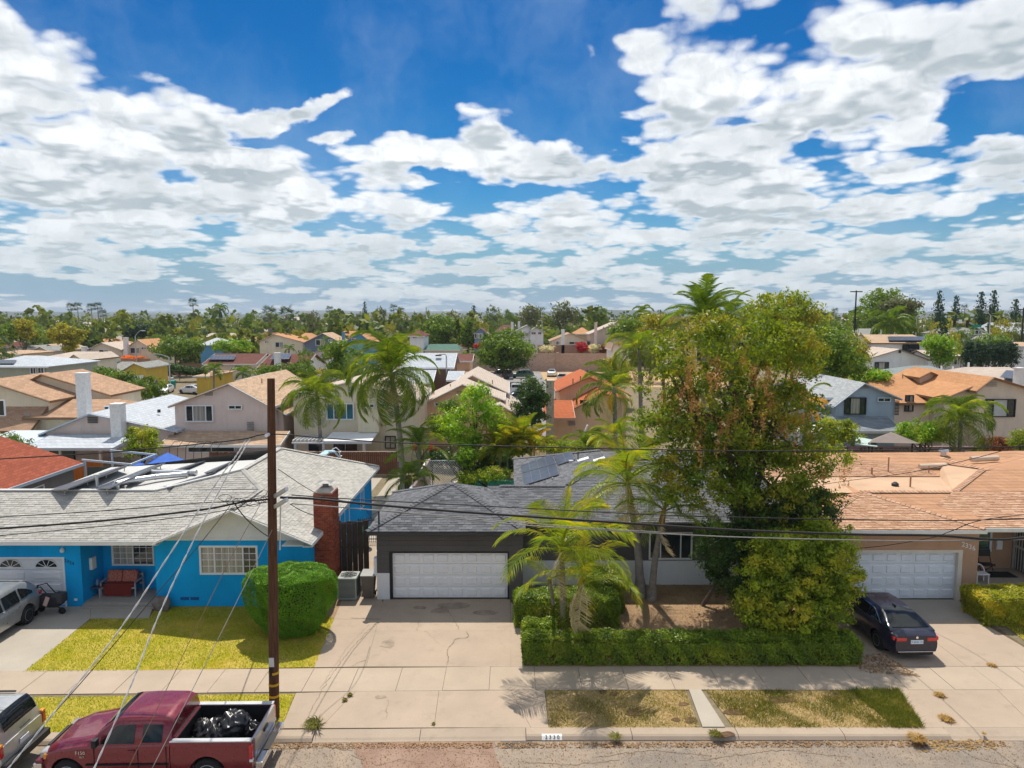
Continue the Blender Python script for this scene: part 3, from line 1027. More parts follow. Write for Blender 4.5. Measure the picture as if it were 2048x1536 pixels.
def shingle_roof(parent, pts, m, width=.30, course=.145, nind=0, seed=1, lip=.016, uniform_mesh=None):
 """lay separate shingles over one convex roof plane. pts[0]->pts[1] is the eave line"""
 pts = [Vector(p) for p in pts]
 u = (pts[1] - pts[0]).normalized()
 n = Vector((0, 0, 0))
 for i in range(len(pts)):
  n += pts[i].cross(pts[(i + 1) % len(pts)])
 n.normalize()
 if n.z < 0:
  n = -n
 v = n.cross(u).normalized()
 if v.z < 0:
  v = -v
 o = pts[0]
 P = [((p - o).dot(u), (p - o).dot(v)) for p in pts]
 cxx = sum(p[0] for p in P) / len(P)
 cyy = sum(p[1] for p in P) / len(P)
 H = []
 for i in range(len(P)):
  (x0, y0), (x1, y1) = P[i], P[(i + 1) % len(P)]
  a, b = -(y1 - y0), (x1 - x0)
  c = -(a * x0 + b * y0)
  if a * cxx + b * cyy + c < 0:
   a, b, c = -a, -b, -c
  H.append((a, b, c))
 umin, umax = min(p[0] for p in P), max(p[0] for p in P)
 vmin, vmax = min(p[1] for p in P), max(p[1] for p in P)
 rr = random.Random(seed)
 B = MB()
 left = nind
 made = []
 if nind:
  w, c = width - .012, course + .02
  me = bpy.data.meshes.new('shingle')
  vs = [(0, 0, lip), (w, 0, lip), (w, c, .003), (0, c, .003), (0, 0, -.002), (w, 0, -.002), (w, c, -.002), (0, c, -.002)]
  me.from_pydata(vs, [], [(0, 1, 2, 3), (4, 5, 1, 0), (5, 6, 2, 1), (7, 4, 0, 3)])
  me.materials.append(m)
 rot = Matrix((u, v, n)).transposed().to_4x4()
 if rot.determinant() < 0:
  rot = Matrix((u, v, n)).transposed().to_4x4()
 org = ORG.get(parent.name) or Vector((0, 0, 0))
 k = 0
 v0 = vmin
 while v0 < vmax:
  off = (k % 2) * width * .5 + rr.uniform(-.04, .04)
  x = umin - width + off
  while x < umax:
   lift = rr.uniform(-.004, .006)
   dv = rr.uniform(-.006, .006)
   rect = [(x, v0 + dv), (x + width - .012, v0 + dv), (x + width - .012, v0 + course + .02), (x, v0 + course + .02)]
   Q = rect
   for (a, b, c) in H:
    Q = clip_poly(Q, a, b, c)
    if len(Q) < 3:
     break
   if len(Q) >= 3:
    full = len(Q) == 4 and all(abs(Q[i][0] - rect[i][0]) + abs(Q[i][1] - rect[i][1]) < 1e-6 for i in range(4))
    if full and left > 0:
     left -= 1
     ob = bpy.data.objects.new('shingle', me)
     COL.objects.link(ob)
     p = o + u * x + v * (v0 + dv) + n * lift - org
     ob.matrix_local = Matrix.Translation(p) @ rot
     ob.parent = parent
    else:
     top, bot = [], []
     for (a, b) in Q:
      h = lip + lift - (lip - .003) * (b - v0 - dv) / (course + .02)
      top.append(o + u * a + v * b + n * h)
      bot.append(o + u * a + v * b - n * .002)
     kk = len(Q)
     fs = [tuple(range(kk))] + [(i + kk, (i + 1) % kk + kk, (i + 1) % kk, i) for i in range(kk)]
     B.add(top + bot, fs, 0, rr.uniform(0, 1))
   x += width
  v0 += course
  k += 1
 return B
def ridge_caps(B, p0, p1, w=.26, step=.17, rr=random):
 """overlapping cap shingles down a hip or along a ridge, higher end first"""
 p0, p1 = Vector(p0), Vector(p1)
 d = (p1 - p0)
 Ln = d.length
 d.normalize()
 s = d.cross(Vector((0, 0, 1))).normalized()
 up = s.cross(d)
 if up.z < 0:
  up = -up
 n = int(Ln / step)
 for i in range(n):
  a = p0 + d * (i * step)
  b = a + d * (step * 1.35)
  h0, h1 = .03, .06
  q = [a - s * w / 2 - up * .02, a + up * h0, a + s * w / 2 - up * .02, b - s * w / 2 + up * (h1 - h0 - .02), b + up * h1, b + s * w / 2 + up * (h1 - h0 - .02)]
  B.add(q, [(0, 1, 4, 3), (1, 2, 5, 4), (3, 4, 5)], 0, rr.uniform(0, .5))
def wall_front(B, x0, x1, z0, z1, Y, holes, t=.2, m=0):
 """wall facing -Y at plane Y with rectangular holes [(x0,x1,z0,z1)]"""
 xs = sorted(set([x0, x1] + [h[0] for h in holes] + [h[1] for h in holes]))
 zs = sorted(set([z0, z1] + [h[2] for h in holes] + [h[3] for h in holes]))
 for i in range(len(xs) - 1):
  run = None
  for j in range(len(zs) - 1):
   cx, cz = (xs[i] + xs[i + 1]) / 2, (zs[j] + zs[j + 1]) / 2
   solid = not any(h[0] < cx < h[1] and h[2] < cz < h[3] for h in holes)
   if solid:
    run = (run[0], zs[j + 1]) if run else (zs[j], zs[j + 1])
   if (not solid or j == len(zs) - 2) and run:
    B.box(xs[i], xs[i + 1], Y, Y + t, run[0], run[1], m)
    run = None
def window(parent, x0, x1, z0, z1, Y, frame=None, glasses=None, cols=(1,), fw=.06, grid=None, sill=False, out=.03, name='window', axis='y', side=-1, backing=True):
 """framed window. cols = relative widths of the lights. axis 'y': in a wall facing -Y; axis 'x': wall facing side*X at plane Y"""
 frame = frame or M_trim
 glasses = glasses or [M_glass]
 def T(a, d, z):      # a along the wall, d = depth out of the wall (positive = out)
  return (a, Y - d, z) if axis == 'y' else (Y + side * d, a, z)
 def bx(B, a0, a1, d0, d1, zz0, zz1, m=0):
  p, q = T(a0, d0, zz0), T(a1, d1, zz1)
  B.box(min(p[0], q[0]), max(p[0], q[0]), min(p[1], q[1]), max(p[1], q[1]), min(p[2], q[2]), max(p[2], q[2]), m)
 B = MB()
 bx(B, x0, x1, -.08, out, z1 - fw, z1)
 bx(B, x0, x1, -.08, out + (.03 if sill else 0), z0, z0 + fw)
 bx(B, x0, x0 + fw, -.08, out, z0 + fw, z1 - fw)
 bx(B, x1 - fw, x1, -.08, out, z0 + fw, z1 - fw)
 tot = sum(cols)
 iw = x1 - x0 - 2 * fw
 xs = [x0 + fw]
 for c in cols:
  xs.append(xs[-1] + iw * c / tot)
 for x in xs[1:-1]:
  bx(B, x - fw * .35, x + fw * .35, -.06, out * .6, z0 + fw, z1 - fw)
 w = B.build(name, frame, parent)
 for i in range(len(cols)):
  g = MB()
  a0 = xs[i] + (fw * .35 if i else 0)
  a1 = xs[i + 1] - (fw * .35 if i < len(cols) - 1 else 0)
  bx(g, a0, a1, -.05, -.03, z0 + fw, z1 - fw)
  g.build('pane', glasses[i % len(glasses)], w)
 if grid:
  gx, gz = grid
  g = MB()
  for k in range(1, gx):
   x = x0 + fw + iw * k / gx
   bx(g, x - .011, x + .011, -.028, -.008, z0 + fw, z1 - fw)
  for k in range(1, gz):
   z = z0 + fw + (z1 - z0 - 2 * fw) * k / gz
   bx(g, x0 + fw, x1 - fw, -.028, -.012, z - .011, z + .011)
  g.build('glazing_bar', frame, w)
 return w
def garage_door(parent, x0, x1, z0, z1, Y, m, rows=4, cols=8, name='garage_door', recess=.1, lites=False):
 B = MB()
 hh = (z1 - z0) / rows
 for r in range(rows):
  B.box(x0, x1, Y + recess, Y + recess + .05, z0 + r * hh + .006, z0 + (r + 1) * hh - .006)
 d = B.build(name, m, parent)
 ww = (x1 - x0) / cols
 px_, pz_ = ww * .13, hh * .2
 base = None
 for r in range(rows):
  for c in range(cols):
   if lites and r == rows - 1:
    continue
   a0, a1 = x0 + c * ww + px_, x0 + (c + 1) * ww - px_
   b0, b1 = z0 + r * hh + pz_, z0 + (r + 1) * hh - pz_
   if base is None:
    w2, h2 = (a1 - a0) / 2, (b1 - b0) / 2
    g = MB()
    e = .028
    g.add([(-w2, 0, -h2), (w2, 0, -h2), (w2, 0, h2), (-w2, 0, h2), (-w2 + e, -.034, -h2 + e), (w2 - e, -.034, -h2 + e), (w2 - e, -.034, h2 - e), (-w2 + e, -.034, h2 - e)],
      [(4, 5, 6, 7), (0, 1, 5, 4), (1, 2, 6, 5), (2, 3, 7, 6), (3, 0, 4, 7)])
    base = g.build('panel', m, d, rel=False)
    o = base
   else:
    o = base.copy()
    COL.objects.link(o)
    o.parent = d
   o.location = Vector(((a0 + a1) / 2, Y + recess, (b0 + b1) / 2)) - ORG[parent.name]
 return d
SH_A = shinglemat('grey_white_shingle', (.385, .37, .335), (.55, .53, .485), .6)
M_blue = stucco('blue_stucco', (.006, .38, .82), .12)
M_blue_s = M_blue
hA = thing('house', 'bright blue stucco house with pale grey shingle roof and brick chimney', 'house', (-16, 28.3, 0))
E = 2.94
YA = 28.35
gx0, gx1 = -14.3, -8.0
winA = (PX(399, YA, 2), PX(516, YA, 2), PZ(1149, YA), PZ(1091, YA))
winP = (PX(223, 29.9, 2), PX(308, 29.9, 2), PZ(1131, 29.9), PZ(1081, 29.9))
gdA = (-24.4, PX(128, YA, 1.2), 0.02, PZ(1117, YA))
xpl, xpr = PX(163, YA, 1.5), PX(311, YA, 1.5)
B = MB()
wall_front(B, -26, xpl, 0, E, YA, [gdA])
wall_front(B, xpr, gx1 - .35, 0, E, YA, [winA])
B.box(xpl - .2, xpl, YA + .2, 29.9, 0, E)
B.box(xpr, xpr + .2, YA + .2, 29.9, 0, E)
wall_front(B, xpl, xpr, .15, E, 29.9, [winP])
B.box(gx1 - .55, gx1 - .35, YA + .2, 41.4, 0, E)          # right side wall
B.box(-20.8, gx1 - .55, 41.2, 41.4, 0, E)
B.box(-20.8, -20.6, 31.3, 36.3, 0, 4.0)
B.box(-20.8, -20.6, 36.3, 41.2, 0, 2.9)
B.box(-26, -25.8, YA + .2, 33.5, 0, E)
B.build('wall', M_blue, hA)
MB().box(-25.5, gx1 - .7, 30.2, 30.3, 0, E - .1).build('inner_wall', mat('interior', (.10, .09, .08), .9), hA)
window(hA, *winA, YA, cols=(1, 2.2, 1), glasses=[M_glass2, M_glass2, M_glass], grid=(8, 4), fw=.08)
window(hA, *winP, 29.9, cols=(1, 1), glasses=[M_glass2, M_glass], grid=(6, 4), fw=.07)
F1a = [(-30, 27.85, E), (gx0, 27.85, E), (-11.15, 31.0, 4.29), (-15.8, 30.9, 4.25), (-30, 30.9, 4.25)]
F1b = [(-15.8, 30.9, 4.25), (-11.15, 31.0, 4.29), (-12.45, 32.35, 4.87)]
GL = [(gx0, 27.55, E), (-11.15, 27.55, 4.29), (-11.15, 31.0, 4.29), (gx0, 27.87, E)]
RR_ = [(gx1, 27.55, E), (gx1, 42, E), (-12.45, 37.6, 4.87), (-12.45, 32.35, 4.87), (-11.15, 31.0, 4.29), (-11.15, 27.55, 4.29)]
RRa = [(gx1, 27.55, E), (gx1, 31.0, E), (-11.15, 31.0, 4.29), (-11.15, 27.55, 4.29)]
RRb = [(gx1, 31.0, E), (gx1, 42, E), (-12.45, 37.6, 4.87), (-12.45, 32.35, 4.87), (-11.15, 31.0, 4.29)]
BK = [(gx1, 42, E), (-20.9, 42, E), (-20.9, 36.4, 4.05), (-12.45, 37.6, 4.87)]
BL = [(-30, 33.9, E), (-20.9, 33.9, E), (-20.9, 30.9, 4.25), (-30, 30.9, 4.25)]
deck = MB()
for P in (F1a, F1b, RRa, RRb, BK, BL):
 deck.poly([(x, y, z - .012) for x, y, z in P])
deck.poly([(x, y, z - .012) for x, y, z in GL])
roofA = deck.build('roof', SH_A, hA)
allB = MB()
def merge(a, b):
 a.add(b.v, [], 0)
 base = len(a.v) - len(b.v)
 for f, r in zip(b.f, b.a):
  a.f.append(tuple(base + i for i in f))
  a.m.append(0)
  a.a.append(r)
for i, (P, k) in enumerate([(F1a, 150), (F1b, 0), ([GL[3], GL[0], GL[1], GL[2]], 0), (RRa, 150), (RRb, 0)]):
 if i == 2:
  P = [(gx0, 27.87, E), (gx0, 27.55, E), (-11.15, 27.55, 4.29), (-11.15, 31.0, 4.29)]
  P = [(gx0, 27.55, E), (gx0, 27.87, E), (-11.15, 31.0, 4.29), (-11.15, 27.55, 4.29)]
 merge(allB, shingle_roof(roofA, P, SH_A, nind=k, seed=i + 1))
for a, b in (((-11.15, 31, 4.29), (-12.45, 32.35, 4.87)), ((-12.45, 37.6, 4.9), (gx1, 42, E + .02)), ((-12.45, 32.35, 4.9), (-12.45, 37.6, 4.9)), ((-11.15, 30.9, 4.31), (-11.15, 27.6, 4.31))):
 ridge_caps(allB, a, b)
o = allB.build('shingles', SH_A, roofA)
o['kind'] = 'stuff'
g = MB()
g.prism([(gx0 + .15, YA - .02, E - .02), (gx1 - .15, YA - .02, E - .02), (-11.15, YA - .02, 4.25)], (0, .15, 0))
g.build('gable', paint('gable_white', (.74, .75, .76)), hA)
g = MB()
g.bar((gx0 - .03, 27.58, E - .05), (-11.15, 27.58, 4.25), .04, .17, (0, 1, 0))
g.bar((-11.15, 27.58, 4.25), (gx1 + .03, 27.58, E - .05), .04, .17, (0, 1, 0))
g.box(-30, gx0 - .05, 27.80, 27.84, E - .17, E - .005)
g.box(gx1 + .0, gx1 + .04, 27.6, 42, E - .17, E - .01)
g.box(gx0 + .1, gx1 - .1, YA - .06, YA - .02, E - .12, E - .02)
g.build('fascia', M_fascia, hA)
g = MB()
g.box(-30, gx0, 27.84, YA, E - .18, E - .15)
g.box(gx1 - .36, gx1, 27.6, 42, E - .18, E - .15)
g.poly([(gx0, 27.6, E - .04), (gx0, YA, E - .04), (-11.15, YA, 4.2), (-11.15, 27.6, 4.2)])
g.poly([(-11.15, 27.6, 4.2), (-11.15, YA, 4.2), (gx1, YA, E - .04), (gx1, 27.6, E - .04)])
g.build('soffit', M_fascia, hA)
g = MB()
for s in (1,):
 g.box(gx1 - 1.2, gx1 - .35, 27.6, 28.3, E - .14, E - .11)
g.build('eave_board', M_fascia, hA)
M_gdA = paint('garage_door_a', (.72, .73, .76))
gd = garage_door(hA, gdA[0], gdA[1], gdA[2], gdA[3], YA, M_gdA, 4, 4, lites=True)
for k in range(4):
 cx = gdA[0] + (gdA[1] - gdA[0]) * (k + .5) / 4
 zb = gdA[3] - (gdA[3] - gdA[2]) / 4 + .1
 g = MB()
 rx, rz = .46, .34
 arc = [(cx + rx * math.cos(t), YA + .075, zb + rz * math.sin(t)) for t in [i * math.pi / 12 for i in range(13)]]
 g.poly(arc)
 w = g.build('window', M_glass, gd)
 f = MB()
 f.tube([(x, YA + .07, z) for x, y, z in arc] + [(cx + rx, YA + .07, zb), (cx - rx, YA + .07, zb)][:1], .018, 5)
 f.bar((cx - rx, YA + .07, zb), (cx + rx, YA + .07, zb), .03, .03)
 for t in (36, 72, 108, 144):
  f.bar((cx, YA + .07, zb), (cx + rx * math.cos(R(t)), YA + .07, zb + rz * math.sin(R(t))), .018, .018)
 f.build('window_frame', M_trim, w)
g = MB()
g.box(gdA[1] + .003, gdA[1] + .06, YA - .03, YA + .1, 0, gdA[3] + .06)
g.box(gdA[0], gdA[1], YA - .03, YA + .1, gdA[3] + .002, gdA[3] + .06)
g.build('door_frame', M_trim, hA)
g = MB()
g.box(xpl + .003, xpr - .003, YA - .28, YA + .05, .01, .09)
g.box(xpl + .002, xpr - .002, YA + .02, 29.88, 0, .15)
g.build('porch_floor', M_porch, hA)
for px in (370, 390):
 g = MB()
 a = PX(px - 9, YA, .4)
 b = PX(px + 8, YA, .4)
 z0, z1 = PZ(1200, YA), PZ(1194, YA)
 g.box(a, b, YA - .012, YA, z0, z1)
 g.build('wall_vent', mat('vent_blue', (.01, .10, .30), .7), hA)
g = MB()
p = A(127, 1096, YA)
g.lathe((p.x, YA - .10, p.z - .16), [(.02, 0), (.07, .02), (.085, .13), (.03, .19), (.01, .2)], 10)
g.bar((p.x, YA, p.z + .1), (p.x, YA - .10, p.z + .06), .02, .02)
lamp = g.build('porch_lamp', paint('lamp_white', (.7, .7, .68)), hA)
for k, ch in enumerate('2324'):
 q = A(131 + k * 5, 1124 + k * 2.1, YA)
 text_mesh('number', ch, (q.x, YA - .004, q.z), (math.pi / 2, 0, 0), .20, M_black, hA, .008)
g = MB()
q = A(152, 1199, YA)
g.box(q.x - .06, q.x + .06, YA - .03, YA, q.z - .04, q.z + .05)
g.build('outlet', M_trim, hA)
g = MB()
q = A(178, 1136, 29.2)
g.box(xpl + .003, xpl + .12, 28.9, 29.2, 1.35, 1.85)
mb = g.build('mailbox', M_trim)
tag(mb, 'white mailbox hanging on the blue porch wall', 'mailbox')
M_brick = None
def brickmat():
 g = NG('chimney_brick')
 at = g.n('ShaderNodeAttribute', attribute_name='rnd')
 oi = g.n('ShaderNodeObjectInfo')
 k = g.math('FRACT', g.math('ADD', at.outputs['Fac'], oi.outputs['Random']))
 c = g.mix(k, (.20, .045, .025), (.40, .11, .06))
 c = g.mix(g.ramp(g.noise(30, 5), .4, .7, 0, .4), c, (.16, .05, .035))
 return g.out(c, .9, .15)
M_brick = brickmat()
M_mortar = mat('mortar', (.30, .20, .16), .95, .2, 10)
cx0, cx1, cy0, cy1 = -8.35, -7.55, 29.2, 30.25
cz = PZ(985, 29.3) + .02
cb = MB()
cb.box(cx0 + .012, cx1 - .012, cy0 + .012, cy1 - .012, 0, cz - .02)
chim = cb.build('chimney', M_mortar, hA)
bw, bh = .2, .073
rr = random.Random(4)
bl = MB()
meF = {}
def brick_mesh(w, d, h):
 key = (round(w, 3), round(d, 3))
 if key not in meF:
  m_ = MB()
  m_.box(0, w, 0, d, 0, h)
  ob = m_.build('brick', M_brick, rel=False)
  meF[key] = ob.data
  bpy.data.objects.remove(ob)
 return meF[key]
cnt = 0
nrow = int(cz / (bh + .009))
for r in range(nrow - 1, -1, -1):
 z = r * (bh + .009)
 for face in (0, 1):
  Lf = (cx1 - cx0) if face == 0 else (cy1 - cy0)
  off = -(bw / 2) * (r % 2)
  x = off
  while x < Lf - .02:
   a, b = max(0, x), min(Lf, x + bw)
   x += bw + .009
   if b - a < .04:
    continue
   j = rr.uniform(-.003, .003)
   if cnt < 300:
    ob = bpy.data.objects.new('brick', brick_mesh(b - a if face == 0 else .02, .02 if face == 0 else b - a, bh))
    COL.objects.link(ob)
    ob.parent = chim
    loc = Vector((cx0 + a, cy0 - .004 + j, z)) if face == 0 else Vector((cx1 - .016 + j, cy0 + .017 + a * .98, z))
    ob.location = loc - ORG[hA.name]
    cnt += 1
   else:
    if face == 0:
     bl.box(cx0 + a, cx0 + b, cy0 - .004 + j, cy0 + .016, z, z + bh, 0, rr.uniform(0, 1))
    else:
     bl.box(cx1 - .016, cx1 + .004 + j, cy0 + .017 + a * .98, cy0 + .017 + b * .98, z, z + bh, 0, rr.uniform(0, 1))
o = bl.build('bricks', M_brick, chim)
o['kind'] = 'stuff'
g = MB()
mx, my = (cx0 + cx1) / 2, (cy0 + cy1) / 2
zt = nrow * (bh + .009)
g.add([(cx0, cy0, zt - .02), (cx1, cy0, zt - .02), (cx1, cy1, zt - .02), (cx0, cy1, zt - .02), (mx - .2, my - .25, zt + .2), (mx + .2, my - .25, zt + .2), (mx + .2, my + .25, zt + .2), (mx - .2, my + .25, zt + .2)],
  [(0, 1, 5, 4), (1, 2, 6, 5), (2, 3, 7, 6), (3, 0, 4, 7), (4, 5, 6, 7)])
g.build('chimney_crown', mat('chimney_cement', (.45, .40, .35), .95, .2), chim)
g = MB()
g.tube([(mx, my, zt + .15), (mx, my, zt + .38)], .13, 12)
g.add([(mx - .3, my - .3, zt + .4), (mx + .3, my - .3, zt + .4), (mx + .3, my + .3, zt + .4), (mx - .3, my + .3, zt + .4), (mx, my, zt + .5)], [(0, 1, 4), (1, 2, 4), (2, 3, 4), (3, 0, 4), (3, 2, 1, 0)])
g.build('chimney_cap', metal('sooty_steel', (.20, .20, .20), .6, .7), chim)
for (ya, yb, z0, z1, nm) in ((31.2, 32.3, 1.0, 2.2, 0), (33.6, 35.6, 1.0, 2.35, 1), (38.2, 39.2, 1.3, 2.3, 2)):
 window(hA, ya, yb, z0, z1, gx1 - .35, cols=(1, 1), glasses=[M_glass], axis='x', side=1, fw=.07)
M_whiteroof = mat('white_membrane', (.55, .55, .53), .7, .08, .8, dirt=.35)
g = MB()
g.poly([(-20.9, 30.95, 4.1), (-15.8, 30.95, 4.1), (-12.5, 32.35, 4.55), (-12.5, 36.6, 4.5), (-20.9, 36.4, 4.1)])
g.build('flat_roof', M_whiteroof, hA)
g = MB()
for a, b in (((-30, 30.92, 4.27), (-15.8, 30.92, 4.27)), ((-15.8, 30.92, 4.27), (-12.45, 32.4, 4.9)), ((-12.45, 32.4, 4.9), (-12.47, 37.6, 4.9))):
 g.bar(a, b, .22, .06)
g.build('roof_edge', M_whiteroof, hA)
ducts = [([A(232, 975, 31.6), A(255, 966, 32.2), A(312, 957, 33), A(375, 951, 33.6)], .13), ([A(305, 947, 34.0), A(345, 948, 34.0), A(392, 950, 33.9)], .12)]
for P, r in ducts:
 g = MB()
 g.tube([(p.x, p.y, 4.38) for p in P], r, 10)
 for p in P:
  g.tube([(p.x - .02, p.y, 4.38), (p.x + .03, p.y, 4.38)], r + .02, 10)
 g.build('air_duct', M_galv, hA, angle=40)
for (px, py, h, r) in ((195, 985, 1.05 * .7, .06), (233, 966, .3, .12), (330, 972, .22, .03), (250, 983, .22, .05)):
 p = A(px, py, 31.4)
 g = MB()
 g.tube([(p.x, 31.4, 4.05), (p.x, 31.4, 4.1 + h)], r, 10)
 g.tube([(p.x, 31.4, 4.1 + h), (p.x, 31.4, 4.13 + h)], r + .05, 10)
 g.build('vent_pipe', M_galv, hA)
M_alu = metal('panel_frame', (.35, .36, .38), .35)
def solar_quad(parent, c, n, m=1, gap=.015, t=.04, name='solar_array'):
 """c = four corners (near-left, near-right, far-right, far-left); n panels along near->far, m across"""
 c = [Vector(p) for p in c]
 root = MB()
 nl, nr, fr, fl = c
 nrm = (nr - nl).cross(fl - nl).normalized()
 if nrm.z < 0:
  nrm = -nrm
 root.bar(nl.lerp(nr, .25) - nrm * .08, fl.lerp(fr, .25) - nrm * .08, .05, .05)
 root.bar(nl.lerp(nr, .75) - nrm * .08, fl.lerp(fr, .75) - nrm * .08, .05, .05)
 for t_ in (0.03, .35, .65, .97):
  for s in (.25, .75):
   p = nl.lerp(nr, s).lerp(fl.lerp(fr, s), t_)
   root.bar(p - nrm * .08, (p.x, p.y, p.z - .28), .03, .03)
 ar = root.build(name, M_alu, parent)
 for i in range(n):
  for j in range(m):
   def pt(u, v):
    return nl.lerp(nr, u).lerp(fl.lerp(fr, u), v)
   e = .012
   u0, u1 = j / m, (j + 1) / m
   v0, v1 = i / n, (i + 1) / n
   q = [pt(u0, v0), pt(u1, v0), pt(u1, v1), pt(u0, v1)]
   cc = sum(q, Vector()) / 4
   q = [cc + (p - cc) * .985 for p in q]
   if (q[1] - q[0]).cross(q[2] - q[1]).dot(nrm) < 0:
    q.reverse()
   b = MB()
   b.slab(q, t, 1)
   q2 = [cc + (p - cc) * .955 + nrm * .003 for p in q]
   b.poly(q2, 0)
   b.build('solar_panel', [solar(), M_alu], ar)
 return ar
def arr(nl, nr, fr, fl, zl, zr, n):
 def at_(p, z):
  return G(p[0], p[1], z)
 solar_quad(hA, [at_(nl, zl), at_(nr, zr), at_(fr, zr), at_(fl, zl)], n)
arr((92, 981), (136, 977), (258, 929), (232, 936), 4.22, 4.55, 9)
arr((182, 979), (222, 975), (331, 925), (300, 933), 4.22, 4.55, 7)
arr((330, 945), (352, 941), (412, 921), (388, 926), 4.22, 4.45, 4)
arr((318, 978), (340, 975), (432, 943), (414, 947), 4.2, 4.4, 5)
arr((408, 945), (424, 942), (470, 921), (456, 924), 4.3, 4.5, 4)
M_redcush = None
def fabric(name, a, b, s=14):
 if name in MC:
  return MC[name]
 g = NG(name)
 v = g.n('ShaderNodeTexVoronoi')
 g.set(v.inputs['Vector'], g.pos)
 v.inputs['Scale'].default_value = s
 c = g.mix(g.ramp(v.outputs['Distance'], .2, .5), a, b)
 MC[name] = g.out(c, .95, .1)
 return MC[name]
def soft_box(x0, x1, y0, y1, z0, z1, name, m, parent, r=.06, tilt=None):
 bm = bmesh.new()
 bmesh.ops.create_cube(bm, size=1)
 bmesh.ops.bevel(bm, geom=bm.edges[:], offset=.18, segments=3, profile=.6, affect='EDGES')
 for v in bm.verts:
  v.co = Vector((v.co.x * (x1 - x0), v.co.y * (y1 - y0), v.co.z * (z1 - z0)))
  v.co.z *= 1 + .12 * math.cos(v.co.x * 3)
  if tilt:
   v.co = Matrix.Rotation(tilt, 3, 'X') @ v.co
  v.co += Vector(((x0 + x1) / 2, (y0 + y1) / 2, (z0 + z1) / 2))
  if parent is not None and ORG.get(parent.name) is not None:
   v.co -= ORG[parent.name]
 me = bpy.data.meshes.new(name)
 bm.to_mesh(me)
 bm.free()
 me.shade_smooth()
 return link_mesh(name, me, m, parent)
bp = G(247, 1190, .15)
bench = thing('porch_bench', 'metal framed porch bench with red cushions under the blue porch window', 'bench', (bp.x, 29.3, .15))
bx0, bx1 = PX(208, 29.3, .5), PX(279, 29.3, .5)
g = MB()
for x in (bx0 + .03, bx1 - .03):
 g.box(x - .025, x + .025, 29.0, 29.05, .15, .78)
 g.box(x - .025, x + .025, 29.65, 29.7, .15, .95)
 g.box(x - .03, x + .03, 29.0, 29.7, .74, .79)
g.box(bx0, bx1, 29.02, 29.06, .48, .54)
g.box(bx0, bx1, 29.64, 29.7, .48, .54)
g.box(bx0, bx1, 29.66, 29.7, .85, .93)
g.build('bench_frame', paint('bench_grey', (.36, .37, .38)), bench)
soft_box(bx0 + .1, bx1 - .1, 29.02, 29.6, .53, .70, 'seat_cushion', mat('red_fabric', (.19, .025, .02), .95), bench)
cxm = (bx0 + bx1) / 2
fl_ = fabric('floral', (.27, .03, .03), (.42, .16, .12))
soft_box(bx0 + .12, cxm - .01, 29.35, 29.58, .62, 1.12, 'cushion', fl_, bench, tilt=-.25)
soft_box(cxm + .01, bx1 - .12, 29.35, 29.58, .62, 1.12, 'cushion', fl_, bench, tilt=-.25)
g = MB()
g.poly([(bx0 + .15, 28.99, .2), (bx1 - .2, 28.99, .18), (bx1 - .18, 29.01, .6), (bx0 + .13, 29.01, .6)])
g.build('throw_cloth', MC['red_fabric'], bench)
tb = thing('side_table', 'small dark metal side table with glass jar left of the red bench', 'table', (PX(190, 29.2, .5), 29.2, .15))
tx0, tx1 = PX(173, 29.0, .5), PX(203, 29.0, .5)
g = MB()
g.box(tx0, tx1, 28.85, 29.35, .56, .60)
g.build('table_top', mat('table_dark', (.06, .07, .09), .4), tb)
for x in (tx0 + .02, tx1 - .02):
 for y in (28.88, 29.32):
  MB().box(x - .02, x + .02, y - .02, y + .02, .15, .56).build('leg', MC['bench_grey'], tb)
g = MB()
jx = (tx0 + tx1) / 2
g.lathe((jx + .1, 29.1, .60), [(.05, 0), (.09, .03), (.09, .22), (.05, .26), (.04, .3)], 12)
tag(g.build('glass_jar', glassmat('blue_glass', (.05, .14, .30), .05), angle=50), 'blue glass jar on the porch side table', 'jar')
g = MB()
g.lathe((jx - .12, 29.05, .60), [(.035, 0), (.035, .25), (.02, .3)], 10)
tag(g.build('lantern', M_galv), 'small silver lantern on the porch side table', 'lantern')
def blob_mesh(name, c, r, m, seed=1, n=3, amp=.18, flat=1.0, parent=None, freq=1.6):
 bm = bmesh.new()
 bmesh.ops.create_icosphere(bm, subdivisions=n, radius=1)
 from mathutils import noise as mn
 for v in bm.verts:
  d = v.co.copy()
  k = 1 + amp * mn.noise(d * freq + Vector((seed * 7.1, 0, 0))) * 1.6 + amp * .4 * mn.noise(d * freq * 3 + Vector((seed, 3, 1)))
  v.co = Vector((d.x * r[0] * k + c[0], d.y * r[1] * k + c[1], d.z * r[2] * k + c[2]))
 me = bpy.data.meshes.new(name)
 bm.to_mesh(me)
 bm.free()
 me.shade_smooth()
 return link_mesh(name, me, m, parent)
q = G(320, 1222)
tag(blob_mesh('boulder', (q.x, q.y + .15, .2), (.36, .28, .36), mat('boulder_stone', (.20, .17, .15), .95, .25, 4, bump=.4, bs=20), 3, 3, .2), 'rounded grey brown boulder at the corner of the blue porch', 'boulder')
q = G(100, 1228)
st = thing('stroller', 'folded black baby stroller standing by the blue garage door', 'stroller', (q.x, q.y, 0))
sx_, sy_ = q.x, q.y
M_sblk = mat('stroller_black', (.02, .02, .024), .6)
g = MB()
g.tube([(sx_ - .75, sy_ + .25, .75), (sx_ - .55, sy_ + .25, 1.1), (sx_ - .2, sy_ + .22, 1.2), (sx_ + .1, sy_ + .2, .85), (sx_ + .45, sy_ + .2, .5)], .022, 8)
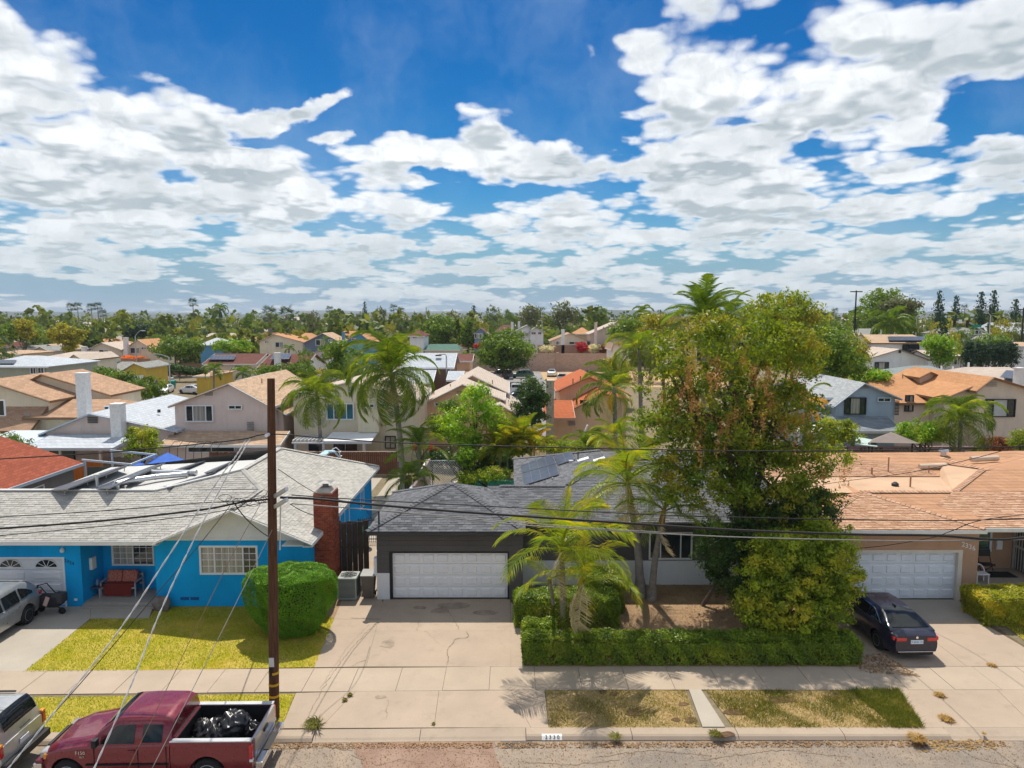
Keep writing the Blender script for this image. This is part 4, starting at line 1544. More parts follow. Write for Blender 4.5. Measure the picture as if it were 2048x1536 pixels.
g.tube([(sx_ - .75, sy_ - .2, .75), (sx_ - .55, sy_ - .2, 1.1), (sx_ - .2, sy_ - .18, 1.2), (sx_ + .1, sy_ - .18, .85), (sx_ + .45, sy_ - .18, .5)], .022, 8)
g.tube([(sx_ - .55, sy_ + .25, 1.1), (sx_ - .58, sy_ - .2, 1.1)], .028, 8)
g.tube([(sx_ - .6, sy_ + .2, .5), (sx_ + .45, sy_, .25)], .02, 8)
g.build('frame', M_sblk, st)
soft_box(sx_ - .5, sx_ + .5, sy_ - .22, sy_ + .26, .35, .78, 'seat', M_sblk, st)
soft_box(sx_ + .2, sx_ + .62, sy_ - .2, sy_ + .25, .5, .85, 'hood', mat('stroller_grey', (.05, .05, .055), .8), st)
g = MB()
g.bar((sx_ + .12, sy_ - .25, .8), (sx_ - .02, sy_ - .26, .45), .16, .02, (0, 1, 0))
g.build('cloth', mat('pink_cloth', (.55, .40, .38), .9), st)
for dx, dy, r in ((-.5, .22, .16), (-.5, -.2, .16), (.5, 0, .14)):
 g = MB()
 g.lathe((sx_ + dx, sy_ + dy - .02, r), [(r, 0), (r, .04)], 16, 0, 'y')
 g.build('wheel', mat('rubber', (.018, .018, .018), .8), st)
ac0 = G(662, 1158)
ax0, ax1, ay0, ay1 = -7.35, -6.55, 28.9, 29.75
ac = thing('air_conditioner', 'grey green outdoor air conditioner between the brick chimney and the side gate', 'air conditioner', ((ax0 + ax1) / 2, ay0, 0))
M_ac = paint('ac_grey', (.33, .36, .34))
g = MB()
g.box(ax0, ax1, ay0, ay1, .06, .98)
g.build('housing', M_ac, ac)
g = MB()
for k in range(16):
 z = .14 + k * .05
 g.box(ax0 + .05, ax1 - .05, ay0 - .012, ay0, z, z + .018)
 g.box(ax1, ax1 + .012, ay0 + .05, ay1 - .05, z, z + .018)
g.build('grille', mat('ac_dark', (.06, .07, .065), .7), ac)
g = MB()
cx_, cy_ = (ax0 + ax1) / 2, (ay0 + ay1) / 2
for r in (.08, .16, .24, .32):
 g.tube([(cx_ + r * math.cos(t), cy_ + r * math.sin(t), .995) for t in [i * math.pi / 10 for i in range(21)]], .008, 4)
for k in range(8):
 t = k * math.pi / 4
 g.bar((cx_ + .05 * math.cos(t), cy_ + .05 * math.sin(t), .995), (cx_ + .36 * math.cos(t + .5), cy_ + .36 * math.sin(t + .5), .995), .03, .01)
g.build('fan_grille', M_dark, ac)
gate = thing('side_gate', 'weathered dark plank gate between the blue and the dark grey house', 'gate', (-6.6, 30.9, 0))
M_gatew = wood('gate_wood', (.085, .065, .05))
gxa, gxb = PX(672, 30.9, 1.2), PX(738, 30.9, 1.2)
rr = random.Random(2)
n = 6
for k in range(n):
 a = gxa + (gxb - gxa) * k / n
 h = PZ(1043, 30.9) + rr.uniform(-.04, .04)
 g = MB()
 g.box(a + .008, a + (gxb - gxa) / n - .008, 30.9, 30.93 + rr.uniform(0, .01), .06, h, 0, rr.uniform(0, 1))
 g.build('board', M_gatew, gate)
g = MB()
g.box(gxa, gxb, 30.94, 30.99, .4, .5)
g.box(gxa, gxb, 30.94, 30.99, 1.6, 1.7)
g.build('rail', M_gatew, gate)
g = MB()
z = .55
g.tube([(gxa + .7, 30.6, z), (gxa + 1.35, 30.6, z)], .02, 8)
g.tube([(gxa + .7, 30.6, z), (gxa + .7, 30.6, 0)], .02, 8)
g.tube([(gxa + 1.15, 30.6, z + .06), (gxa + 1.15, 30.6, 0)], .03, 8)
tag(g.build('water_pipe', M_trim), 'white water pipe with valve standing before the plank gate', 'pipe')
SH_B = shinglemat('charcoal_shingle', (.10, .103, .113), (.205, .21, .225), .6)
M_siding = stucco('dark_stucco', (.125, .117, .113), .12)
M_lowwhite = stucco('white_base', (.78, .80, .83), .05)
hB = thing('house', 'dark grey single storey house with charcoal hip roof and white garage door', 'house', (-2.5, 29.1, 0))
YB_ = 29.1
bx0_, bx1_ = PX(754, YB_, 2), PX(1046, YB_, 2)
gdB = (PX(785, YB_, 1), PX(1015, YB_, 1), 0.03, PZ(1106, YB_))
EB = 3.1
B = MB()
zb = PZ(1146, YB_)
op = (gdB[0] - .12, gdB[1] + .06, 0, gdB[3] + .06)
wall_front(B, bx0_, bx1_, 0, EB, YB_, [op, (bx0_, op[0] - .0, 0, zb)])
B.box(bx0_, bx0_ + .2, YB_ + .2, 34.6, zb, EB)
B.box(bx1_ - .2, bx1_, YB_ + .2, 31, 0, EB)
YM = 30.75
winB = (PX(1298, YM, 2), PX(1385, YM, 2), PZ(1119, YM), PZ(1064, YM))
zlow = PZ(1121, YM)
wall_front(B, bx1_, 11.3, zlow, EB - .02, YM, [winB])
B.box(11.1, 11.3, YM + .2, 43, 0, EB)
B.box(.4, 11.1, 42.9, 43.1, 0, EB)
B.box(.3, .5, 34.9, 42.9, 0, EB - .05)
B.box(bx0_, .3, 34.6, 34.8, 0, EB - .05)
B.build('wall', M_siding, hB)
B = MB()
B.box(bx0_ - .02, op[0], YB_ - .03, YB_ + .2, 0, zb)
B.box(bx0_ - .02, bx0_ + .2, YB_ + .2, 34.6, 0, zb)
B.build('base_wall', M_lowwhite, hB)
B = MB()
B.box(bx1_ + .0, 11.32, YM - .04, YM + .18, 0, zlow - .002)
B.build('base_wall', M_lowwhite, hB)
B = MB()
zz = zb + .02
while zz < EB - .1:
 h = .2
 z1 = min(zz + h - .012, EB - .02)
 if zz < op[3]:
  z1 = min(z1, max(op[3], zz + .01))
  B.box(bx0_ - .012, op[0] - .0, YB_ - .014, YB_ - .001, zz, z1)
 else:
  B.box(bx0_ - .012, bx1_ + .0, YB_ - .014, YB_ - .001, zz, z1)
 zz += h
B.build('siding', M_siding, hB)['kind'] = 'stuff'
g = MB()
g.box(op[0] - .0, gdB[0] - .003, YB_ - .03, YB_ + .15, 0, op[3])
g.box(gdB[1] + .003, op[1], YB_ - .03, YB_ + .15, 0, op[3])
g.box(gdB[0] - .002, gdB[1] + .002, YB_ - .03, YB_ + .15, gdB[3] + .003, op[3] - .001)
g.build('door_frame', M_black, hB)
garage_door(hB, gdB[0], gdB[1], gdB[2], gdB[3], YB_, paint('garage_door_b', (.87, .87, .88), var=.02), 4, 8)
MB().box(bx0_ + .3, 11, 31.4, 31.5, 0, 2.9).build('inner_wall', MC['interior'], hB)
window(hB, *winB, YM, cols=(1, 2, 1), glasses=[M_glass], fw=.07)
ex0, ex1, ey0 = bx0_ - .3, bx1_ + .1, 28.5
EZ = 3.12
ap = ((ex0 + ex1) / 2, ey0 + (ex1 - ex0) / 2, EZ + .39 * (ex1 - ex0) / 2)
bk = 35.0
ap2 = (ap[0], bk - (ex1 - ex0) / 2, ap[2])
zM, sM = 3.0, .26
def zf(y):
 return zM + sM * (y - 30.2)
FP = [(ex0, ey0, EZ), (ex1, ey0, EZ), ap]
ym = 33.4
LP_ = [(ex0, bk, EZ), (ex0, ey0, EZ), ap, ap2]
RP_ = [(ex1, ey0, EZ), (ex1, 31.9, EZ), (-.95, 33.2, 3.9), ap2, ap]
RP_ = [(ex1, ey0, EZ), (ex1, bk, EZ), ap2, ap]
MP1 = [(ex1 - .1, 30.2, zM), (2.6, 30.2, zM), (2.6, ym, zf(ym)), (-1.2, ym, zf(ym))]
MP2 = [(2.6, 30.2, zM), (12.2, 30.2, zM), (12.2, 36.2, zf(36.2)), (4.95, 36.2, zf(36.2)), (2.6, ym, zf(ym))]
WL = [(.1, 43.4, 3.1), (.1, 33.5, 3.1), (2.6, ym, 3.84), (4.95, 36.2, 4.56), (4.95, 38.6, 4.56)]
WB = [(12, 43.4, 3.1), (.1, 43.4, 3.1), (4.95, 38.6, 4.56), (12, 38.6, 4.56)]
TOP = [(4.95, 36.2, 4.56), (12.2, 36.2, 4.56), (12, 38.6, 4.56), (4.95, 38.6, 4.56)]
MBK = [(.2, ym, 3.8), (-1.2, ym, 3.8), (ap2[0], ap2[1] + .5, 3.9), (-1.3, 35, 3.2), (.1, 35, 3.2)]
deck = MB()
for P in (FP, LP_, RP_, MP1, MP2, WL, WB, TOP):
 deck.poly([(x, y, z - .012) for x, y, z in P])
deck.poly([(ex1, bk, EZ - .01), (ex0, bk, EZ - .01), (ap2[0], ap2[1], ap2[2] - .01)])
roofB = deck.build('roof', SH_B, hB)
allB = MB()
for i, (P, k) in enumerate([(FP, 180), (LP_, 0), (RP_, 0), (MP1, 60), (MP2, 60), (WL, 0)]):
 merge(allB, shingle_roof(roofB, P, SH_B, nind=k, seed=i + 11, course=.155))
for a, b in ((ap, (ex0, ey0, EZ + .02)), (ap, (ex1, ey0, EZ + .02)), (ap, ap2), ((-.6, ym, 3.86), (2.6, ym, 3.86)), ((4.95, 36.2, 4.58), (2.6, ym, 3.86)), ((4.95, 38.6, 4.6), (.1, 43.4, 3.12)), ((4.95, 36.2, 4.6), (12.2, 36.2, 4.6)),
    (ap2, (ex0, bk, EZ + .02))):
 ridge_caps(allB, a, b, .28)
o = allB.build('shingles', SH_B, roofB)
o['kind'] = 'stuff'
g = MB()
g.box(ex0, ex1, ey0 - .02, ey0 + .03, EZ - .16, EZ - .02)
g.box(ex0 - .02, ex0 + .03, ey0 + .03, bk, EZ - .16, EZ - .02)
g.box(ex1, 12.2, 30.15, 30.2, zM - .16, zM - .01)
g.box(ex0 + .03, ex1, ey0 + .03, YB_, EZ - .15, EZ - .12)
g.box(ex1, 12.2, 30.2, YM, zM - .15, zM - .12)
g.build('fascia', mat('dark_fascia', (.045, .045, .05), .5), hB)
g = MB()
p = A(758, 1052, 28.9)
g.tube([(p.x, 28.9, EZ), (p.x, 28.9, PZ(1022, 28.9)), (p.x + .06, 28.9, PZ(1020, 28.9))], .035, 8)
g.tube([(p.x, 28.9, EZ - .02), (p.x, 28.9, EZ + .12)], .1, 8)
g.build('service_mast', M_dark, hB)
def on_WL(px, py, lift=.1):
 d = ray(px, py)
 t = (3.1 - .03 + lift - CAMH) / (d.z - .3 * d.x)
 return Vector((0, 0, CAMH)) + d * t
solar_quad(hB, [on_WL(1047, 970), on_WL(1118, 948), on_WL(1112, 928), on_WL(1044, 947)], 1, 4)
solar_quad(hB, [on_WL(1044, 946), on_WL(1112, 927), on_WL(1104, 908), on_WL(1041, 930)], 1, 4)
solar_quad(hB, [on_WL(1116, 929), on_WL(1150, 918), on_WL(1142, 902), on_WL(1108, 911)], 1, 2)
for (px, py, h, r) in ((1156, 920, .45, .03), (1142, 925, .12, .14), (1105, 960, .12, .05)):
 p = on_WL(px, py, 0)
 g = MB()
 g.tube([p, p + Vector((0, 0, h))], r, 10)
 g.build('vent_pipe', M_dark if r < .04 else M_galv, hB)
for (px, py) in ((1166, 918), (1198, 918)):
 p = on_WL(px, py, .03)
 g = MB()
 g.slab([p + Vector((-.3, -.25, -.09)), p + Vector((.3, -.25, .09)), p + Vector((.3, .25, .09)), p + Vector((-.3, .25, -.09))], .05)
 g.build('roof_vent', M_trim, hB)
tb_ = G(742, 1168)
bn = thing('trash_bin', 'grey brown wheeled trash bin standing against the dark garage corner', 'bin', (bx0_ - .42, 29.3, 0))
M_bin = mat('bin_plastic', (.13, .11, .09), .6)
g = MB()
xx, yy = bx0_ - .42, 29.35
g.add([(xx - .2, yy - .22, .05), (xx + .2, yy - .22, .05), (xx + .2, yy + .22, .05), (xx - .2, yy + .22, .05), (xx - .28, yy - .3, 1.0), (xx + .28, yy - .3, 1.0), (xx + .28, yy + .3, 1.0), (xx - .28, yy + .3, 1.0)],
  [(3, 2, 1, 0), (4, 5, 6, 7), (0, 1, 5, 4), (1, 2, 6, 5), (2, 3, 7, 6), (3, 0, 4, 7)])
g.build('body', M_bin, bn)
g = MB()
g.slab([(xx - .3, yy - .34, 1.05), (xx + .3, yy - .34, 1.05), (xx + .3, yy + .32, 1.12), (xx - .3, yy + .32, 1.12)], .05)
g.build('lid', mat('bin_lid', (.30, .30, .29), .5), bn)
for dx in (-.22, .22):
 g = MB()
 g.lathe((xx + dx - .02, yy + .24, .1), [(.1, 0), (.1, .05)], 12, 0, 'x')
 g.build('wheel', MC['rubber'], bn)
g = MB()
g.box(bx0_ - .16, bx0_ - .02, 29.15, 29.5, 1.0, 1.75)
tag(g.build('meter_box', M_trim), 'white electric meter box on the left wall of the dark garage', 'meter box')
M_sidewall = stucco('side_wall_blue', (.42, .52, .60))
sw = thing('garden_wall', 'pale block wall running back between the blue and the dark grey house', 'wall', (-5.95, 31, 0))
g = MB()
g.box(-6.05, -5.88, 31.0, 50.0, 0, 1.75)
g.build('wall_body', M_sidewall, sw)
g = MB()
g.box(-6.08, -5.85, 30.97, 50.0, 1.75, 1.8)
g.build('wall_cap', M_trim, sw)
g = MB()
for (px, a, b) in ((735, 960, 975),):
 pass
pr = thing('pool_fence', 'dark metal picket fence across the side yard of the blue house', 'fence', (-7, 36.8, 0))
g = MB()
ra, rb = -8.2, -6.1
g.box(ra, rb, 36.78, 36.82, 1.15, 1.19)
g.box(ra, rb, 36.78, 36.82, .12, .16)
g.build('rail', M_dark, pr)
for k in range(19):
 x = ra + .05 + k * .112
 MB().box(x - .009, x + .009, 36.79, 36.81, .0, 1.3).build('picket', M_dark, pr)
g = MB()
g.lathe((-7.75, 35.9, .0), [(.05, 0), (.06, .6), (.5, .75), (.52, .95), (.1, 1.05)], 16)
tag(g.build('patio_umbrella', mat('teal_cloth', (.01, .30, .26), .8)), 'closed teal patio umbrella behind the blue house', 'umbrella')
SH_C = shinglemat('orange_shingle', (.45, .25, .15), (.66, .43, .29), .7)
M_tan = stucco('tan_stucco', (.50, .31, .20), .08)
M_flatC = mat('tan_membrane', (.54, .36, .235), .9, .12, .6, dirt=.3)
hC = thing('house', 'tan stucco house with orange shingle roof and white garage door', 'house', (16.2, 29, 0))
YC = 29.0
cxL, cxR = 12.3, PX(1955, YC, 1.5)
gdC = (PX(1686, YC, 1), PX(1913, YC, 1), .02, PZ(1105, YC))
EC = 3.2
B = MB()
opC = (gdC[0] - .15, gdC[1] + .18, 0, gdC[3] + .12)
wall_front(B, cxL, cxR, 0, EC, YC, [opC])
B.box(cxR - .2, cxR, YC + .2, 31.6, 0, EC)
B.box(cxL, cxL + .2, YC + .2, 39, 0, EC)
YP = 31.6
winC = (PX(1952, YP, 2), PX(1984, YP, 2), PZ(1103, YP), PZ(1054, YP))
wall_front(B, cxR - .3, PX(2024, YP, 1.5), 0, EC, YP, [winC])
B.box(PX(2024, YP, 1.5), PX(2024, YP, 1.5) + .2, 30.2, YP + .2, 0, .25)
B.build('wall', M_tan, hC)
B = MB()
B.box(21.4, 27, 40, 40.2, 0, EC)
B.build('rear_wall', M_tan, hC)
g = MB()
g.box(opC[0], gdC[0] - .002, YC - .04, YC + .2, 0, opC[3])
g.box(gdC[1] + .002, opC[1], YC - .04, YC + .2, 0, opC[3])
g.box(gdC[0] - .001, gdC[1] + .001, YC - .04, YC + .2, gdC[3] + .003, opC[3] - .001)
g.build('door_frame', paint('cream_trim', (.66, .60, .52)), hC)
garage_door(hC, gdC[0], gdC[1], gdC[2], gdC[3], YC, paint('garage_door_c', (.72, .78, .84)), 4, 8, recess=.14)
cex0, cex1, cey = 12.3, PX(1973, 28.45, 3.2), 28.45
apC = ((cex0 + cex1) / 2 + .05, 31.8, 3.97)
crn = (20.2, 31.85, 3.95)
pk = (23.0, 34.1, 4.52)
sC = .262
C1 = [(cex0, cey, 3.22), (cex1, cey, 3.22), apC]
C2 = [(cex1, cey, 3.22), (20.4, 30.6, 3.62), crn, (apC[0], 31.85, 3.97)]
zC = lambda y: 3.22 + .24 * (y - 28.8)
CM = [(cex1 - .15, 28.75, 3.22), (31, 28.75, 3.22), (31, 34.1, 4.52), pk, crn, (17.9, 31.85, 3.96)]
CL = [(cex0, 36, 3.22), (cex0, cey, 3.22), apC, (apC[0], 33, 3.97)]
CR2 = [(31, 34.1, 4.52), (31, 38.6, 4.9), (25, 38.6, 4.9), (22.4, 36.5, 4.75), pk]
RB = [(12.5, 34.9, 3.96), (21.4, 34.9, 3.96), (22.4, 36.5, 4.2), (25, 38.6, 4.5), (12.5, 38.6, 4.42)]
deck = MB()
for P in (C1, C2, CM, CL, RB):
 deck.poly([(x, y, z - .014) for x, y, z in P])
deck.poly([(31, 34.1, 4.5), (31, 38.6, 4.6), (25, 38.6, 4.5), (22.4, 36.5, 4.2), (23, 34.1, 4.5)])
deck.poly([(12.5, 38.6, 4.42), (31, 38.6, 4.55), (31, 42, 3.3), (12.5, 42, 3.3)])
roofC = deck.build('roof', roofmat('orange_deck', (.50, .28, .165), .12, .15), hC)
allB = MB()
C2s = [(cex1, cey, 3.22), (cex1 + .9, 30.4, 3.55), crn, (apC[0], 31.8, 3.97)]
for i, (P, k) in enumerate([(C1, 150), ([(cex1, cey, 3.22), (cex1 + .01, 31.85, 3.22), (apC[0] + .4, 31.85, 3.97), apC], 0),
       ([(cex1 - .15, 28.75, 3.22), (31, 28.75, 3.22), (31, 34.1, 4.52), pk, crn, (18.3, 31.85, 3.96)], 150), (RB, 0)]):
 if i == 3:
  P = [(12.5, 34.9, 3.96), (21.4, 34.9, 3.96), (22.0, 38.6, 4.42), (12.5, 38.6, 4.42)]
 merge(allB, shingle_roof(roofC, P, SH_C, nind=k, seed=i + 31, course=.15, width=.31, lip=.022))
for a, b in ((apC, (cex0, cey, 3.24)), (apC, (cex1, cey, 3.24)), (pk, crn), (crn, apC), ((22.4, 36.5, 4.6), pk), (pk, (31, 35.6, 3.9))):
 ridge_caps(allB, a, b, .3, .2)
o = allB.build('shingles', SH_C, roofC)
o['kind'] = 'stuff'
g = MB()
g.poly([(12.5, 31.9, 3.86), crn, pk, (22.4, 36.5, 4.3), (21.4, 34.9, 3.93), (12.5, 34.95, 3.93)])
g.build('flat_roof', M_flatC, hC)
g = MB()
g.box(cex0, cex1 + .02, cey - .04, cey, 3.05, 3.2)
g.box(cex1 - .02, 27, 28.68, 28.73, 3.06, 3.21)
g.box(cex0, cex1, cey, YC, 3.06, 3.09)
g.box(cex1 + .02, 27, 28.74, 31.6, 3.02, 3.05)
g.build('fascia', M_fascia, hC)
for (px, py, h, r, Yv) in ((1777, 930, .75, .035, 35.6), (1744, 940, .3, .05, 35.2), (1858, 935, .35, .03, 35.4), (1820, 980, .42, .04, 32.8)):
 p = A(px, py, Yv)
 g = MB()
 g.tube([(p.x, Yv, 3.9), (p.x, Yv, 4.05 + h)], r, 8)
 g.build('vent_pipe', mat('tan_pipe', (.38, .22, .12), .7), hC)
for (px, py, Yv, w, z) in ((1868, 932, 36, .75, 4.1), (1968, 930, 36.2, .7, 4.45)):
 p = A(px, py, Yv)
 g = MB()
 g.tube([(p.x - w, Yv, z + .12), (p.x + w, Yv, z + .18)], .14, 10)
 g.build('roof_duct', mat('tan_duct', (.62, .5, .38), .6), hC)
p = A(1790, 974, 33)
g = MB()
g.lathe((p.x, 33, 3.86), [(.1, 0), (.16, .08), (.16, .2), (.06, .28)], 10)
g.build('roof_vent', M_dark, hC)
p = A(1887, 912, 38)
g = MB()
g.lathe((p.x, 38, 4.4), [(.14, 0), (.14, .22), (.26, .24), (.22, .36)], 10)
g.build('roof_vent', M_galv, hC)
g = MB()
g.box(cxR + .002, 27, 29.2, YP, 0, .45)
g.build('porch_floor', M_porch, hC)
g = MB()
g.box(cxR - .55, cxR + .25, 28.45, 29.19, 0, .15)
g.box(cxR + .0, 20.6, 28.2, 29.19, .0, .3)
tag(g.build('porch_step', M_porch), 'two concrete steps at the right corner of the tan garage', 'steps')
window(hC, *winC, YP, glasses=[M_glass3], fw=.09, cols=(1,))
xd = PX(2026, YP, 1.5)
g = MB()
for k in range(9):
 y = 30.2 + k * .17
 g.box(xd, xd + .03, y, y + .02, .5, 2.65)
g.box(xd - .01, xd + .04, 30.1, 30.2, .45, 2.7)
g.box(xd - .01, xd + .04, 31.5, 31.59, .45, 2.7)
g.box(xd - .01, xd + .04, 30.2, 31.5, 2.6, 2.7)
g.box(xd - .01, xd + .04, 30.2, 31.5, 1.5, 1.6)
g.build('security_door', paint('security_white', (.55, .54, .52)), hC)
g = MB()
g.box(xd + .06, xd + .1, 30.1, 31.59, .45, 2.9)
g.build('door', mat('dim_door', (.16, .14, .12), .7), hC)
for k, ch in enumerate('2336'):
 q = A(1926 + k * 7.0, 1093 + k * 2.6, YC)
 text_mesh('number', ch, (q.x, YC - .008, q.z), (math.pi / 2, 0, 0), .30, M_white, hC, .012)
p = A(1996, 1088, YP)
g = MB()
g.box(p.x - .13, p.x + .13, YP - .12, YP, p.z - .22, p.z + .2)
tag(g.build('mailbox', M_trim), 'white mailbox on the tan porch wall beside the window', 'mailbox')
fc = thing('folding_chair', 'black folding chair on the porch behind the tan garage corner', 'chair', (PX(1970, 31, .8), 31.0, .45))
x0_, x1_ = PX(1957, 31, 1), PX(1981, 31, 1)
g = MB()
for x in (x0_, x1_):
 g.tube([(x, 31.2, 1.55), (x, 30.95, .9), (x, 30.7, .45)], .018, 6)
 g.tube([(x, 30.7, .95), (x, 31.3, .45)], .018, 6)
g.tube([(x0_, 31.2, 1.55), (x1_, 31.2, 1.55)], .018, 6)
g.build('frame', M_dark, fc)
MB().box(x0_, x1_, 30.65, 31.05, .88, .92).build('seat', M_dark, fc)
MB().box(x0_, x1_, 31.05, 31.08, 1.2, 1.5).build('backrest', M_dark, fc)
g = MB()
q = G(2012, 1150, .45)
g.slab([(q.x - .9, 30.4, .465), (q.x + .35, 30.4, .465), (q.x + .35, 31.1, .465), (q.x - .9, 31.1, .465)], .012)
tag(g.build('doormat', mat('mat_black', (.025, .025, .025), .95)), 'black doormat on the porch of the tan house', 'doormat')
wk = thing('garden_chair', 'white round backed chair on the tan porch next to the garage corner', 'chair', (PX(1958, 30, .8), 30, .45))
g = MB()
cxx = PX(1955, 30.1, .8)
g.tube([(cxx + .3 * math.cos(t), 30.1 + .05 * math.sin(t), .85 + .32 * math.sin(t)) for t in [i * math.pi / 10 for i in range(11)]], .025, 6)
g.build('backrest', M_trim, wk)
MB().box(cxx - .28, cxx + .28, 29.7, 30.1, .82, .87).build('seat', M_trim, wk)
for dx in (-.25, .25):
 for y in (29.74, 30.06):
  MB().box(cxx + dx - .02, cxx + dx + .02, y - .02, y + .02, .45, .82).build('leg', M_trim, wk)
def gf(h, Y, Lp, Ap, Rp, depth, wall, roof, z0=0.0, oh=.35, trim=None, t=.14, holes=None, name='roof'):
 """block whose gable faces the street: photo points of left eave tip, apex and right eave tip fix its size at depth Y"""
 trim = trim or M_fascia
 l, a, r = A(*Lp, Y), A(*Ap, Y), A(*Rp, Y)
 B = MB()
 sl = (a.z - l.z) / max(.1, a.x - l.x)
 sr = (a.z - r.z) / max(.1, r.x - a.x)
 yl = Y + oh
 wl, wr = l.x + oh, r.x - oh
 B.prism([(wl, yl, z0), (wr, yl, z0), (wr, yl, r.z + sr * oh - t), (a.x, yl, a.z - t - .02), (wl, yl, l.z + sl * oh - t)], (0, depth - 2 * oh, 0))
 B.build('wall', wall, h)
 R_ = MB()
 d = (0, depth, 0)
 for p, q in ((l, a), (a, r)):
  R_.slab([(p.x, Y, p.z), (q.x, Y, q.z), (q.x, Y + depth, q.z), (p.x, Y + depth, p.z)], t)
 R_.build(name, roof, h)
 T = MB()
 T.bar((l.x, Y - .02, l.z - .06), (a.x, Y - .02, a.z - .06), .05, .2, (0, 1, 0))
 T.bar((a.x, Y - .021, a.z - .06), (r.x, Y - .021, r.z - .06), .05, .2, (0, 1, 0))
 T.bar((r.x + .02, Y, r.z - .08), (r.x + .02, Y + depth, r.z - .08), .04, .18)
 T.bar((l.x - .02, Y, l.z - .08), (l.x - .02, Y + depth, l.z - .08), .04, .18)
 T.build('fascia', trim, h)
 return l, a, r
def sf(h, Y, px0, px1, pye, pyr, run, wall, roof, z0=0.0, hl=0.0, hr=0.0, back=None, oh=.4, trim=None, t=.14, walls=True, drop=None, name='roof'):
 """block with its eave towards the street: eave row pye and ridge row pyr at depths Y and Y+run"""
 trim = trim or M_fascia
 ze, zr = PZ(pye, Y), PZ(pyr, Y + run)
 xl, xr = PX(px0, Y, ze), PX(px1, Y, ze)
 back = run if back is None else back
 R_ = MB()
 R_.slab([(xl, Y, ze), (xr, Y, ze), (xr - hr, Y + run, zr), (xl + hl, Y + run, zr)], t)
 zb = ze if back else zr
 if back:
  R_.slab([(xr, Y + run + back, zb), (xl, Y + run + back, zb), (xl + hl, Y + run, zr), (xr - hr, Y + run, zr)], t)
  if hl:
   R_.slab([(xl, Y + run + back, zb), (xl, Y, ze), (xl + hl, Y + run, zr)], t)
  if hr:
   R_.slab([(xr, Y, ze), (xr, Y + run + back, zb), (xr - hr, Y + run, zr)], t)
 R_.build(name, roof, h)
 if walls:
  B = MB()
  yb = Y + run + max(back, 0) - (oh if back else 0)
  top = ze - .1
  B.box(xl + oh, xr - oh, Y + oh, yb, z0, top)
  if back and not hl:
   B.prism([(xl + oh, Y + oh, top), (xl + oh, yb, top), (xl + oh, Y + run, zr - t - .1)], (.2, 0, 0))
  if back and not hr:
   B.prism([(xr - oh - .2, Y + oh, top), (xr - oh - .2, yb, top), (xr - oh - .2, Y + run, zr - t - .1)], (.2, 0, 0))
  B.build('wall', wall, h)
 T = MB()
 T.bar((xl, Y - .02, ze - .09), (xr, Y - .02, ze - .09), .04, .2)
 if not hl:
  T.bar((xl - .02, Y, ze - .08), (xl - .02 + hl, Y + run, zr - .08), .04, .2)
 if not hr:
  T.bar((xr + .02, Y, ze - .08), (xr + .02 - hr, Y + run, zr - .08), .04, .2)
 T.build('fascia', trim, h)
 return xl, xr, ze, zr
def win(h, px0, py0, px1, py1, Y, cols=(1, 1), gl=None, frame=None, fw=.07, grid=None, out=.06):
 a, b = PX(px0, Y, PZ(py0, Y)), PX(px1, Y, PZ(py0, Y))
 return window(h, a, b, PZ(py1, Y), PZ(py0, Y), Y, frame or M_trim, gl or [M_glass], cols, fw, grid, out=out)
def chim(h, px0, px1, pyt, Y, m, z0=0.0, d=.8, pots=True):
 a, b, z = PX(px0, Y, 5), PX(px1, Y, 5), PZ(pyt, Y)
 g = MB()
 g.box(a, b, Y, Y + d, z0, z)
 c = g.build('chimney', m, h)
 g = MB()
 g.box(a - .05, b + .05, Y - .05, Y + d + .05, z, z + .12)
 g.build('chimney_cap', m, c)
 return c
def pipes(h, L, Y, z, m=None, r=.05):
 for (px, py0, py1) in L:
  g = MB()
  x = PX(px, Y, z)
  g.tube([(x, Y, PZ(py1, Y)), (x, Y, PZ(py0, Y))], r, 6)
  g.build('vent_pipe', m or MC['tan_pipe'], h)
def vents(h, px0, py0, px1, py1, Y, m=None):
 a, b = PX(px0, Y, 5), PX(px1, Y, 5)
 z0, z1 = PZ(py1, Y), PZ(py0, Y)
 g = MB()
 n = max(2, int((z1 - z0) / .12))
 for i in range(n):
  z = z0 + (z1 - z0) * i / n
  g.box(a, b, Y - .06, Y, z, z + (z1 - z0) / n * .65)
 g.build('louvre_vent', m or mat('vent_grey', (.30, .28, .26), .8), h)
def HH(label, px, Y, cat='house', name='house', loc=None):
 return thing(name, label, cat, (PX(px, Y, 0), Y, 0))
Rtan = roofmat('tan_roof', (0.519, 0.366, 0.248))
Rbrn = roofmat('brown_roof', (0.450, 0.288, 0.188))
Rpale = roofmat('pale_roof', (0.560, 0.470, 0.392), .1)
Rwht = roofmat('white_blue_roof', (.50, .54, .58), .1)
Rgry = roofmat('grey_roof', (.30, .30, .28))
Rslate = roofmat('slate_roof', (.25, .28, .31), .25)
Ror = roofmat('orange_roof', (0.550, 0.286, 0.143), .14)
Rred = roofmat('red_roof', (.30, .085, .05), .2)
Rterra = roofmat('terracotta_roof', (.48, .145, .065), .1)
Rmar = roofmat('maroon_roof', (.17, .075, .06), .2)
Rgrn = roofmat('green_roof', (.11, .20, .16), .1)
Wcream = stucco('cream_stucco', (0.840, 0.744, 0.562))
Wbeige = stucco('beige_stucco', (0.758, 0.632, 0.505))
Wpink = stucco('pinkish_stucco', (0.772, 0.632, 0.562))
Wwhite = stucco('white_stucco', (0.840, 0.840, 0.840))
Wpeach = stucco('peach_stucco', (0.840, 0.562, 0.365))
Wgrey = stucco('grey_stucco', (0.468, 0.442, 0.416))
Wbgrey = stucco('blue_grey_stucco', (0.365, 0.463, 0.562))
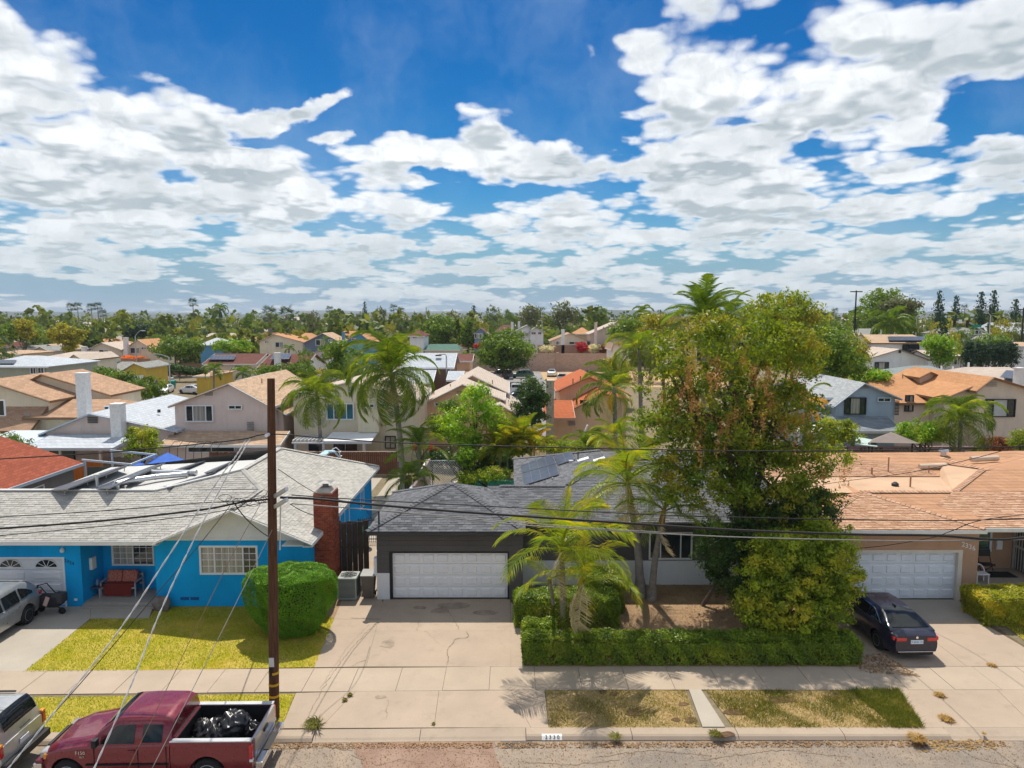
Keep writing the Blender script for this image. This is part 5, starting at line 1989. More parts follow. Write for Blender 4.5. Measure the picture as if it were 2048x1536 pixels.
Wblue = stucco('sky_blue_stucco', (.12, .33, .56))
Wyel = stucco('yellow_stucco', (.68, .48, .09))
Wwarm = stucco('warm_grey_stucco', (0.590, 0.505, 0.435))
Wstone = stucco('brown_siding', (.33, .21, .16))
Wwhb = mat('white_brick', (0.796, 0.784, 0.760), .9, .12, 6, bump=.5, bs=18)
Wstb = mat('stone_chimney', (.55, .48, .38), .9, .3, 5, bump=.6, bs=12)
Tbrn = paint('brown_trim', (.20, .12, .06))
Tblu = paint('pale_blue_trim', (.55, .62, .68))
Tgr = paint('grey_trim', (.52, .53, .53))
Gw = [M_glass, M_glass2]
h = HH('low grey house with red shingle roof at the left edge beyond the blue house', 60, 38)
B = MB()
B.box(-34, -27.0, 34, 43, 0, 2.85)
B.build('wall', stucco('taupe_stucco', (.26, .23, .21)), h)
B = MB()
B.slab([(-26.55, 33.6, 2.9), (-26.55, 43.3, 2.9), (-31.5, 43.3, 4.55), (-31.5, 33.6, 4.55)], .14)
B.slab([(-36, 43.3, 2.9), (-36, 33.6, 2.9), (-31.5, 33.6, 4.55), (-31.5, 43.3, 4.55)], .14)
B.build('roof', Rred, h)
B = MB()
B.box(-26.55, -26.5, 33.6, 43.3, 2.72, 2.9)
B.build('fascia', Tblu, h)
for ya, yb in ((35.9, 37.4), (38.6, 40.2)):
 window(h, ya, yb, 1.15, 2.3, -27.0, cols=(1, 1), axis='x', side=1, grid=(4, 3), fw=.07)
B = MB()
for y in (43.4, 46.4):
 B.box(-26.6, -26.5, y, y + .1, 0, 3.0)
 B.box(-23.8, -23.7, y, y + .1, 0, 2.7)
B.bar((-26.7, 43.4, 3.05), (-23.6, 43.4, 2.75), .08, .12)
B.bar((-26.7, 46.5, 3.05), (-23.6, 46.5, 2.75), .08, .12)
B.bar((-23.7, 43.4, 2.75), (-23.7, 46.5, 2.75), .08, .12)
tag(B.build('screened_patio', Tblu), 'pale blue framed patio screen behind the red roofed house', 'patio cover')
g = MB()
g.box(-26.4, -23.9, 43.42, 43.44, .1, 2.6)
g.build('screen', mat('screen_green', (.10, .12, .10), .9), bpy.data.objects['screened_patio'])
fo = thing('fence', 'bright orange stained board fence behind the red roofed house', 'fence', (-28, 48, 0))
M_orf = wood('orange_wood', (.50, .15, .03), dark=.25)
M_fence = wood('fence_wood', (.22, .10, .06))
M_fgrey = wood('grey_fence_wood', (.20, .17, .14))
def board_fence(root, xa, xb, Y, z1, m, w=.15, dy=0.0, seed=1, rail=True):
 rr = random.Random(seed)
 n = int((xb - xa) / w)
 me = None
 org = ORG[root.name]
 for k in range(n):
  if me is None:
   g = MB()
   g.box(0, w - .012, 0, .025, 0, 1)
   ob = g.build('board', m, root, rel=False)
   me = ob.data
  else:
   ob = bpy.data.objects.new('board', me)
   COL.objects.link(ob)
   ob.parent = root
  ob.location = Vector((xa + k * w, Y + dy * k / n + rr.uniform(0, .012), 0)) - org
  ob.scale = (1, 1, z1 + rr.uniform(-.03, .03))
 if rail:
  g = MB()
  g.box(xa, xb, Y + .03, Y + .08, z1 - .3, z1 - .2)
  g.build('rail', m, root)
board_fence(fo, PX(100, 48, 1.5), PX(205, 48, 1.5), 48, 2.05, M_orf, .2)
fb = thing('fence', 'long dark red brown board fence behind the blue house pool yard', 'fence', (-15, 52.7, 0))
board_fence(fb, PX(420, 52.7, 1.5), PX(795, 52.7, 1.5), 52.7, PZ(905, 52.7), M_fence, .15)
g = MB()
g.box(PX(420, 52.7, 1.5), PX(795, 52.7, 1.5), 52.6, 52.76, PZ(905, 52.7) + .04, PZ(905, 52.7) + .09)
g.build('cap_rail', wood('fence_cap', (.40, .30, .24)), fb)
fg = thing('fence', 'weathered grey board fence left of the blue canopies', 'fence', (-27, 50.5, 0))
board_fence(fg, PX(205, 50.5, 1.5), PX(262, 50.5, 1.5), 50.5, 1.8, M_fgrey, .15)
h = HH('large two storey cream house with brown roofs and tall white chimney at the left edge', 100, 58)
sf(h, 57, 45, 232, 835, 798, 4.0, Wcream, Rbrn, hl=0, hr=2.0, trim=Tbrn)
gf(h, 58, (-120, 858), (-30, 760), (100, 802), 8, Wcream, Rbrn, trim=Tbrn)
gf(h, 62, (58, 760), (82, 748), (222, 790), 6, Wcream, Rbrn, trim=Tbrn)
sf(h, 56, -40, 60, 862, 800, 3.0, Wcream, Rbrn, trim=Tbrn)
chim(h, 153, 172, 749, 56.3, Wwhb)
win(h, -6, 800, 9, 832, 55.9, (1,), fw=.06)
vents(h, 47, 826, 59, 841, 57.2)
win(h, 208, 812, 219, 820, 57.3, (1,))
pipes(h, [(120, 757, 765), (143, 757, 768), (6, 752, 764), (27, 752, 758)], 64, 6)
g = MB()
a, b = PX(-30, 53, 2.5), PX(100, 53, 2.5)
g.slab([(a, 52, 2.55), (b, 52, 2.55), (b, 56, 2.85), (a, 56, 2.85)], .12)
for x in (a + .5, b - .3):
 g.box(x - .07, x + .07, 52.1, 52.24, 0, 2.45)
g.build('patio_cover', Tblu, h)
h = HH('single storey beige house with pale blue white roof and white brick chimney', 210, 54)
gf(h, 54, (77, 868), (180, 826), (352, 862), 13, Wpink, Rwht, trim=Tblu)
vents(h, 174, 833, 194, 846, 54.3, mat('vent_dark', (.12, .11, .10), .8))
chim(h, 219, 240, 811, 53.2, Wwhb)
xl, xr, ze, zr = sf(h, 50.5, 44, 225, 896, 868, 3.6, Wpink, Rwht, trim=Tblu, back=0, walls=False)
g = MB()
for px in (66, 95, 120, 200):
 x = PX(px, 50.9, 1.5)
 g.box(x - .07, x + .07, 50.9, 51.04, 0, ze - .12)
g.build('patio_post', M_trim, h)
g = MB()
g.box(PX(82, 54.3, 1), PX(150, 54.3, 1), 54.28, 54.33, .1, 2.1)
g.build('patio_door', M_glass, h)
pipes(h, [(318, 819, 825)], 58, 4, M_dark, .14)
h = HH('two storey pale beige house with tan gable roof and wide bedroom window facing the street', 440, 55)
gf(h, 55, (336, 812), (457, 766), (545, 814), 12, Wpink, Rtan)
win(h, 370, 810, 426, 844, 55.25, (1, 2, 1), [M_glass, M_glass2, M_glass], fw=.09)
win(h, 456, 810, 484, 819, 55.25, (1, 1), fw=.07)
vents(h, 411, 784, 426, 791, 55.3)
vents(h, 493, 843, 506, 860, 55.25)
xl, xr, ze, zr = sf(h, 52.6, 318, 560, 890, 862, 2.4, Wpink, Rtan, back=0)
gf(h, 60, (470, 762), (505, 755), (575, 800), 9, Wpink, Rtan)
gf(h, 57, (500, 800), (520, 796), (572, 828), 6, Wpink, Rtan)
pipes(h, [(499, 783, 795), (524, 757, 770)], 60, 6)
win(h, 375, 893, 470, 905, 52.95, (1, 1), fw=.06)
g = MB()
for k in range(7):
 x = PX(340 + k * 16, 51, 2)
 g.tube([(x, 50.8, 1.0), (x, 51.0, 2.4), (x + .1, 51.6, 2.75), (x + .2, 52.2, 2.6)], .02, 5)
tag(g.build('hoop_canopy', M_dark), 'bare dark hoop canopy below the pale beige house', 'canopy')
h = HH('two storey cream house with white framed window and white patio cover behind the brown fence', 690, 57)
gf(h, 57, (575, 795), (700, 762), (842, 800), 9, Wcream, Rpale)
win(h, 652, 806, 708, 840, 57.25, (1, 2, 1), [M_glass3], fw=.1)
g = MB()
xa, xb = PX(716, 56.5, 4), PX(757, 56.5, 4)
g.box(xa, xb, 56.5, 57.3, PZ(865, 56.5), PZ(797, 56.5))
g.build('bay', Wcream, h)
win(h, 722, 807, 749, 816, 56.42, (1, 1, 1), fw=.08)
win(h, 758, 806, 780, 815, 57.25, (1, 1), [M_glass3], fw=.08)
win(h, 770, 872, 791, 897, 57.25, (1, 1), [mat('pale_blind', (.55, .50, .42), .5)], frame=M_dark, fw=.06)
g = MB()
zt0, zt1 = PZ(882, 54), PZ(864, 56.8)
a, b = PX(586, 54, zt0), PX(743, 54, zt0)
m_ = (a + b) / 2 - .7
g.slab([(m_, 54, zt0), (b, 54, zt0), (b, 56.9, zt1), (m_, 56.9, zt1)], .1)
for k in range(9):
 x = a + (m_ - a) * k / 8
 g.box(x - .03, x + .03, 53.9, 56.9, zt0 - .05, zt0 + .08)
g.box(a - .1, b, 53.95, 54.08, zt0 - .22, zt0 - .1)
for x in (a + .15, m_, b - .6):
 g.box(x - .1, x + .1, 54, 54.2, 0, zt0 - .22)
g.build('patio_cover', M_trim, h)
win(h, 615, 885, 640, 905, 57.25, (1,), fw=.06)
win(h, 665, 885, 716, 905, 57.25, (1, 1), fw=.06)
sf(h, 62, 560, 640, 792, 770, 4, Wcream, Rpale)
h = HH('two storey brown sided house with white roof and skylights behind the tall drooping palm', 850, 86)
sf(h, 84, 800, 908, 735, 706, 5, Wstone, Rwht, trim=M_trim)
sf(h, 80, 770, 866, 765, 740, 3.5, Wstone, Rwht, trim=M_trim)
win(h, 893, 737, 901, 752, 84.2, (1,))
win(h, 815, 772, 822, 800, 80.2, (1,), [M_trim])
win(h, 857, 770, 863, 800, 80.2, (1,), [M_trim])
sf(h, 80, 893, 925, 760, 742, 3, Wstone, Rwht, trim=M_trim)
for (px, py) in ((877, 712), (874, 722)):
 p = A(px, py, 87)
 g = MB()
 g.box(p.x - .35, p.x + .35, 86.7, 87.3, p.z, p.z + .15)
 g.build('skylight', M_dark, h)
h = HH('narrow orange tan house with brown roof next to the white roofed house', 925, 95)
sf(h, 95, 905, 945, 722, 708, 4, Wpeach, Rmar)
sf(h, 92, 925, 962, 752, 740, 3, Wpeach, Rbrn)
win(h, 933, 742, 945, 752, 95.2, (1, 1))
h = HH('pair of low peach gables with pale tan tile roofs in the middle of the photo', 930, 64)
gf(h, 64, (845, 808), (925, 768), (1010, 800), 12, Wpeach, Rpale)
gf(h, 70, (905, 772), (945, 750), (1018, 786), 12, Wpeach, Rpale)
gf(h, 62, (985, 812), (1000, 808), (1045, 835), 12, Wpeach, Rpale)
vents(h, 914, 781, 931, 787, 64.3)
win(h, 868, 805, 888, 812, 64.3, (1, 1))
pipes(h, [(864, 784, 790), (868, 783, 789), (901, 768, 775), (985, 760, 768), (1002, 748, 755)], 70, 4)
h = HH('two storey peach house with terracotta roof and pale stone chimney at centre', 1150, 56)
l, a, r = gf(h, 56, (1096, 842), (1205, 785), (1262, 800), 10, Wpeach, Rterra, trim=paint('pink_trim', (.55, .32, .22)))
gf(h, 60, (1112, 782), (1178, 752), (1262, 790), 8, Wpeach, Rterra, trim=MC['pink_trim'])
sf(h, 53.5, 1088, 1150, 836, 800, 3.2, Wpeach, Rterra, back=0, walls=False, trim=MC['pink_trim'])
chim(h, 1093, 1108, 764, 53.2, Wstb)
win(h, 1160, 800, 1188, 811, 56.25, (1,), frame=M_dark)
vents(h, 1138, 834, 1151, 850, 56.25)
pipes(h, [(1146, 757, 768), (1161, 752, 762), (1154, 786, 794), (1158, 780, 788)], 58, 7)
g = MB()
g.bar(A(1165, 878, 54), A(1175, 850, 54), .3, .1)
g.build('awning_rail', M_trim, h)
h = HH('two storey blue grey house with dark framed window right of the tall leafy tree', 1735, 56)
gf(h, 56, (1668, 812), (1729, 765), (1804, 797), 11, Wbgrey, roofmat('light_slate', (.40, .42, .43), .2), trim=Tblu)
win(h, 1690, 795, 1733, 829, 56.25, (1, 2, 1), [M_glass, M_glass2, M_glass], frame=M_dark, fw=.07)
win(h, 1755, 795, 1782, 804, 56.25, (1, 1), frame=Tblu)
vents(h, 1717, 772, 1735, 777, 56.3)
vents(h, 1790, 800, 1798, 830, 56.25, M_dark)
sf(h, 53.8, 1680, 1806, 862, 833, 2.3, Wbgrey, Rslate, back=0, trim=Tgr)
sf(h, 57.5, 1632, 1700, 795, 757, 5, Wbgrey, MC['light_slate'], trim=Tblu)
sf(h, 57, 1628, 1672, 828, 808, 2, Wbgrey, MC['light_slate'], trim=Tblu, back=0)
win(h, 1634, 825, 1644, 845, 57.2, (1,))
gz = thing('gazebo', 'grey brown fabric gazebo in front of the blue grey house', 'gazebo', (PX(1790, 50, 2), 50, 0))
g = MB()
p = [A(1738, 885, 49), A(1840, 887, 49), A(1825, 880, 53), A(1745, 878, 53)]
t_ = A(1782, 864, 51)
g.add(p + [t_], [(0, 1, 4), (1, 2, 4), (2, 3, 4), (3, 0, 4)])
g.build('canopy', mat('taupe_fabric', (.23, .19, .17), .9, .1), gz)
for q in p:
 g = MB()
 g.box(q.x - .04, q.x + .04, q.y - .04, q.y + .04, 0, q.z)
 g.build('leg', M_dark, gz)
g = MB()
p = [A(1710, 888, 48.5), A(1755, 893, 48.5), A(1750, 880, 52), A(1712, 873, 52)]
g.slab(p, .06)
tag(g.build('shade_sail', mat('pale_green_fabric', (.45, .55, .52), .9)), 'pale green shade cloth left of the grey brown gazebo', 'shade cloth')
wp = thing('patio_cover', 'white patio cover with posts beside the bare palm trunk', 'patio cover', (PX(1620, 51, 2), 51, 0))
g = MB()
g.slab([A(1588, 862, 50), A(1668, 868, 50), A(1668, 850, 54), A(1588, 850, 54)], .1)
g.build('cover', M_trim, wp)
for px in (1598, 1635, 1655):
 q = A(px, 866, 50.2)
 g = MB()
 g.box(q.x - .07, q.x + .07, 50.2, 50.34, 0, q.z - .05)
 g.build('leg', M_trim, wp)
h = HH('wide two storey beige house with orange tan roof filling the right side', 1880, 62)
sf(h, 62, 1736, 1990, 806, 748, 7, Wbeige, Ror, trim=Tbrn, hl=3.5, hr=0)
gf(h, 60, (1885, 798), (1955, 768), (1992, 785), 8, Wbeige, Ror, trim=Tbrn)
gf(h, 59, (1952, 782), (1988, 754), (2140, 800), 12, Wbeige, Ror, trim=Tbrn)
gf(h, 66, (1838, 755), (1862, 743), (1890, 755), 4, Wbeige, Ror, trim=Tbrn)
win(h, 1811, 790, 1828, 823, 62.3, (1, 1), Gw, frame=M_dark)
win(h, 1972, 798, 2032, 834, 59.25, (1, 2, 1), [M_glass, mat('pale_curtain', (.50, .52, .50), .4), M_glass], frame=M_dark, fw=.07)
win(h, 1903, 797, 1922, 805, 60.25, (1, 1), frame=M_dark)
vents(h, 1972, 763, 1992, 773, 59.3, mat('vent_tan', (.45, .38, .30), .8))
pipes(h, [(1805, 748, 757), (1949, 750, 758), (1868, 780, 788), (1880, 780, 788)], 64, 6)
h = HH('low grey roofed house beyond the orange tan roof with a red brick chimney', 1930, 82)
sf(h, 80, 1850, 1992, 768, 731, 8, Wbeige, roofmat('sage_roof', (.26, .30, .30), .1), hl=3, hr=3, trim=Tgr)
chim(h, 1990, 2008, 737, 84, mat('red_brick_far', (.25, .08, .06), .9))
pipes(h, [(1905, 733, 742), (1936, 725, 738), (1882, 732, 738), (1979, 733, 739)], 84, 5, M_trim, .12)
h = HH('pale tan roof with solar panels and white brick chimney at the right edge', 2020, 72)
sf(h, 72, 1975, 2110, 775, 734, 7, Wbeige, Rpale, hl=2)
chim(h, 2036, 2050, 738, 71, Wwhb)
solar_quad(h, [A(2000, 754, 73.2), A(2036, 758, 73.2), A(2040, 742, 77), A(2012, 740, 77)], 2, 3)
h = HH('cream two storey house with solar panels and black arched window', 1790, 108)
sf(h, 108, 1712, 1868, 686, 669, 6, Wwhite, Rtan, trim=Tbrn)
gf(h, 106, (1708, 678), (1722, 667), (1742, 686), 4, Wwhite, Rtan, trim=Tbrn)
gf(h, 98, (1740, 716), (1800, 698), (1862, 720), 9, Wwhite, Rpale, trim=Tbrn)
win(h, 1750, 724, 1778, 740, 98.2, (1, 2, 1), [M_glass, M_glass2, M_glass], frame=M_dark)
win(h, 1798, 701, 1802, 706, 98.2, (1,), frame=M_dark)
win(h, 1720, 686, 1731, 700, 106.2, (1, 1))
g = MB()
c_ = A(1821, 708, 108.3)
rw, zb_ = 1.3, PZ(708, 108.3)
pts = [(c_.x - rw, 108.25, zb_)] + [(c_.x + rw * math.cos(math.pi - i * math.pi / 12), 108.25, zb_ + 1.1 + rw * .7 * math.sin(i * math.pi / 12)) for i in range(13)] + [(c_.x + rw, 108.25, zb_)]
g.prism(pts, (0, .12, 0))
g.build('arched_window', M_glass, h)
for k in range(6):
 px = 1777 + k * 12.5
 q = [A(px, 684, 108.6), A(px + 12, 684, 108.6), A(px + 11, 676, 111), A(px - 2, 676, 111)]
 q = [v + Vector((0, 0, .25)) for v in q]
 g = MB()
 g.slab(q, .05)
 g.build('solar_panel', solar(), h)
g = MB()
g.slab([v + Vector((0, 0, .2)) for v in (A(1745, 712, 99), A(1752, 714, 99), A(1785, 698, 103), A(1776, 697, 103))], .05)
g.build('solar_panel', solar(), h)
sf(h, 104, 1855, 1925, 712, 700, 3, Wwhite, Rpale, trim=Tbrn)
win(h, 1907, 718, 1915, 730, 104.2, (1,))
def simple(label, px0, px1, pe, pr, Y, wall, roof, hip=2.0, gable=None, wins=(), run=5, trim=None):
 h = HH(label, (px0 + px1) / 2, Y)
 if gable:
  gf(h, Y, (px0, pe), (gable, pr), (px1, pe), 9, wall, roof, trim=trim)
 else:
  sf(h, Y, px0, px1, pe, pr, run, wall, roof, hl=hip, hr=hip, trim=trim)
 for w in wins:
  win(h, w[0], w[1], w[2], w[3], Y + .2, (1, 1), Gw, fw=.1)
 return h
simple('long grey tile roof behind the cream arched window house', 1722, 1805, 672, 657, 135, Wbeige, Rgry)
simple('tan hip roof with light wall right of the grey tile roof', 1800, 1868, 680, 672, 128, Wwhite, Rtan)
simple('white house with dark framed windows below the traffic signal', 1890, 1975, 668, 655, 165, Wwhite, Rgry, wins=((1918, 660, 1930, 668), (1950, 660, 1964, 669)))
simple('large white two storey building under a pale roof at the right edge', 1985, 2110, 668, 645, 175, Wwhite, Rwht, wins=((2006, 663, 2014, 670),))
simple('tan flat roofed house with black square window at the right edge', 2010, 2120, 692, 684, 120, Wwhite, Rtan, wins=((2037, 698, 2047, 705),))
simple('sage green low house between conifers and the white building', 1965, 2008, 680, 670, 160, stucco('sage_stucco', (.30, .36, .28)), Rgry)
h = HH('long low white building with pale roof beyond the round leafy tree', 1930, 150, 'building', 'building')
sf(h, 150, 1900, 1990, 696, 687, 5, Wwhite, Rwht)
h = HH('two storey cream house with pale tan hip roof and half timbered gable at upper left', 105, 112)
sf(h, 110, 42, 150, 722, 703, 7, Wcream, Rpale, hl=4, hr=0, trim=Tbrn)
gf(h, 106, (128, 724), (147, 709), (166, 721), 10, Wcream, Rpale, trim=Tbrn)
win(h, 134, 724, 144, 737, 106.2, (1, 1), Gw, frame=Tbrn)
win(h, 146, 723, 157, 736, 106.2, (1, 1), Gw, frame=Tbrn)
sf(h, 103, 125, 190, 752, 738, 3.5, Wcream, Rpale, back=0, hl=1, trim=Tbrn)
h = HH('grey green house with pale blue roof and dark solar panels at the left edge', 40, 92)
sf(h, 92, -60, 97, 733, 711, 6, stucco('grey_green_stucco', (.42, .44, .36)), Rwht, hl=3, hr=5, trim=M_trim)
win(h, 60, 735, 72, 748, 92.2, (1, 1))
win(h, 75, 734, 88, 747, 92.2, (1, 1))
solar_quad(h, [A(-10, 731, 92.8) + Vector((0, 0, .3)), A(28, 731, 92.8) + Vector((0, 0, .3)), A(34, 724, 95) + Vector((0, 0, .3)), A(-6, 724, 95) + Vector((0, 0, .3))], 1, 4)
h = HH('yellow house with grey roof and white garage doors at a back street', 230, 116)
sf(h, 117, 160, 262, 742, 723, 6, Wyel, Rgry, hr=3)
gf(h, 113, (243, 741), (268, 726), (293, 735), 8, Wyel, Rgry)
win(h, 247, 748, 259, 762, 113.2, (1, 1))
g = MB()
a, b = PX(260, 113.2, 1), PX(287, 113.2, 1)
g.box(a, b, 113.18, 113.3, 0, 2.4)
g.build('garage_door', M_trim, h)
simple('tan gabled house with three part window between yellow house and street lamp', 170, 245, 700, 685, 150, Wbeige, Rpale, gable=203, wins=((197, 699, 218, 711), (177, 697, 187, 702)))
chim(bpy.data.objects[[o.name for o in S.objects if o.get('label', '').startswith('tan gabled house with three')][0]], 162, 170, 694, 149, Wwhb)
h = simple('tan house with orange brown roof and wide window beside the street lamp', 240, 312, 702, 679, 148, Wcream, Ror, gable=275, wins=((260, 695, 280, 707), (282, 694, 293, 699)))
chim(h, 247, 254, 676, 147, Wwhite)
simple('orange roof behind the two tan gabled houses', 172, 228, 688, 677, 175, Wcream, Ror)
simple('grey gabled house with two small windows at left', 20, 78, 700, 692, 150, Wwhite, Rgry, gable=45, wins=((50, 702, 58, 706),))
simple('small taupe gable between two pale gables at left', 62, 98, 702, 693, 146, Wwarm, Rgry, gable=80)
simple('taupe gabled house beneath the yellow green tree', 86, 128, 700, 688, 152, Wwarm, Rtan, gable=96)
simple('maroon roofed house with solar panels at far left', -5, 85, 695, 682, 185, Wwhite, Rmar, wins=((8, 692, 14, 700),))
simple('pale blue roofed house next to the maroon roof at far left', 60, 108, 692, 681, 190, Wwhite, Ror)
simple('low house with tan roof at the left edge behind the cream hip roof', -20, 42, 708, 700, 128, Wcream, Rtan)
simple('orange roofed gable left of the cream hip roof', 86, 112, 688, 680, 178, Wcream, Ror, gable=98)
h = simple('brown roofed house with long solar row before the round green bush', 404, 512, 728, 707, 128, Wbeige, Rmar, hip=0, run=6)
solar_quad(h, [A(417, 722, 129.2) + Vector((0, 0, .3)), A(468, 722, 129.2) + Vector((0, 0, .3)), A(472, 713, 132) + Vector((0, 0, .3)), A(424, 713, 132) + Vector((0, 0, .3))], 1, 7)
win(h, 461, 735, 475, 740, 128.3, (1, 1))
h = simple('brown roofed house with solar panels and pale chimney above the left queen palm', 512, 608, 738, 708, 112, Wwhite, Rmar, hip=0, run=7)
solar_quad(h, [A(540, 722, 114) + Vector((0, 0, .35)), A(578, 722, 114) + Vector((0, 0, .35)), A(583, 711, 118) + Vector((0, 0, .35)), A(548, 711, 118) + Vector((0, 0, .35))], 1, 5)
chim(h, 548, 559, 707, 111, Wwhite)
simple('white gabled house with pale roof right of the brown solar roof', 592, 652, 716, 699, 125, Wwhite, Rpale, gable=645)
simple('low cream house at the lower side of the brown solar roof', 385, 420, 752, 741, 105, Wyel, Rtan)
simple('tan gabled house with orange brown roof and small white chimney at centre left', 515, 608, 684, 668, 165, Wcream, Ror, gable=548, wins=((550, 684, 567, 695), (529, 682, 538, 686)))
simple('pale tan house behind the orange brown gable at centre left', 500, 560, 680, 665, 185, Wcream, Ror)
simple('tan roofed house with slim chimney left of the blue grey gable', 583, 628, 680, 666, 180, Wwhite, Ror)
h = simple('blue grey gabled house with white window and slim blue chimney', 605, 685, 686, 666, 160, stucco('slate_blue_stucco', (.17, .21, .29)), Rtan, gable=645, wins=((631, 679, 650, 691), (657, 679, 666, 683)))
chim(h, 684, 689, 665, 158, Wblue)
h = simple('bright blue gabled house partly hidden by the tall palm', 680, 750, 690, 664, 155, Wblue, Ror, gable=718, wins=((703, 676, 712, 681),))
simple('orange roofs behind the bright blue gable', 655, 735, 676, 662, 195, Wcream, Ror)
simple('white house with brown roof right of the tall palm crown', 815, 850, 672, 659, 150, Wwhite, Rmar, wins=((825, 672, 834, 677),))
simple('green roofed house with orange ridge at centre', 845, 920, 700, 688, 150, Wcream, Rgrn, hip=1)
simple('orange roofed house right of the green roof', 880, 935, 698, 685, 165, Wcream, Ror)
simple('blue gabled house with white trim left of the big round tree', 946, 976, 668, 656, 165, stucco('bluebell_stucco', (.22, .32, .52)), Rmar, gable=962, wins=((949, 667, 958, 677), (958, 667, 966, 677)))
simple('red brown roofed house behind the big round tree', 990, 1035, 662, 650, 185, Wwhite, Rmar)
h = simple('cream two storey house with white gables above the block wall', 1030, 1066, 662, 650, 168, Wwhite, Rgry, gable=1055, wins=((1042, 665, 1056, 673),))
gf(h, 166, (1058, 664), (1070, 655), (1090, 664), 7, Wwhite, Rgry)
win(h, 1063, 664, 1072, 669, 166.2, (1, 1))
win(h, 1076, 664, 1083, 669, 166.2, (1, 1))
chim(h, 1022, 1027, 645, 175, Wwhite)
chim(h, 1036, 1040, 644, 175, Wwhite)
h = simple('low cream gabled house with white chimney above the block wall', 1100, 1178, 682, 666, 160, Wcream, Rbrn, gable=1140, wins=((1112, 682, 1120, 690), (1138, 683, 1160, 689)))
chim(h, 1123, 1129, 660, 158, Wwhite)
h = simple('two storey grey beige house with dark window above the block wall', 1178, 1256, 668, 645, 160, Wwarm, Rpale, gable=1232, wins=((1232, 657, 1250, 669), (1213, 657, 1222, 661)))
chim(h, 1189, 1194, 646, 158, Wpink)
simple('tan roofed house left of the grey beige house', 1150, 1186, 668, 655, 175, Wpeach, Ror)
simple('maroon roofed house above the fern trees right of centre', 1338, 1400, 650, 634, 150, Wbeige, Rmar)
simple('white roofed cottage corner right of the block wall', 1222, 1262, 700, 686, 135, Wwhite, Rtan, gable=1226)
simple('blue pool house with white roof at upper left of centre', 395, 442, 690, 676, 160, Wblue, Rwht)
for i, (px0, px1, pe, pr, Y, lab) in enumerate([
  (48, 92, 665, 660, 260, 'long pale flat roof among the trees at upper left'), (178, 225, 664, 657, 250, 'pale roof beside the dark cypress at upper left'),
  (96, 130, 668, 661, 240, 'pale dome shaped roof among the trees at upper left'), (-10, 20, 664, 659, 270, 'pale roof at the far left edge below the horizon'),
  (300, 330, 676, 668, 230, 'pale slanted roof right of the dark cypress block'), (440, 500, 690, 680, 200, 'orange roof left of the two thick trunked palms'),
  (560, 600, 640, 634, 420, 'far pale building behind the centre left trees'), (470, 512, 684, 672, 210, 'tan roof row below the yellow green trees'),
  (100, 120, 645, 641, 380, 'tiny pale building on the horizon at left'), (1690, 1740, 640, 634, 420, 'pale building behind the right utility pole')]):
 simple(lab, px0, px1, pe, pr, Y, Wwhite if i % 3 else Wcream, Rpale if i not in (5, 7) else Ror, hip=1)
Mblk = None
def blockmat(name, col, sx=.4, sz=.2):
 g = NG(name)
 se = g.n('ShaderNodeSeparateXYZ')
 g.set(se.inputs[0], g.pos)
 cm = g.n('ShaderNodeCombineXYZ')
 g.set(cm.inputs[0], g.math('ADD', se.outputs[0], se.outputs[1]))
 g.set(cm.inputs[1], se.outputs[2])
 br = g.n('ShaderNodeTexBrick')
 g.set(br.inputs['Vector'], cm.outputs[0])
 br.inputs['Scale'].default_value = 1
 br.inputs['Brick Width'].default_value = sx
 br.inputs['Row Height'].default_value = sz
 br.inputs['Mortar Size'].default_value = .012
 g.set(br.inputs['Color1'], sc(col, .9))
 g.set(br.inputs['Color2'], sc(col, 1.1))
 g.set(br.inputs['Mortar'], sc(col, .7))
 c = g.mix(g.ramp(g.noise(.5, 6, .6, stretch=(1, 1, 3)), .5, .75, 0, .5), br.outputs[0], sc(col, .6))
 g.bump(br.outputs[1], -.3, .02)
 return g.out(c, .95, .1)
M_pblk = blockmat('pink_block', (.50, .36, .29))
M_bblk = blockmat('brown_block', (.42, .27, .19))
bwl = thing('block_wall', 'long pinkish block wall above the bare dirt lot', 'wall', (12, 152, 0))
g = MB()
g.box(PX(935, 152, 2), PX(1222, 152, 2), 152, 152.3, 0, PZ(707, 152))
g.build('wall_body', M_pblk, bwl)
for px in (1115, 1040, 965):
 g = MB()
 x = PX(px, 151.8, 2)
 g.box(x - .3, x + .3, 151.7, 152.4, 0, PZ(705, 151.8))
 g.build('pier', M_pblk, bwl)
g = MB()
g.box(PX(1075, 158, 2), PX(1230, 158, 2), 158, 158.3, 0, PZ(690, 158))
tag(g.build('block_wall', M_bblk), 'brown retaining wall behind the red bougainvillea', 'wall')
g = MB()
g.box(PX(285, 141, 2), PX(412, 141, 2), 141, 141.3, 0, PZ(727, 141))
tag(g.build('block_wall', M_bblk), 'brown garden wall above the agave slope at the back street', 'wall')
g = MB()
g.box(PX(225, 144, 2), PX(300, 144, 2), 144, 144.3, 0, PZ(717, 144))
tag(g.build('block_wall', M_bblk), 'brown wall behind the orange flowering shrubs', 'wall')
bz = thing('breeze_block_wall', 'mauve block wall with pierced ornamental panels behind the tan house', 'wall', (20, 54, 0))
M_mauve = blockmat('mauve_block', (.36, .24, .25))
zt = PZ(893, 54)
xa, xb = PX(1555, 54, 1.5), PX(2060, 54, 1.5)
g = MB()
g.box(xa, xb, 54, 54.2, 0, zt - .95)
g.box(xa, xb, 53.97, 54.23, zt - .06, zt)
g.build('wall_body', M_mauve, bz)
k = 0
x = xa
br_ = []
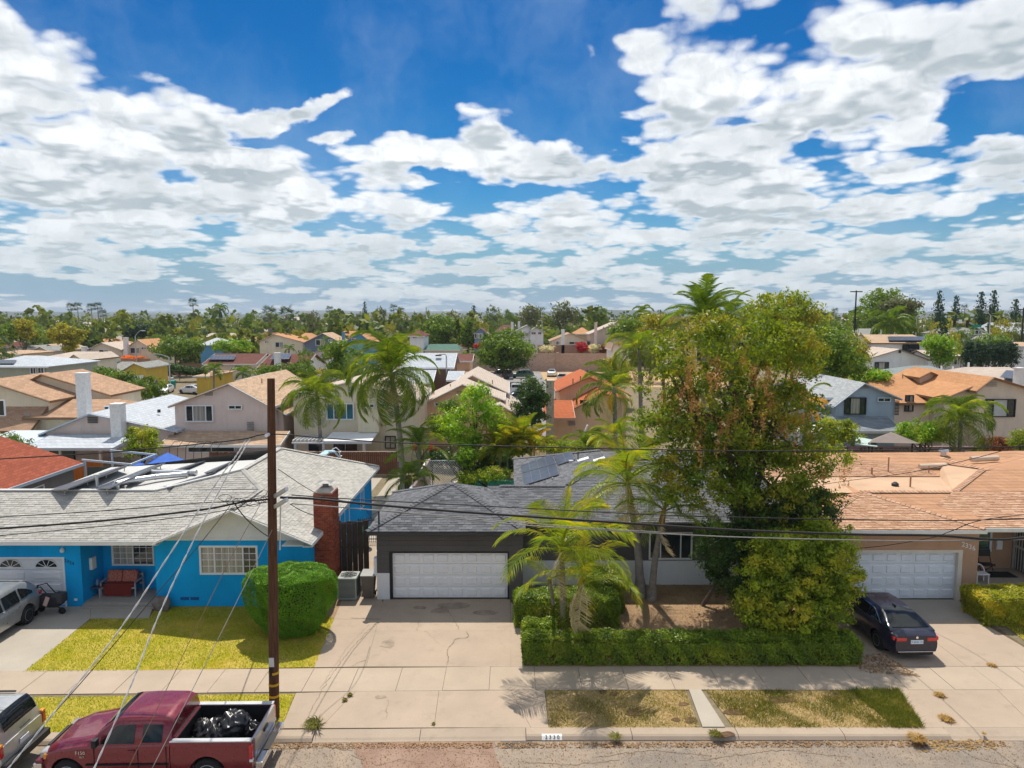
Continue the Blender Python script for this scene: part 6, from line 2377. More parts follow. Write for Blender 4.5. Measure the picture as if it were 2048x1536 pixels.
while x < xb:
 g = MB()
 g.box(x, x + .9, 53.96, 54.24, zt - .95, zt - .06)
 g.build('pier', M_mauve, bz)
 x2 = x + .9
 g = MB()
 n = 6
 for i in range(n):
  for j in range(3):
   ax, az_ = x2 + i * .3, zt - .95 + j * .295
   g.box(ax, ax + .3, 54.02, 54.18, az_, az_ + .035)
   g.box(ax, ax + .035, 54.02, 54.18, az_, az_ + .295)
   g.bar((ax + .03, 54.1, az_ + .03), (ax + .28, 54.1, az_ + .27), .12, .05, (0, 1, 0))
   g.bar((ax + .28, 54.1, az_ + .03), (ax + .03, 54.1, az_ + .27), .12, .05, (0, 1, 0))
 o = g.build('breeze_blocks', mat('breeze_block', (.52, .40, .36), .9), bz)
 o['kind'] = 'stuff'
 x = x2 + 1.8
lt = thing('lattice_panel', 'white diagonal lattice panel in the garden behind the dark grey house', 'lattice', (-4, 46, 0))
a, b = PX(852, 46, 1.5), PX(922, 46, 1.5)
z0, z1 = .55, PZ(922, 46)
g = MB()
n = 15
W_l, H_l = b - a, z1 - z0
stp = .16
t = -H_l
while t < W_l:
 for sgn in (1, -1):
  pts = []
  xa_, za_ = max(0, t), max(0, -t)
  ln_ = min(W_l - xa_, H_l - za_)
  if ln_ > .02:
   p0 = (xa_, za_)
   p1 = (xa_ + ln_, za_ + ln_)
   if sgn == -1:
    p0, p1 = (W_l - p0[0], p0[1]), (W_l - p1[0], p1[1])
   yy_ = 46 if sgn == 1 else 46.015
   g.bar((a + p0[0], yy_, z0 + p0[1]), (a + p1[0], yy_, z0 + p1[1]), .014, .04, (0, 1, 0))
 t += stp
o = g.build('slats', M_trim, lt)
o['kind'] = 'stuff'
g = MB()
g.box(a - .05, a, 45.98, 46.05, 0, z1)
g.box(b, b + .05, 45.98, 46.05, 0, z1)
g.box(a, b, 45.98, 46.05, z1, z1 + .05)
g.box(a, b, 45.98, 46.05, z0 - .05, z0)
g.build('panel_frame', M_trim, lt)
g = MB()
g.box(a - .3, b + .3, 45.9, 46.2, 0, .5)
tag(g.build('low_wall', mat('pink_wall', (.50, .36, .31), .9, .15, 1)), 'low pink wall under the white lattice panel', 'wall')
g = MB()
g.slab([(-5.88 + .02, 38, .02), (-4.8, 38, .02), (-3.6, 50, .02), (-5.86, 50, .02)], .02)
tag(g.build('gravel_path', M_dirt), 'bare strip beside the garden wall', kind='structure')
g = MB()
g.box(-5.86, -5.7, 41, 49, 0, 2.0)
tag(g.build('low_wall', MC['pink_wall']), 'pinkish garden wall by the palm trunks beside the pool yard', 'wall')
pool = thing('pool', 'round garden pool with white pink and green rim behind the charcoal roof', 'pool', (-1.2, 45.6, 0))
for nm, r, z, m_, zz in (('rim', 3.6, .62, M_trim, 0), ('stripe', 3.35, .64, mat('pool_pink', (.62, .22, .20), .6), 0), ('liner', 3.1, .66, mat('pool_green', (.08, .42, .28), .4), 0)):
 g = MB()
 g.lathe((-1.2, 45.6, 0), [(r, 0), (r, z)], 40)
 g.build(nm, m_, pool)
for i, (pk_, cs, lab) in enumerate([((335, 905), [(292, 931), (392, 932), (372, 921), (300, 922)], 'large blue fabric canopy behind the blue house solar panels'),
         ((280, 924), [(258, 936), (305, 936), (298, 930), (264, 930)], 'small blue fabric canopy left of the large blue canopy')]):
 cn = thing('canopy', lab, 'canopy', (PX(pk_[0], 47, 0), 47, 0))
 Yc = 46.5
 p = [A(cs[0][0], cs[0][1], 44.5), A(cs[1][0], cs[1][1], 44.5), A(cs[2][0], cs[2][1], 48.5), A(cs[3][0], cs[3][1], 48.5)]
 t_ = A(pk_[0], pk_[1], Yc)
 g = MB()
 g.add(p + [t_], [(0, 1, 4), (1, 2, 4), (2, 3, 4), (3, 0, 4)])
 g.build('cover', mat('blue_fabric', (.02, .11, .48), .7, .2, 2), cn)
 for q in p:
  g = MB()
  g.box(q.x - .03, q.x + .03, q.y - .03, q.y + .03, 0, q.z)
  g.build('leg', M_grey_metal, cn)
sl = thing('pool_slide', 'pale blue curved pool slide with white ladder in front of the brown fence', 'slide', (PX(660, 46, 0), 46, 0))
p = [A(633, 935, 45), A(640, 922, 45.3), A(646, 910, 45.8), A(655, 903, 46.2), A(668, 903, 46.4), A(676, 911, 46.5)]
g = MB()
for i in range(len(p) - 1):
 g.bar(p[i], p[i + 1] + (p[i + 1] - p[i]).normalized() * .06, .55, .1, (0, 1, 0) if False else (0, 0, 1))
g.build('chute', mat('slide_blue', (.50, .68, .76), .4), sl)
g = MB()
for dy in (0, .5):
 q = [A(678, 900, 46.5 + dy), A(672, 895, 46.5 + dy), A(664, 899, 46.5 + dy)]
 g.tube([q[2], q[1], q[0], (q[0].x + .5, 46.5 + dy, 0)], .03, 6)
g.build('handrail', M_trim, sl)
for k in range(5):
 q = A(678 + k * 1.5, 905 + k * 9, 46.5)
 g = MB()
 g.bar((q.x, 46.5, max(.3, q.z)), (q.x, 47, max(.3, q.z)), .08, .03)
 g.build('rung', M_trim, sl)
M_lamp = metal('lamp_steel', (.52, .54, .55), .5, .6)
def street_lamp(px, pyb, pyt, armpx, armpy, Y, lab, k=1.0):
 x, z1 = PX(px, Y, 5), PZ(pyt, Y)
 h = thing('street_lamp', lab, 'street lamp', (x, Y, 0), 'cobra head street lamps')
 g = MB()
 g.tube([(x, Y, 0), (x, Y, z1 * .5), (x, Y, z1)], [.14 * k, .11 * k, .08 * k], 8)
 g.build('pole', M_lamp, h)
 e = A(armpx, armpy, Y)
 g = MB()
 n = 6
 P = [(x + (e.x - x) * t / n, Y, z1 + (e.z - z1) * math.sin(t / n * math.pi / 2)) for t in range(n + 1)]
 g.tube(P, .05 * k, 6)
 g.build('arm', M_lamp, h)
 s = 1 if e.x > x else -1
 g = MB()
 g.add([(e.x, Y - .12, e.z + .06), (e.x + s * .75, Y - .16, e.z), (e.x + s * .75, Y + .16, e.z), (e.x, Y + .12, e.z + .06), (e.x, Y - .12, e.z - .1), (e.x + s * .7, Y - .14, e.z - .12), (e.x + s * .7, Y + .14, e.z - .12), (e.x, Y + .12, e.z - .1)],
   [(0, 1, 2, 3), (7, 6, 5, 4), (0, 4, 5, 1), (1, 5, 6, 2), (2, 6, 7, 3), (3, 7, 4, 0)])
 g.build('lamp_head', M_lamp, h)
street_lamp(272, 725, 672, 283, 661, 138, 'grey street lamp arching right in front of the tan gabled houses')
street_lamp(338, 768, 715, 312, 708, 112, 'grey street lamp arching left by the parked white suv')
street_lamp(893, 762, 712, 890, 708, 84, 'grey street lamp at the corner of the white roofed brown house')
street_lamp(1829, 668, 633, 1868, 623, 118, 'street lamp with long arm behind the cream arched window house')
street_lamp(1976, 700, 630, 1955, 617, 128, 'street lamp arching left above the traffic signal')
street_lamp(1084, 675, 643, 1082, 641, 170, 'slim street lamp between the white gables')
street_lamp(1249, 665, 640, 1246, 637, 170, 'slim street lamp beside the grey beige house')
M_poled = mat('pole_dark', (.035, .03, .028), .9)
def upole(px, pyt, Y, w, lab, arms=((0, 1),)):
 x, z = PX(px, Y, 5), PZ(pyt, Y)
 h = thing('utility_pole', lab, 'utility pole', (x, Y, 0), 'distant utility poles')
 g = MB()
 g.tube([(x, Y, 0), (x, Y, z)], [w, w * .7], 7)
 g.build('pole', M_poled, h)
 for dz, ln in arms:
  g = MB()
  g.box(x - ln, x + ln, Y - .06, Y + .06, z - .3 - dz, z - .12 - dz)
  g.build('crossarm', M_poled, h)
upole(1707, 581, 130, .18, 'dark utility pole with crossarm against the sky at right', ((0, 1.1),))
upole(1975, 625, 140, .2, 'thick dark utility pole behind the traffic signal', ((.2, 1.2), (2.6, .8)))
upole(2042, 615, 145, .2, 'dark utility pole at the right edge', ((.2, 1.2),))
upole(244, 634, 260, .22, 'thin utility pole on the horizon left of the lamp', ((0, 1.2),))
upole(101, 634, 280, .2, 'thin utility pole left of the four slim palms', ((0, 1.2),))
upole(305, 650, 230, .2, 'thin pole right of the dark cypress block', ((0, .6),))
upole(172, 655, 230, .2, 'thin dark pole above the yellow green tree', ((0, .8),))
ts = thing('traffic_signal', 'traffic signal mast arm with two signal heads and green street sign at upper right', 'traffic signal', (PX(1975, 132, 0), 132, 0))
g = MB()
p0, p1, p2 = A(1976, 668, 132), A(1940, 646, 132), A(1905, 643, 132)
g.tube([(p0.x, 132, 0), p0, p1, p2], .12, 7)
g.build('mast_arm', M_lamp, ts)
for px in (1909, 1935):
 q = A(px, 646, 131.7)
 g = MB()
 g.box(q.x - .22, q.x + .22, 131.5, 131.8, q.z - .7, q.z + .5)
 hd = g.build('signal_head', M_black, ts)
 for k in range(3):
  g = MB()
  g.lathe((q.x, 131.38, q.z + .28 - k * .38), [(.13, 0), (.13, .12)], 10, 0, 'y')
  g.build('signal_lens', mat('lens_dark_%d' % k, [(.10, .01, .01), (.12, .08, .01), (.01, .10, .05)][k], .3), hd)
q = A(1920, 643, 131.7)
g = MB()
g.box(q.x - .3, q.x + .3, 131.6, 131.65, q.z - .35, q.z + .35)
g.build('sign_plate', M_trim, ts)
q = A(1953, 652, 131.7)
g = MB()
g.box(q.x - .85, q.x + .85, 131.6, 131.65, q.z - .25, q.z + .25)
g.build('street_sign', mat('sign_green', (.0, .22, .17), .5), ts)
Lbig = leafmat('leaf_yellow_green', (.055, .10, .008), (.24, .28, .016), (.34, .24, .03), .42, .5, .55)
Lseed = leafmat('seed_pods', (.30, .15, .05), (.48, .28, .12), None, .25, .7)
Lbush = leafmat('leaf_bush', (.06, .105, .010), (.28, .33, .02), (.40, .36, .03), .42, .45, .9)
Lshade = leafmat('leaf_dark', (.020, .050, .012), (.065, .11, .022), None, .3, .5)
Lhedge = leafmat('leaf_hedge', (.04, .075, .006), (.20, .27, .015), (.26, .28, .02), .28, .4)
Lround = leafmat('leaf_round_bush', (.05, .13, .004), (.15, .30, .008), None, .28, .5)
Llime = leafmat('leaf_lime', (.07, .15, .008), (.22, .35, .015), (.33, .38, .05), .4, .45)
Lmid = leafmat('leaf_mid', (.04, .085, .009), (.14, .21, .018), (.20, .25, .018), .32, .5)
Lolive = leafmat('leaf_olive', (.06, .075, .03), (.15, .16, .06), (.12, .10, .06), .28, .6)
Lgold = leafmat('leaf_gold', (.12, .13, .012), (.34, .29, .03), None, .35, .5)
Lcon = leafmat('needle_dark', (.012, .035, .016), (.04, .075, .03), None, .2, .6)
Lfar = leafmat('leaf_far', (.035, .06, .014), (.12, .16, .03), (.20, .20, .025), .3, .6, .12)
Lpg = leafmat('frond_green', (.045, .095, .012), (.17, .22, .02), (.28, .27, .03), .42, .4, 1.4)
Lpy = leafmat('frond_yellow', (.08, .14, .010), (.26, .28, .02), (.44, .33, .03), .4, .4, 1.4)
Lpd = leafmat('frond_dry', (.26, .20, .13), (.48, .40, .30), None, .2, .8)
Lpo = leafmat('frond_orange', (.42, .26, .03), (.60, .40, .06), None, .35, .6)
Lred = leafmat('leaf_red', (.22, .008, .010), (.36, .02, .03), None, .35, .5)
Lrust = leafmat('leaf_rust', (.12, .04, .015), (.22, .07, .02), (.12, .14, .02), .3, .5)
Lwf = leafmat('leaf_whitish', (.40, .36, .28), (.60, .56, .45), (.15, .18, .05), .3, .6)
Lorf = leafmat('leaf_orange_flowers', (.60, .12, .03), (.70, .25, .04), (.12, .15, .03), .3, .6)
M_bark = mat('bark', (.15, .115, .085), .95, .3, 4, fine=.3, bump=.6, bs=25)
M_pbark = mat('palm_bark', (.30, .275, .25), .95, .25, 5, fine=.3, bump=.5, bs=14)
M_pbrown = mat('palm_brown', (.20, .12, .075), .95, .3, 6, bump=.6, bs=14)
M_shaft = mat('crownshaft', (.34, .30, .05), .5, .2, 2)
M_shaft2 = mat('crownshaft_red', (.30, .13, .05), .6, .25, 4)
def leaf_quads(P, size, rng, up=.35, aspect=.5, nrm=None):
 """P (n,3) points -> quads"""
 n = len(P)
 d = rng.normal(0, 1, (n, 3))
 if nrm is not None:
  d = d * .8 + nrm
 d[:, 2] += up
 d /= np.linalg.norm(d, axis=1)[:, None] + 1e-9
 a = rng.normal(0, 1, (n, 3))
 u = np.cross(d, a)
 u /= np.linalg.norm(u, axis=1)[:, None] + 1e-9
 v = np.cross(d, u)
 s = size * rng.uniform(.55, 1.35, n)[:, None]
 q = np.empty((n, 4, 3))
 q[:, 0] = P - u * s * .5
 q[:, 1] = P + v * s * aspect * .5 - u * s * .05
 q[:, 2] = P + u * s * .5
 q[:, 3] = P - v * s * aspect * .5 - u * s * .05
 return q
def leaves_obj(name, P, size, m, parent=None, rng=None, up=.35, aspect=.5, nrm=None, rnd=None, org=None):
 q = leaf_quads(P, size, rng, up, aspect, nrm)
 n = len(P)
 r = rng.uniform(0, 1, n) if rnd is None else np.clip(rnd + rng.normal(0, .18, n), 0, 1)
 return np_mesh(name, q.reshape(-1, 3), np.arange(n * 4).reshape(-1, 4), m, parent, r, org=org)
def clump_points(ells, nclump, cr, per, rng, shell=.75, flat=.7):
 """leaf points gathered in clumps over the surface of ellipsoids (cx,cy,cz,rx,ry,rz)"""
 ells = np.array(ells, dtype=float)
 w = (ells[:, 3] * ells[:, 4] * ells[:, 5]) ** (2 / 3)
 w /= w.sum()
 idx = rng.choice(len(ells), nclump, p=w)
 d = rng.normal(0, 1, (nclump, 3))
 d /= np.linalg.norm(d, axis=1)[:, None]
 rad = shell + (1 - shell) * rng.uniform(-.9, 1.1, nclump) ** 1
 c = ells[idx, :3] + d * ells[idx, 3:6] * rad[:, None]
 cl = rng.uniform(0, 1, nclump)
 crs = cr * rng.uniform(.6, 1.4, nclump)
 k = rng.poisson(per, nclump)
 rep = np.repeat(np.arange(nclump), k)
 n = len(rep)
 o = rng.normal(0, 1, (n, 3))
 o /= np.linalg.norm(o, axis=1)[:, None] + 1e-9
 o *= (rng.uniform(0, 1, n) ** .45)[:, None]
 o[:, 2] *= flat
 P = c[rep] + o * crs[rep][:, None]
 nr = o + d[rep] * .6
 return P, nr, cl[rep] * .7 + .15, c
def trunk_mesh(name, base, top, r0, r1, m, parent, limbs=(), n=8, bend=.15, seed=1):
 rr = random.Random(seed)
 base, top = Vector(base), Vector(top)
 g = MB()
 k = 6
 P = [base.lerp(top, i / k) + Vector((rr.gauss(0, bend), rr.gauss(0, bend), 0)) * (0 if i == 0 else 1) for i in range(k + 1)]
 P.insert(0, base - Vector((0, 0, .1)))
 R0 = [r0 * 1.35] + [r0 + (r1 - r0) * i / k for i in range(k + 1)]
 g.tube(P, R0, n)
 for (t, e, rl) in limbs:
  s = base.lerp(top, t)
  e = Vector(e)
  mid = s.lerp(e, .5) + Vector((rr.gauss(0, .2), rr.gauss(0, .2), rr.uniform(0, .4)))
  g.tube([s, s.lerp(mid, .5), mid, mid.lerp(e, .6), e], [rl, rl * .8, rl * .6, rl * .4, rl * .18], 5)
 return g.build(name, m, parent, smooth=True)
def E_(px, py, Y, rx, rz, ry):
 """ellipsoid round a photo point at depth Y; rx, rz in photo pixels, ry in metres"""
 p = A(px, py, Y)
 k = (Y * cp + (CAMH - p.z) * sp) / F
 return (p.x, p.y, p.z, rx * k, ry, rz * k)
rng = np.random.default_rng(5)
bt = thing('tree', 'tall yellow green leafy tree with hanging brown seed pods in the dark house front yard', 'tree', (9.6, 28.2, 0))
ells = [E_(1480, 690, 29.5, 110, 75, 2.2), E_(1390, 720, 29.0, 90, 70, 2.0), E_(1560, 730, 29.3, 75, 90, 1.9), E_(1440, 830, 28.6, 130, 90, 2.4),
  E_(1560, 850, 28.8, 90, 90, 2.0), E_(1340, 870, 28.4, 80, 70, 1.7), E_(1500, 950, 28.2, 130, 80, 2.2), E_(1390, 960, 28.0, 100, 60, 1.8),
  E_(1600, 960, 28.6, 70, 40, 1.4), E_(1650, 915, 28.8, 55, 22, 1.0), E_(1580, 1010, 28.2, 90, 60, 1.6), E_(1340, 770, 29.0, 70, 50, 1.4), E_(1545, 640, 29.6, 60, 34, 1.3), E_(1610, 700, 29.6, 45, 45, 1.2), E_(1310, 690, 29, 40, 30, 1.0), E_(1420, 655, 29.4, 55, 30, 1.2)]
P, nr, cl, C = clump_points(ells, 880, .40, 50, rng, .82, .75)
leaves_obj('crown', P, .17, Lbig, bt, rng, .25, .42, nr, cl)
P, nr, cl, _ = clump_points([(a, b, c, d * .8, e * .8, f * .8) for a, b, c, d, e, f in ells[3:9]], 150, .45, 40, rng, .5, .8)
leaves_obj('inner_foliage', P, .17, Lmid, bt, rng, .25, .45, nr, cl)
pods = [E_(1450, 790, 28.0, 110, 90, 1.6), E_(1400, 850, 27.6, 60, 70, 1.2), E_(1570, 780, 28.0, 50, 70, 1.2), E_(1490, 740, 28.2, 60, 50, 1.2), E_(1350, 800, 28.2, 40, 60, 1.0),
  E_(1590, 850, 28.0, 40, 60, 1.0), E_(1640, 935, 28.2, 60, 22, .7)]
c, nr, cl, _ = clump_points(pods, 150, .2, 2.0, rng, .9)
pp = []
for q in c[:260]:
 L_ = rng.uniform(.35, .9)
 n = int(L_ * 46)
 t = rng.uniform(0, 1, n)
 pp.append(np.stack([q[0] + rng.normal(0, .07, n) * (1.2 - t), q[1] + rng.normal(0, .07, n) * (1.2 - t), q[2] - t * L_], 1))
leaves_obj('seed_pods', np.concatenate(pp), .11, Lseed, bt, rng, 0, .35)
lim = [(.25 + .65 * i / 34, Vector(C[rng.integers(len(C))]), .12) for i in range(34)]
trunk_mesh('trunk', (9.6, 28.2, 0), (9.3, 29.2, 10.2), .24, .06, M_bark, bt, lim, 9, .12)
def shrub(name, label, cat, base, ells, n, cr, per, size, m, seed, parts=None, aspect=.5, trunk=True, inner=None, shell=.7, up=.35, nm='foliage'):
 rng = np.random.default_rng(seed)
 h = thing(name, label, cat, base)
 P, nr, cl, C = clump_points(ells, n, cr, per, rng, shell)
 P[:, 2] = np.maximum(P[:, 2], .03)
 leaves_obj(nm, P, size, m, h, rng, up, aspect, nr, cl)
 if trunk:
  top = max(e[2] for e in ells)
  cxm, cym = float(np.mean([e[0] for e in ells])), float(np.mean([e[1] for e in ells]))
  lim = [(.3 + .5 * i / 8, Vector(C[rng.integers(len(C))]), .05) for i in range(8)]
  trunk_mesh('trunk', base, (cxm, cym, top), max(.05, top * .022), .03, M_bark, h, lim, 7, .06, seed)
 return h
shrub('bush', 'large bright green leafy bush overhanging the hedge beside the black sedan', 'bush', (11.6, 25.6, 0),
  [E_(1560, 1140, 25.4, 85, 75, 1.3), E_(1650, 1150, 25.6, 70, 75, 1.3), E_(1590, 1225, 24.8, 110, 50, 1.2), E_(1650, 1080, 26.2, 60, 45, 1.1), E_(1520, 1210, 25.2, 50, 45, 1.0), E_(1560, 1100, 26, 60, 40, 1.1)],
  900, .3, 60, .12, Lbush, 6)
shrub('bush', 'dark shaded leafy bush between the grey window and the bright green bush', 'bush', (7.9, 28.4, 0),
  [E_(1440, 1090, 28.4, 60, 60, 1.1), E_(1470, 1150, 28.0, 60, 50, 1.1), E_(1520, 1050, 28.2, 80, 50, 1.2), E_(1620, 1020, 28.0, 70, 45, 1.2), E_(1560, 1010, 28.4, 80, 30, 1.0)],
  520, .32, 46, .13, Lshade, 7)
def box_hedge(name, label, x0, x1, y0, y1, h, m, seed, dens=900, size=.07, rag=.05, holes=0, flare=0.0, cat='hedge'):
 rng = np.random.default_rng(seed)
 hd = thing(name, label, cat, ((x0 + x1) / 2, (y0 + y1) / 2, 0))
 pts, nrm, shade = [], [], []
 def face(n, f, nv):
  u, v = rng.uniform(0, 1, n), rng.uniform(0, 1, n)
  p = f(u, v)
  pts.append(p)
  nrm.append(np.tile(nv, (n, 1)))
  lump = np.sin(p[:, 0] * 3.1 + seed) * np.sin(p[:, 1] * 4.3) + np.sin(p[:, 0] * 7.7 + p[:, 2] * 5)
  shade.append(.5 + .18 * lump)
 lx, ly = x1 - x0, y1 - y0
 face(int(dens * lx * ly), lambda u, v: np.stack([x0 + u * lx, y0 + v * ly, np.full(len(u), h)], 1), (0, 0, 1.0))
 for (yy, s) in ((y0, -1), (y1, 1)):
  face(int(dens * lx * h), lambda u, v: np.stack([x0 + u * lx, np.full(len(u), yy) - s * flare * (1 - v), v * h], 1), (0, s, .3))
 for (xx, s) in ((x0, -1), (x1, 1)):
  face(int(dens * ly * h), lambda u, v: np.stack([np.full(len(u), xx) - s * flare * (1 - v), y0 + u * ly, v * h], 1), (s, 0, .3))
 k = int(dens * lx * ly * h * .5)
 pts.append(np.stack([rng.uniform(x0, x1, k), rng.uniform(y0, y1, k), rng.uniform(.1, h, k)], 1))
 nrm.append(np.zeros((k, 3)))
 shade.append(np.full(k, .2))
 P = np.concatenate(pts)
 Nn = np.concatenate(nrm)
 Sd = np.concatenate(shade)
 lump = .5 * np.sin(P[:, 0] * 2.3 + seed) + .5 * np.sin(P[:, 0] * 5.1 + P[:, 1] * 3) + .4 * np.sin(P[:, 0] * 9.7 + P[:, 2] * 7)
 P += Nn * (rag * lump[:, None] + rng.normal(0, rag * .5, len(P))[:, None])
 ed = np.minimum(np.minimum(P[:, 0] - x0, x1 - P[:, 0]), np.minimum(P[:, 1] - y0, y1 - P[:, 1]))
 P[:, 2] -= np.clip(.10 - ed, 0, .1) * (P[:, 2] > h * .8)
 if holes:
  low = P[:, 2] < h * .45
  hp = np.sin(P[:, 0] * 6.0) + np.sin(P[:, 0] * 13 + P[:, 2] * 9)
  keep = ~(low & (hp > .3) & (rng.uniform(0, 1, len(P)) < holes))
  P, Nn, Sd = P[keep], Nn[keep], Sd[keep]
 P[:, 2] = np.maximum(P[:, 2], .02)
 leaves_obj('foliage', P, size, m, hd, rng, .2, .6, Nn * 1.2, Sd)
 g = MB()
 rr = random.Random(seed)
 for i in range(max(3, int(lx / .5))):
  x = x0 + .2 + (lx - .4) * (i + .5) / max(3, int(lx / .5))
  y = (y0 + y1) / 2 + rr.uniform(-.1, .1)
  g.tube([(x, y, -.02), (x + rr.uniform(-.1, .1), y, h * .5), (x + rr.uniform(-.2, .2), y + rr.uniform(-.15, .15), h * .85)], [.03, .022, .01], 5)
 g.build('stems', M_bark, hd)['kind'] = 'stuff'
 return hd
hx0, hx1 = PX(1047, 23.5, .4), PX(1722, 23.5, .4)
box_hedge('hedge', 'long low clipped hedge along the sidewalk in front of the dark grey house', hx0, hx1, 23.38, 24.35, .88, Lhedge, 1, 1900, .075, .045, .7)
box_hedge('hedge', 'short raised block of clipped hedge at the driveway corner of the dark house', hx0 + .02, hx0 + 1.15, 24.3, 25.1, 1.02, Lhedge, 2, 1700, .075)
box_hedge('hedge', 'thick clipped hedge behind the small palm clump beside the garage', PX(1030, 26.4, .5), PX(1238, 26.4, .5), 26.3, 27.6, 1.15, Lhedge, 3, 1600, .075, .06, .5)
box_hedge('hedge', 'tall rounded hedge end against the dark house wall', PX(1175, 28, .8), PX(1245, 28, .8), 27.6, 29.2, 1.5, Lhedge, 4, 1300, .08)
Lyh = leafmat('leaf_yellow_hedge', (.10, .13, .008), (.36, .34, .02), (.55, .42, .03), .35, .5, 1.5)
box_hedge('hedge', 'clipped yellow green hedge by the steps of the tan house', PX(1963, 26.6, .9), PX(2120, 26.6, .9), 26.3, 27.9, 1.15, Lyh, 5, 1500, .075, .05, flare=.2)
def round_bush(label, base, rx, ry, h, m, seed, n=52000, size=.055, r0=.62, parent_cat='bush'):
 rng = np.random.default_rng(seed)
 hd = thing('round_bush', label, parent_cat, (base[0], base[1], 0))
 k = n
 a = rng.uniform(0, 2 * np.pi, k)
 t = rng.uniform(0, 1, k)
 top = rng.uniform(0, 1, k) < .42
 zz = np.where(top, 1.0, t)
 prof = r0 + (1 - r0) * np.sin(np.clip(zz / .72, 0, 1) * np.pi / 2) - np.clip(zz - .88, 0, 1) * .55
 rr_ = np.where(top, np.sqrt(rng.uniform(0, 1, k)) * .95, prof)
 zt = np.where(top, 1.0 - .06 * (rr_ / .95) ** 6, zz * .96)
 lump = 1 + .05 * np.sin(a * 4 + zt * 6 + seed) + .03 * np.sin(a * 11 + zt * 13) + rng.normal(0, .015, k)
 P = np.stack([base[0] + np.cos(a) * rr_ * rx * lump, base[1] + np.sin(a) * rr_ * ry * lump, .06 + zt * h * (1 + .02 * np.sin(a * 7 + rr_ * 9)) + rng.normal(0, .012, k)], 1)
 Nn = np.where(top[:, None], np.array([[0, 0, 1.3]]), np.stack([np.cos(a) * 1.3, np.sin(a) * 1.3, np.full(k, .25)], 1))
 sh = .5 + .22 * np.sin(a * 9 + zt * 21 + rr_ * 14) * np.sin(a * 4 + rr_ * 17)
 leaves_obj('foliage', P, size, m, hd, rng, .1, .45, Nn, sh)
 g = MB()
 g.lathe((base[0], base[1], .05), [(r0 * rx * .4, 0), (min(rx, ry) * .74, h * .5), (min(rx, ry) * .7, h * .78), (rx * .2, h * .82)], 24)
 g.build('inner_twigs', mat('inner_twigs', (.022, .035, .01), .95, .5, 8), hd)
 g = MB()
 g.tube([(base[0], base[1], -.05), (base[0], base[1], .5)], .14, 8)
 g.build('trunk', M_bark, hd)
c0 = G(583, 1262)
round_bush('large clipped round bush with flat top in front of the brick chimney', (PX(583, 26.0, 1), 26.0), 87 / F * 26.9, 1.25, PZ(1140, 26.2) - .0, Lround, 3, 75000, .06, .55)
round_bush('smaller clipped bush behind the large round bush beneath the blue house window', (PX(572, 28.0, 1) + .1, 27.4), 1.05, .55, 1.62, Lround, 4, 26000, .06, .7)
def frond_mesh(name, L_, droop, leaf, n, m, seed, lift=.35, hang=.5, w=.035, twist=0.0, stiff=1.0, ragged=0.0):
 """pinnate frond growing along +X from the origin, first rising then drooping"""
 rng = np.random.default_rng(seed)
 K = 14
 t = np.linspace(0, 1, K)
 ang = lift - droop * t ** 1.3
 dx, dz = np.cos(ang), np.sin(ang)
 X = np.concatenate([[0], np.cumsum(dx[:-1])]) * L_ / (K - 1)
 Z = np.concatenate([[0], np.cumsum(dz[:-1])]) * L_ / (K - 1)
 V, Fc, Rn = [], [], []
 for i in range(K):
  r = .028 * (1 - .85 * t[i]) * (L_ / 2.2) ** .5
  V += [(X[i], -r, Z[i]), (X[i], 0, Z[i] + r * 1.3), (X[i], r, Z[i]), (X[i], 0, Z[i] - r)]
 for i in range(K - 1):
  for j in range(4):
   j2 = (j + 1) % 4
   Fc.append((i * 4 + j, i * 4 + j2, (i + 1) * 4 + j2, (i + 1) * 4 + j))
   Rn.append(.85)
 for i in range(n):
  s = .14 + .86 * (i + .5) / n
  x, z = np.interp(s, t, X), np.interp(s, t, Z)
  al = np.interp(s, t, ang)
  ll = leaf * (np.sin(np.clip((s - .05) / .95, 0, 1) * np.pi * .86 + .25) ** .7 + .05)
  for sg in (-1, 1):
   if rng.uniform() < ragged:
    continue
   l2 = ll * rng.uniform(.8, 1.15)
   fw = .28 + .40 * s + rng.normal(0, .07)
   d = np.array([np.cos(al) * fw, sg * (1 - .35 * s), np.sin(al) * fw + .15 - rng.uniform(0, .15)])
   d /= np.linalg.norm(d)
   p0 = np.array([x, 0, z])
   p1 = p0 + d * l2 * .5
   d2 = d + np.array([0, 0, -hang * rng.uniform(.6, 1.4)])
   d2 /= np.linalg.norm(d2)
   p2 = p1 + d2 * l2 * .5
   wv = np.cross(d, np.array([0, 0, 1.0]))
   wv = wv / (np.linalg.norm(wv) + 1e-9) * w
   wv[2] += w * .4 * sg
   b = len(V)
   V += [tuple(p0 - wv * .5), tuple(p0 + wv * .5), tuple(p1 + wv * .6), tuple(p1 - wv * .6), tuple(p2)]
   Fc += [(b, b + 1, b + 2, b + 3), (b + 3, b + 2, b + 4)]
   q = float(rng.uniform(.15, .85))
   Rn += [q, min(1, q + .1)]
 me = bpy.data.meshes.new(name)
 me.from_pydata([tuple(float(c_) for c_ in v) for v in V], [], Fc)
 at = me.attributes.new('rnd', 'FLOAT', 'FACE')
 at.data.foreach_set('value', Rn)
 me.materials.append(m)
 return me
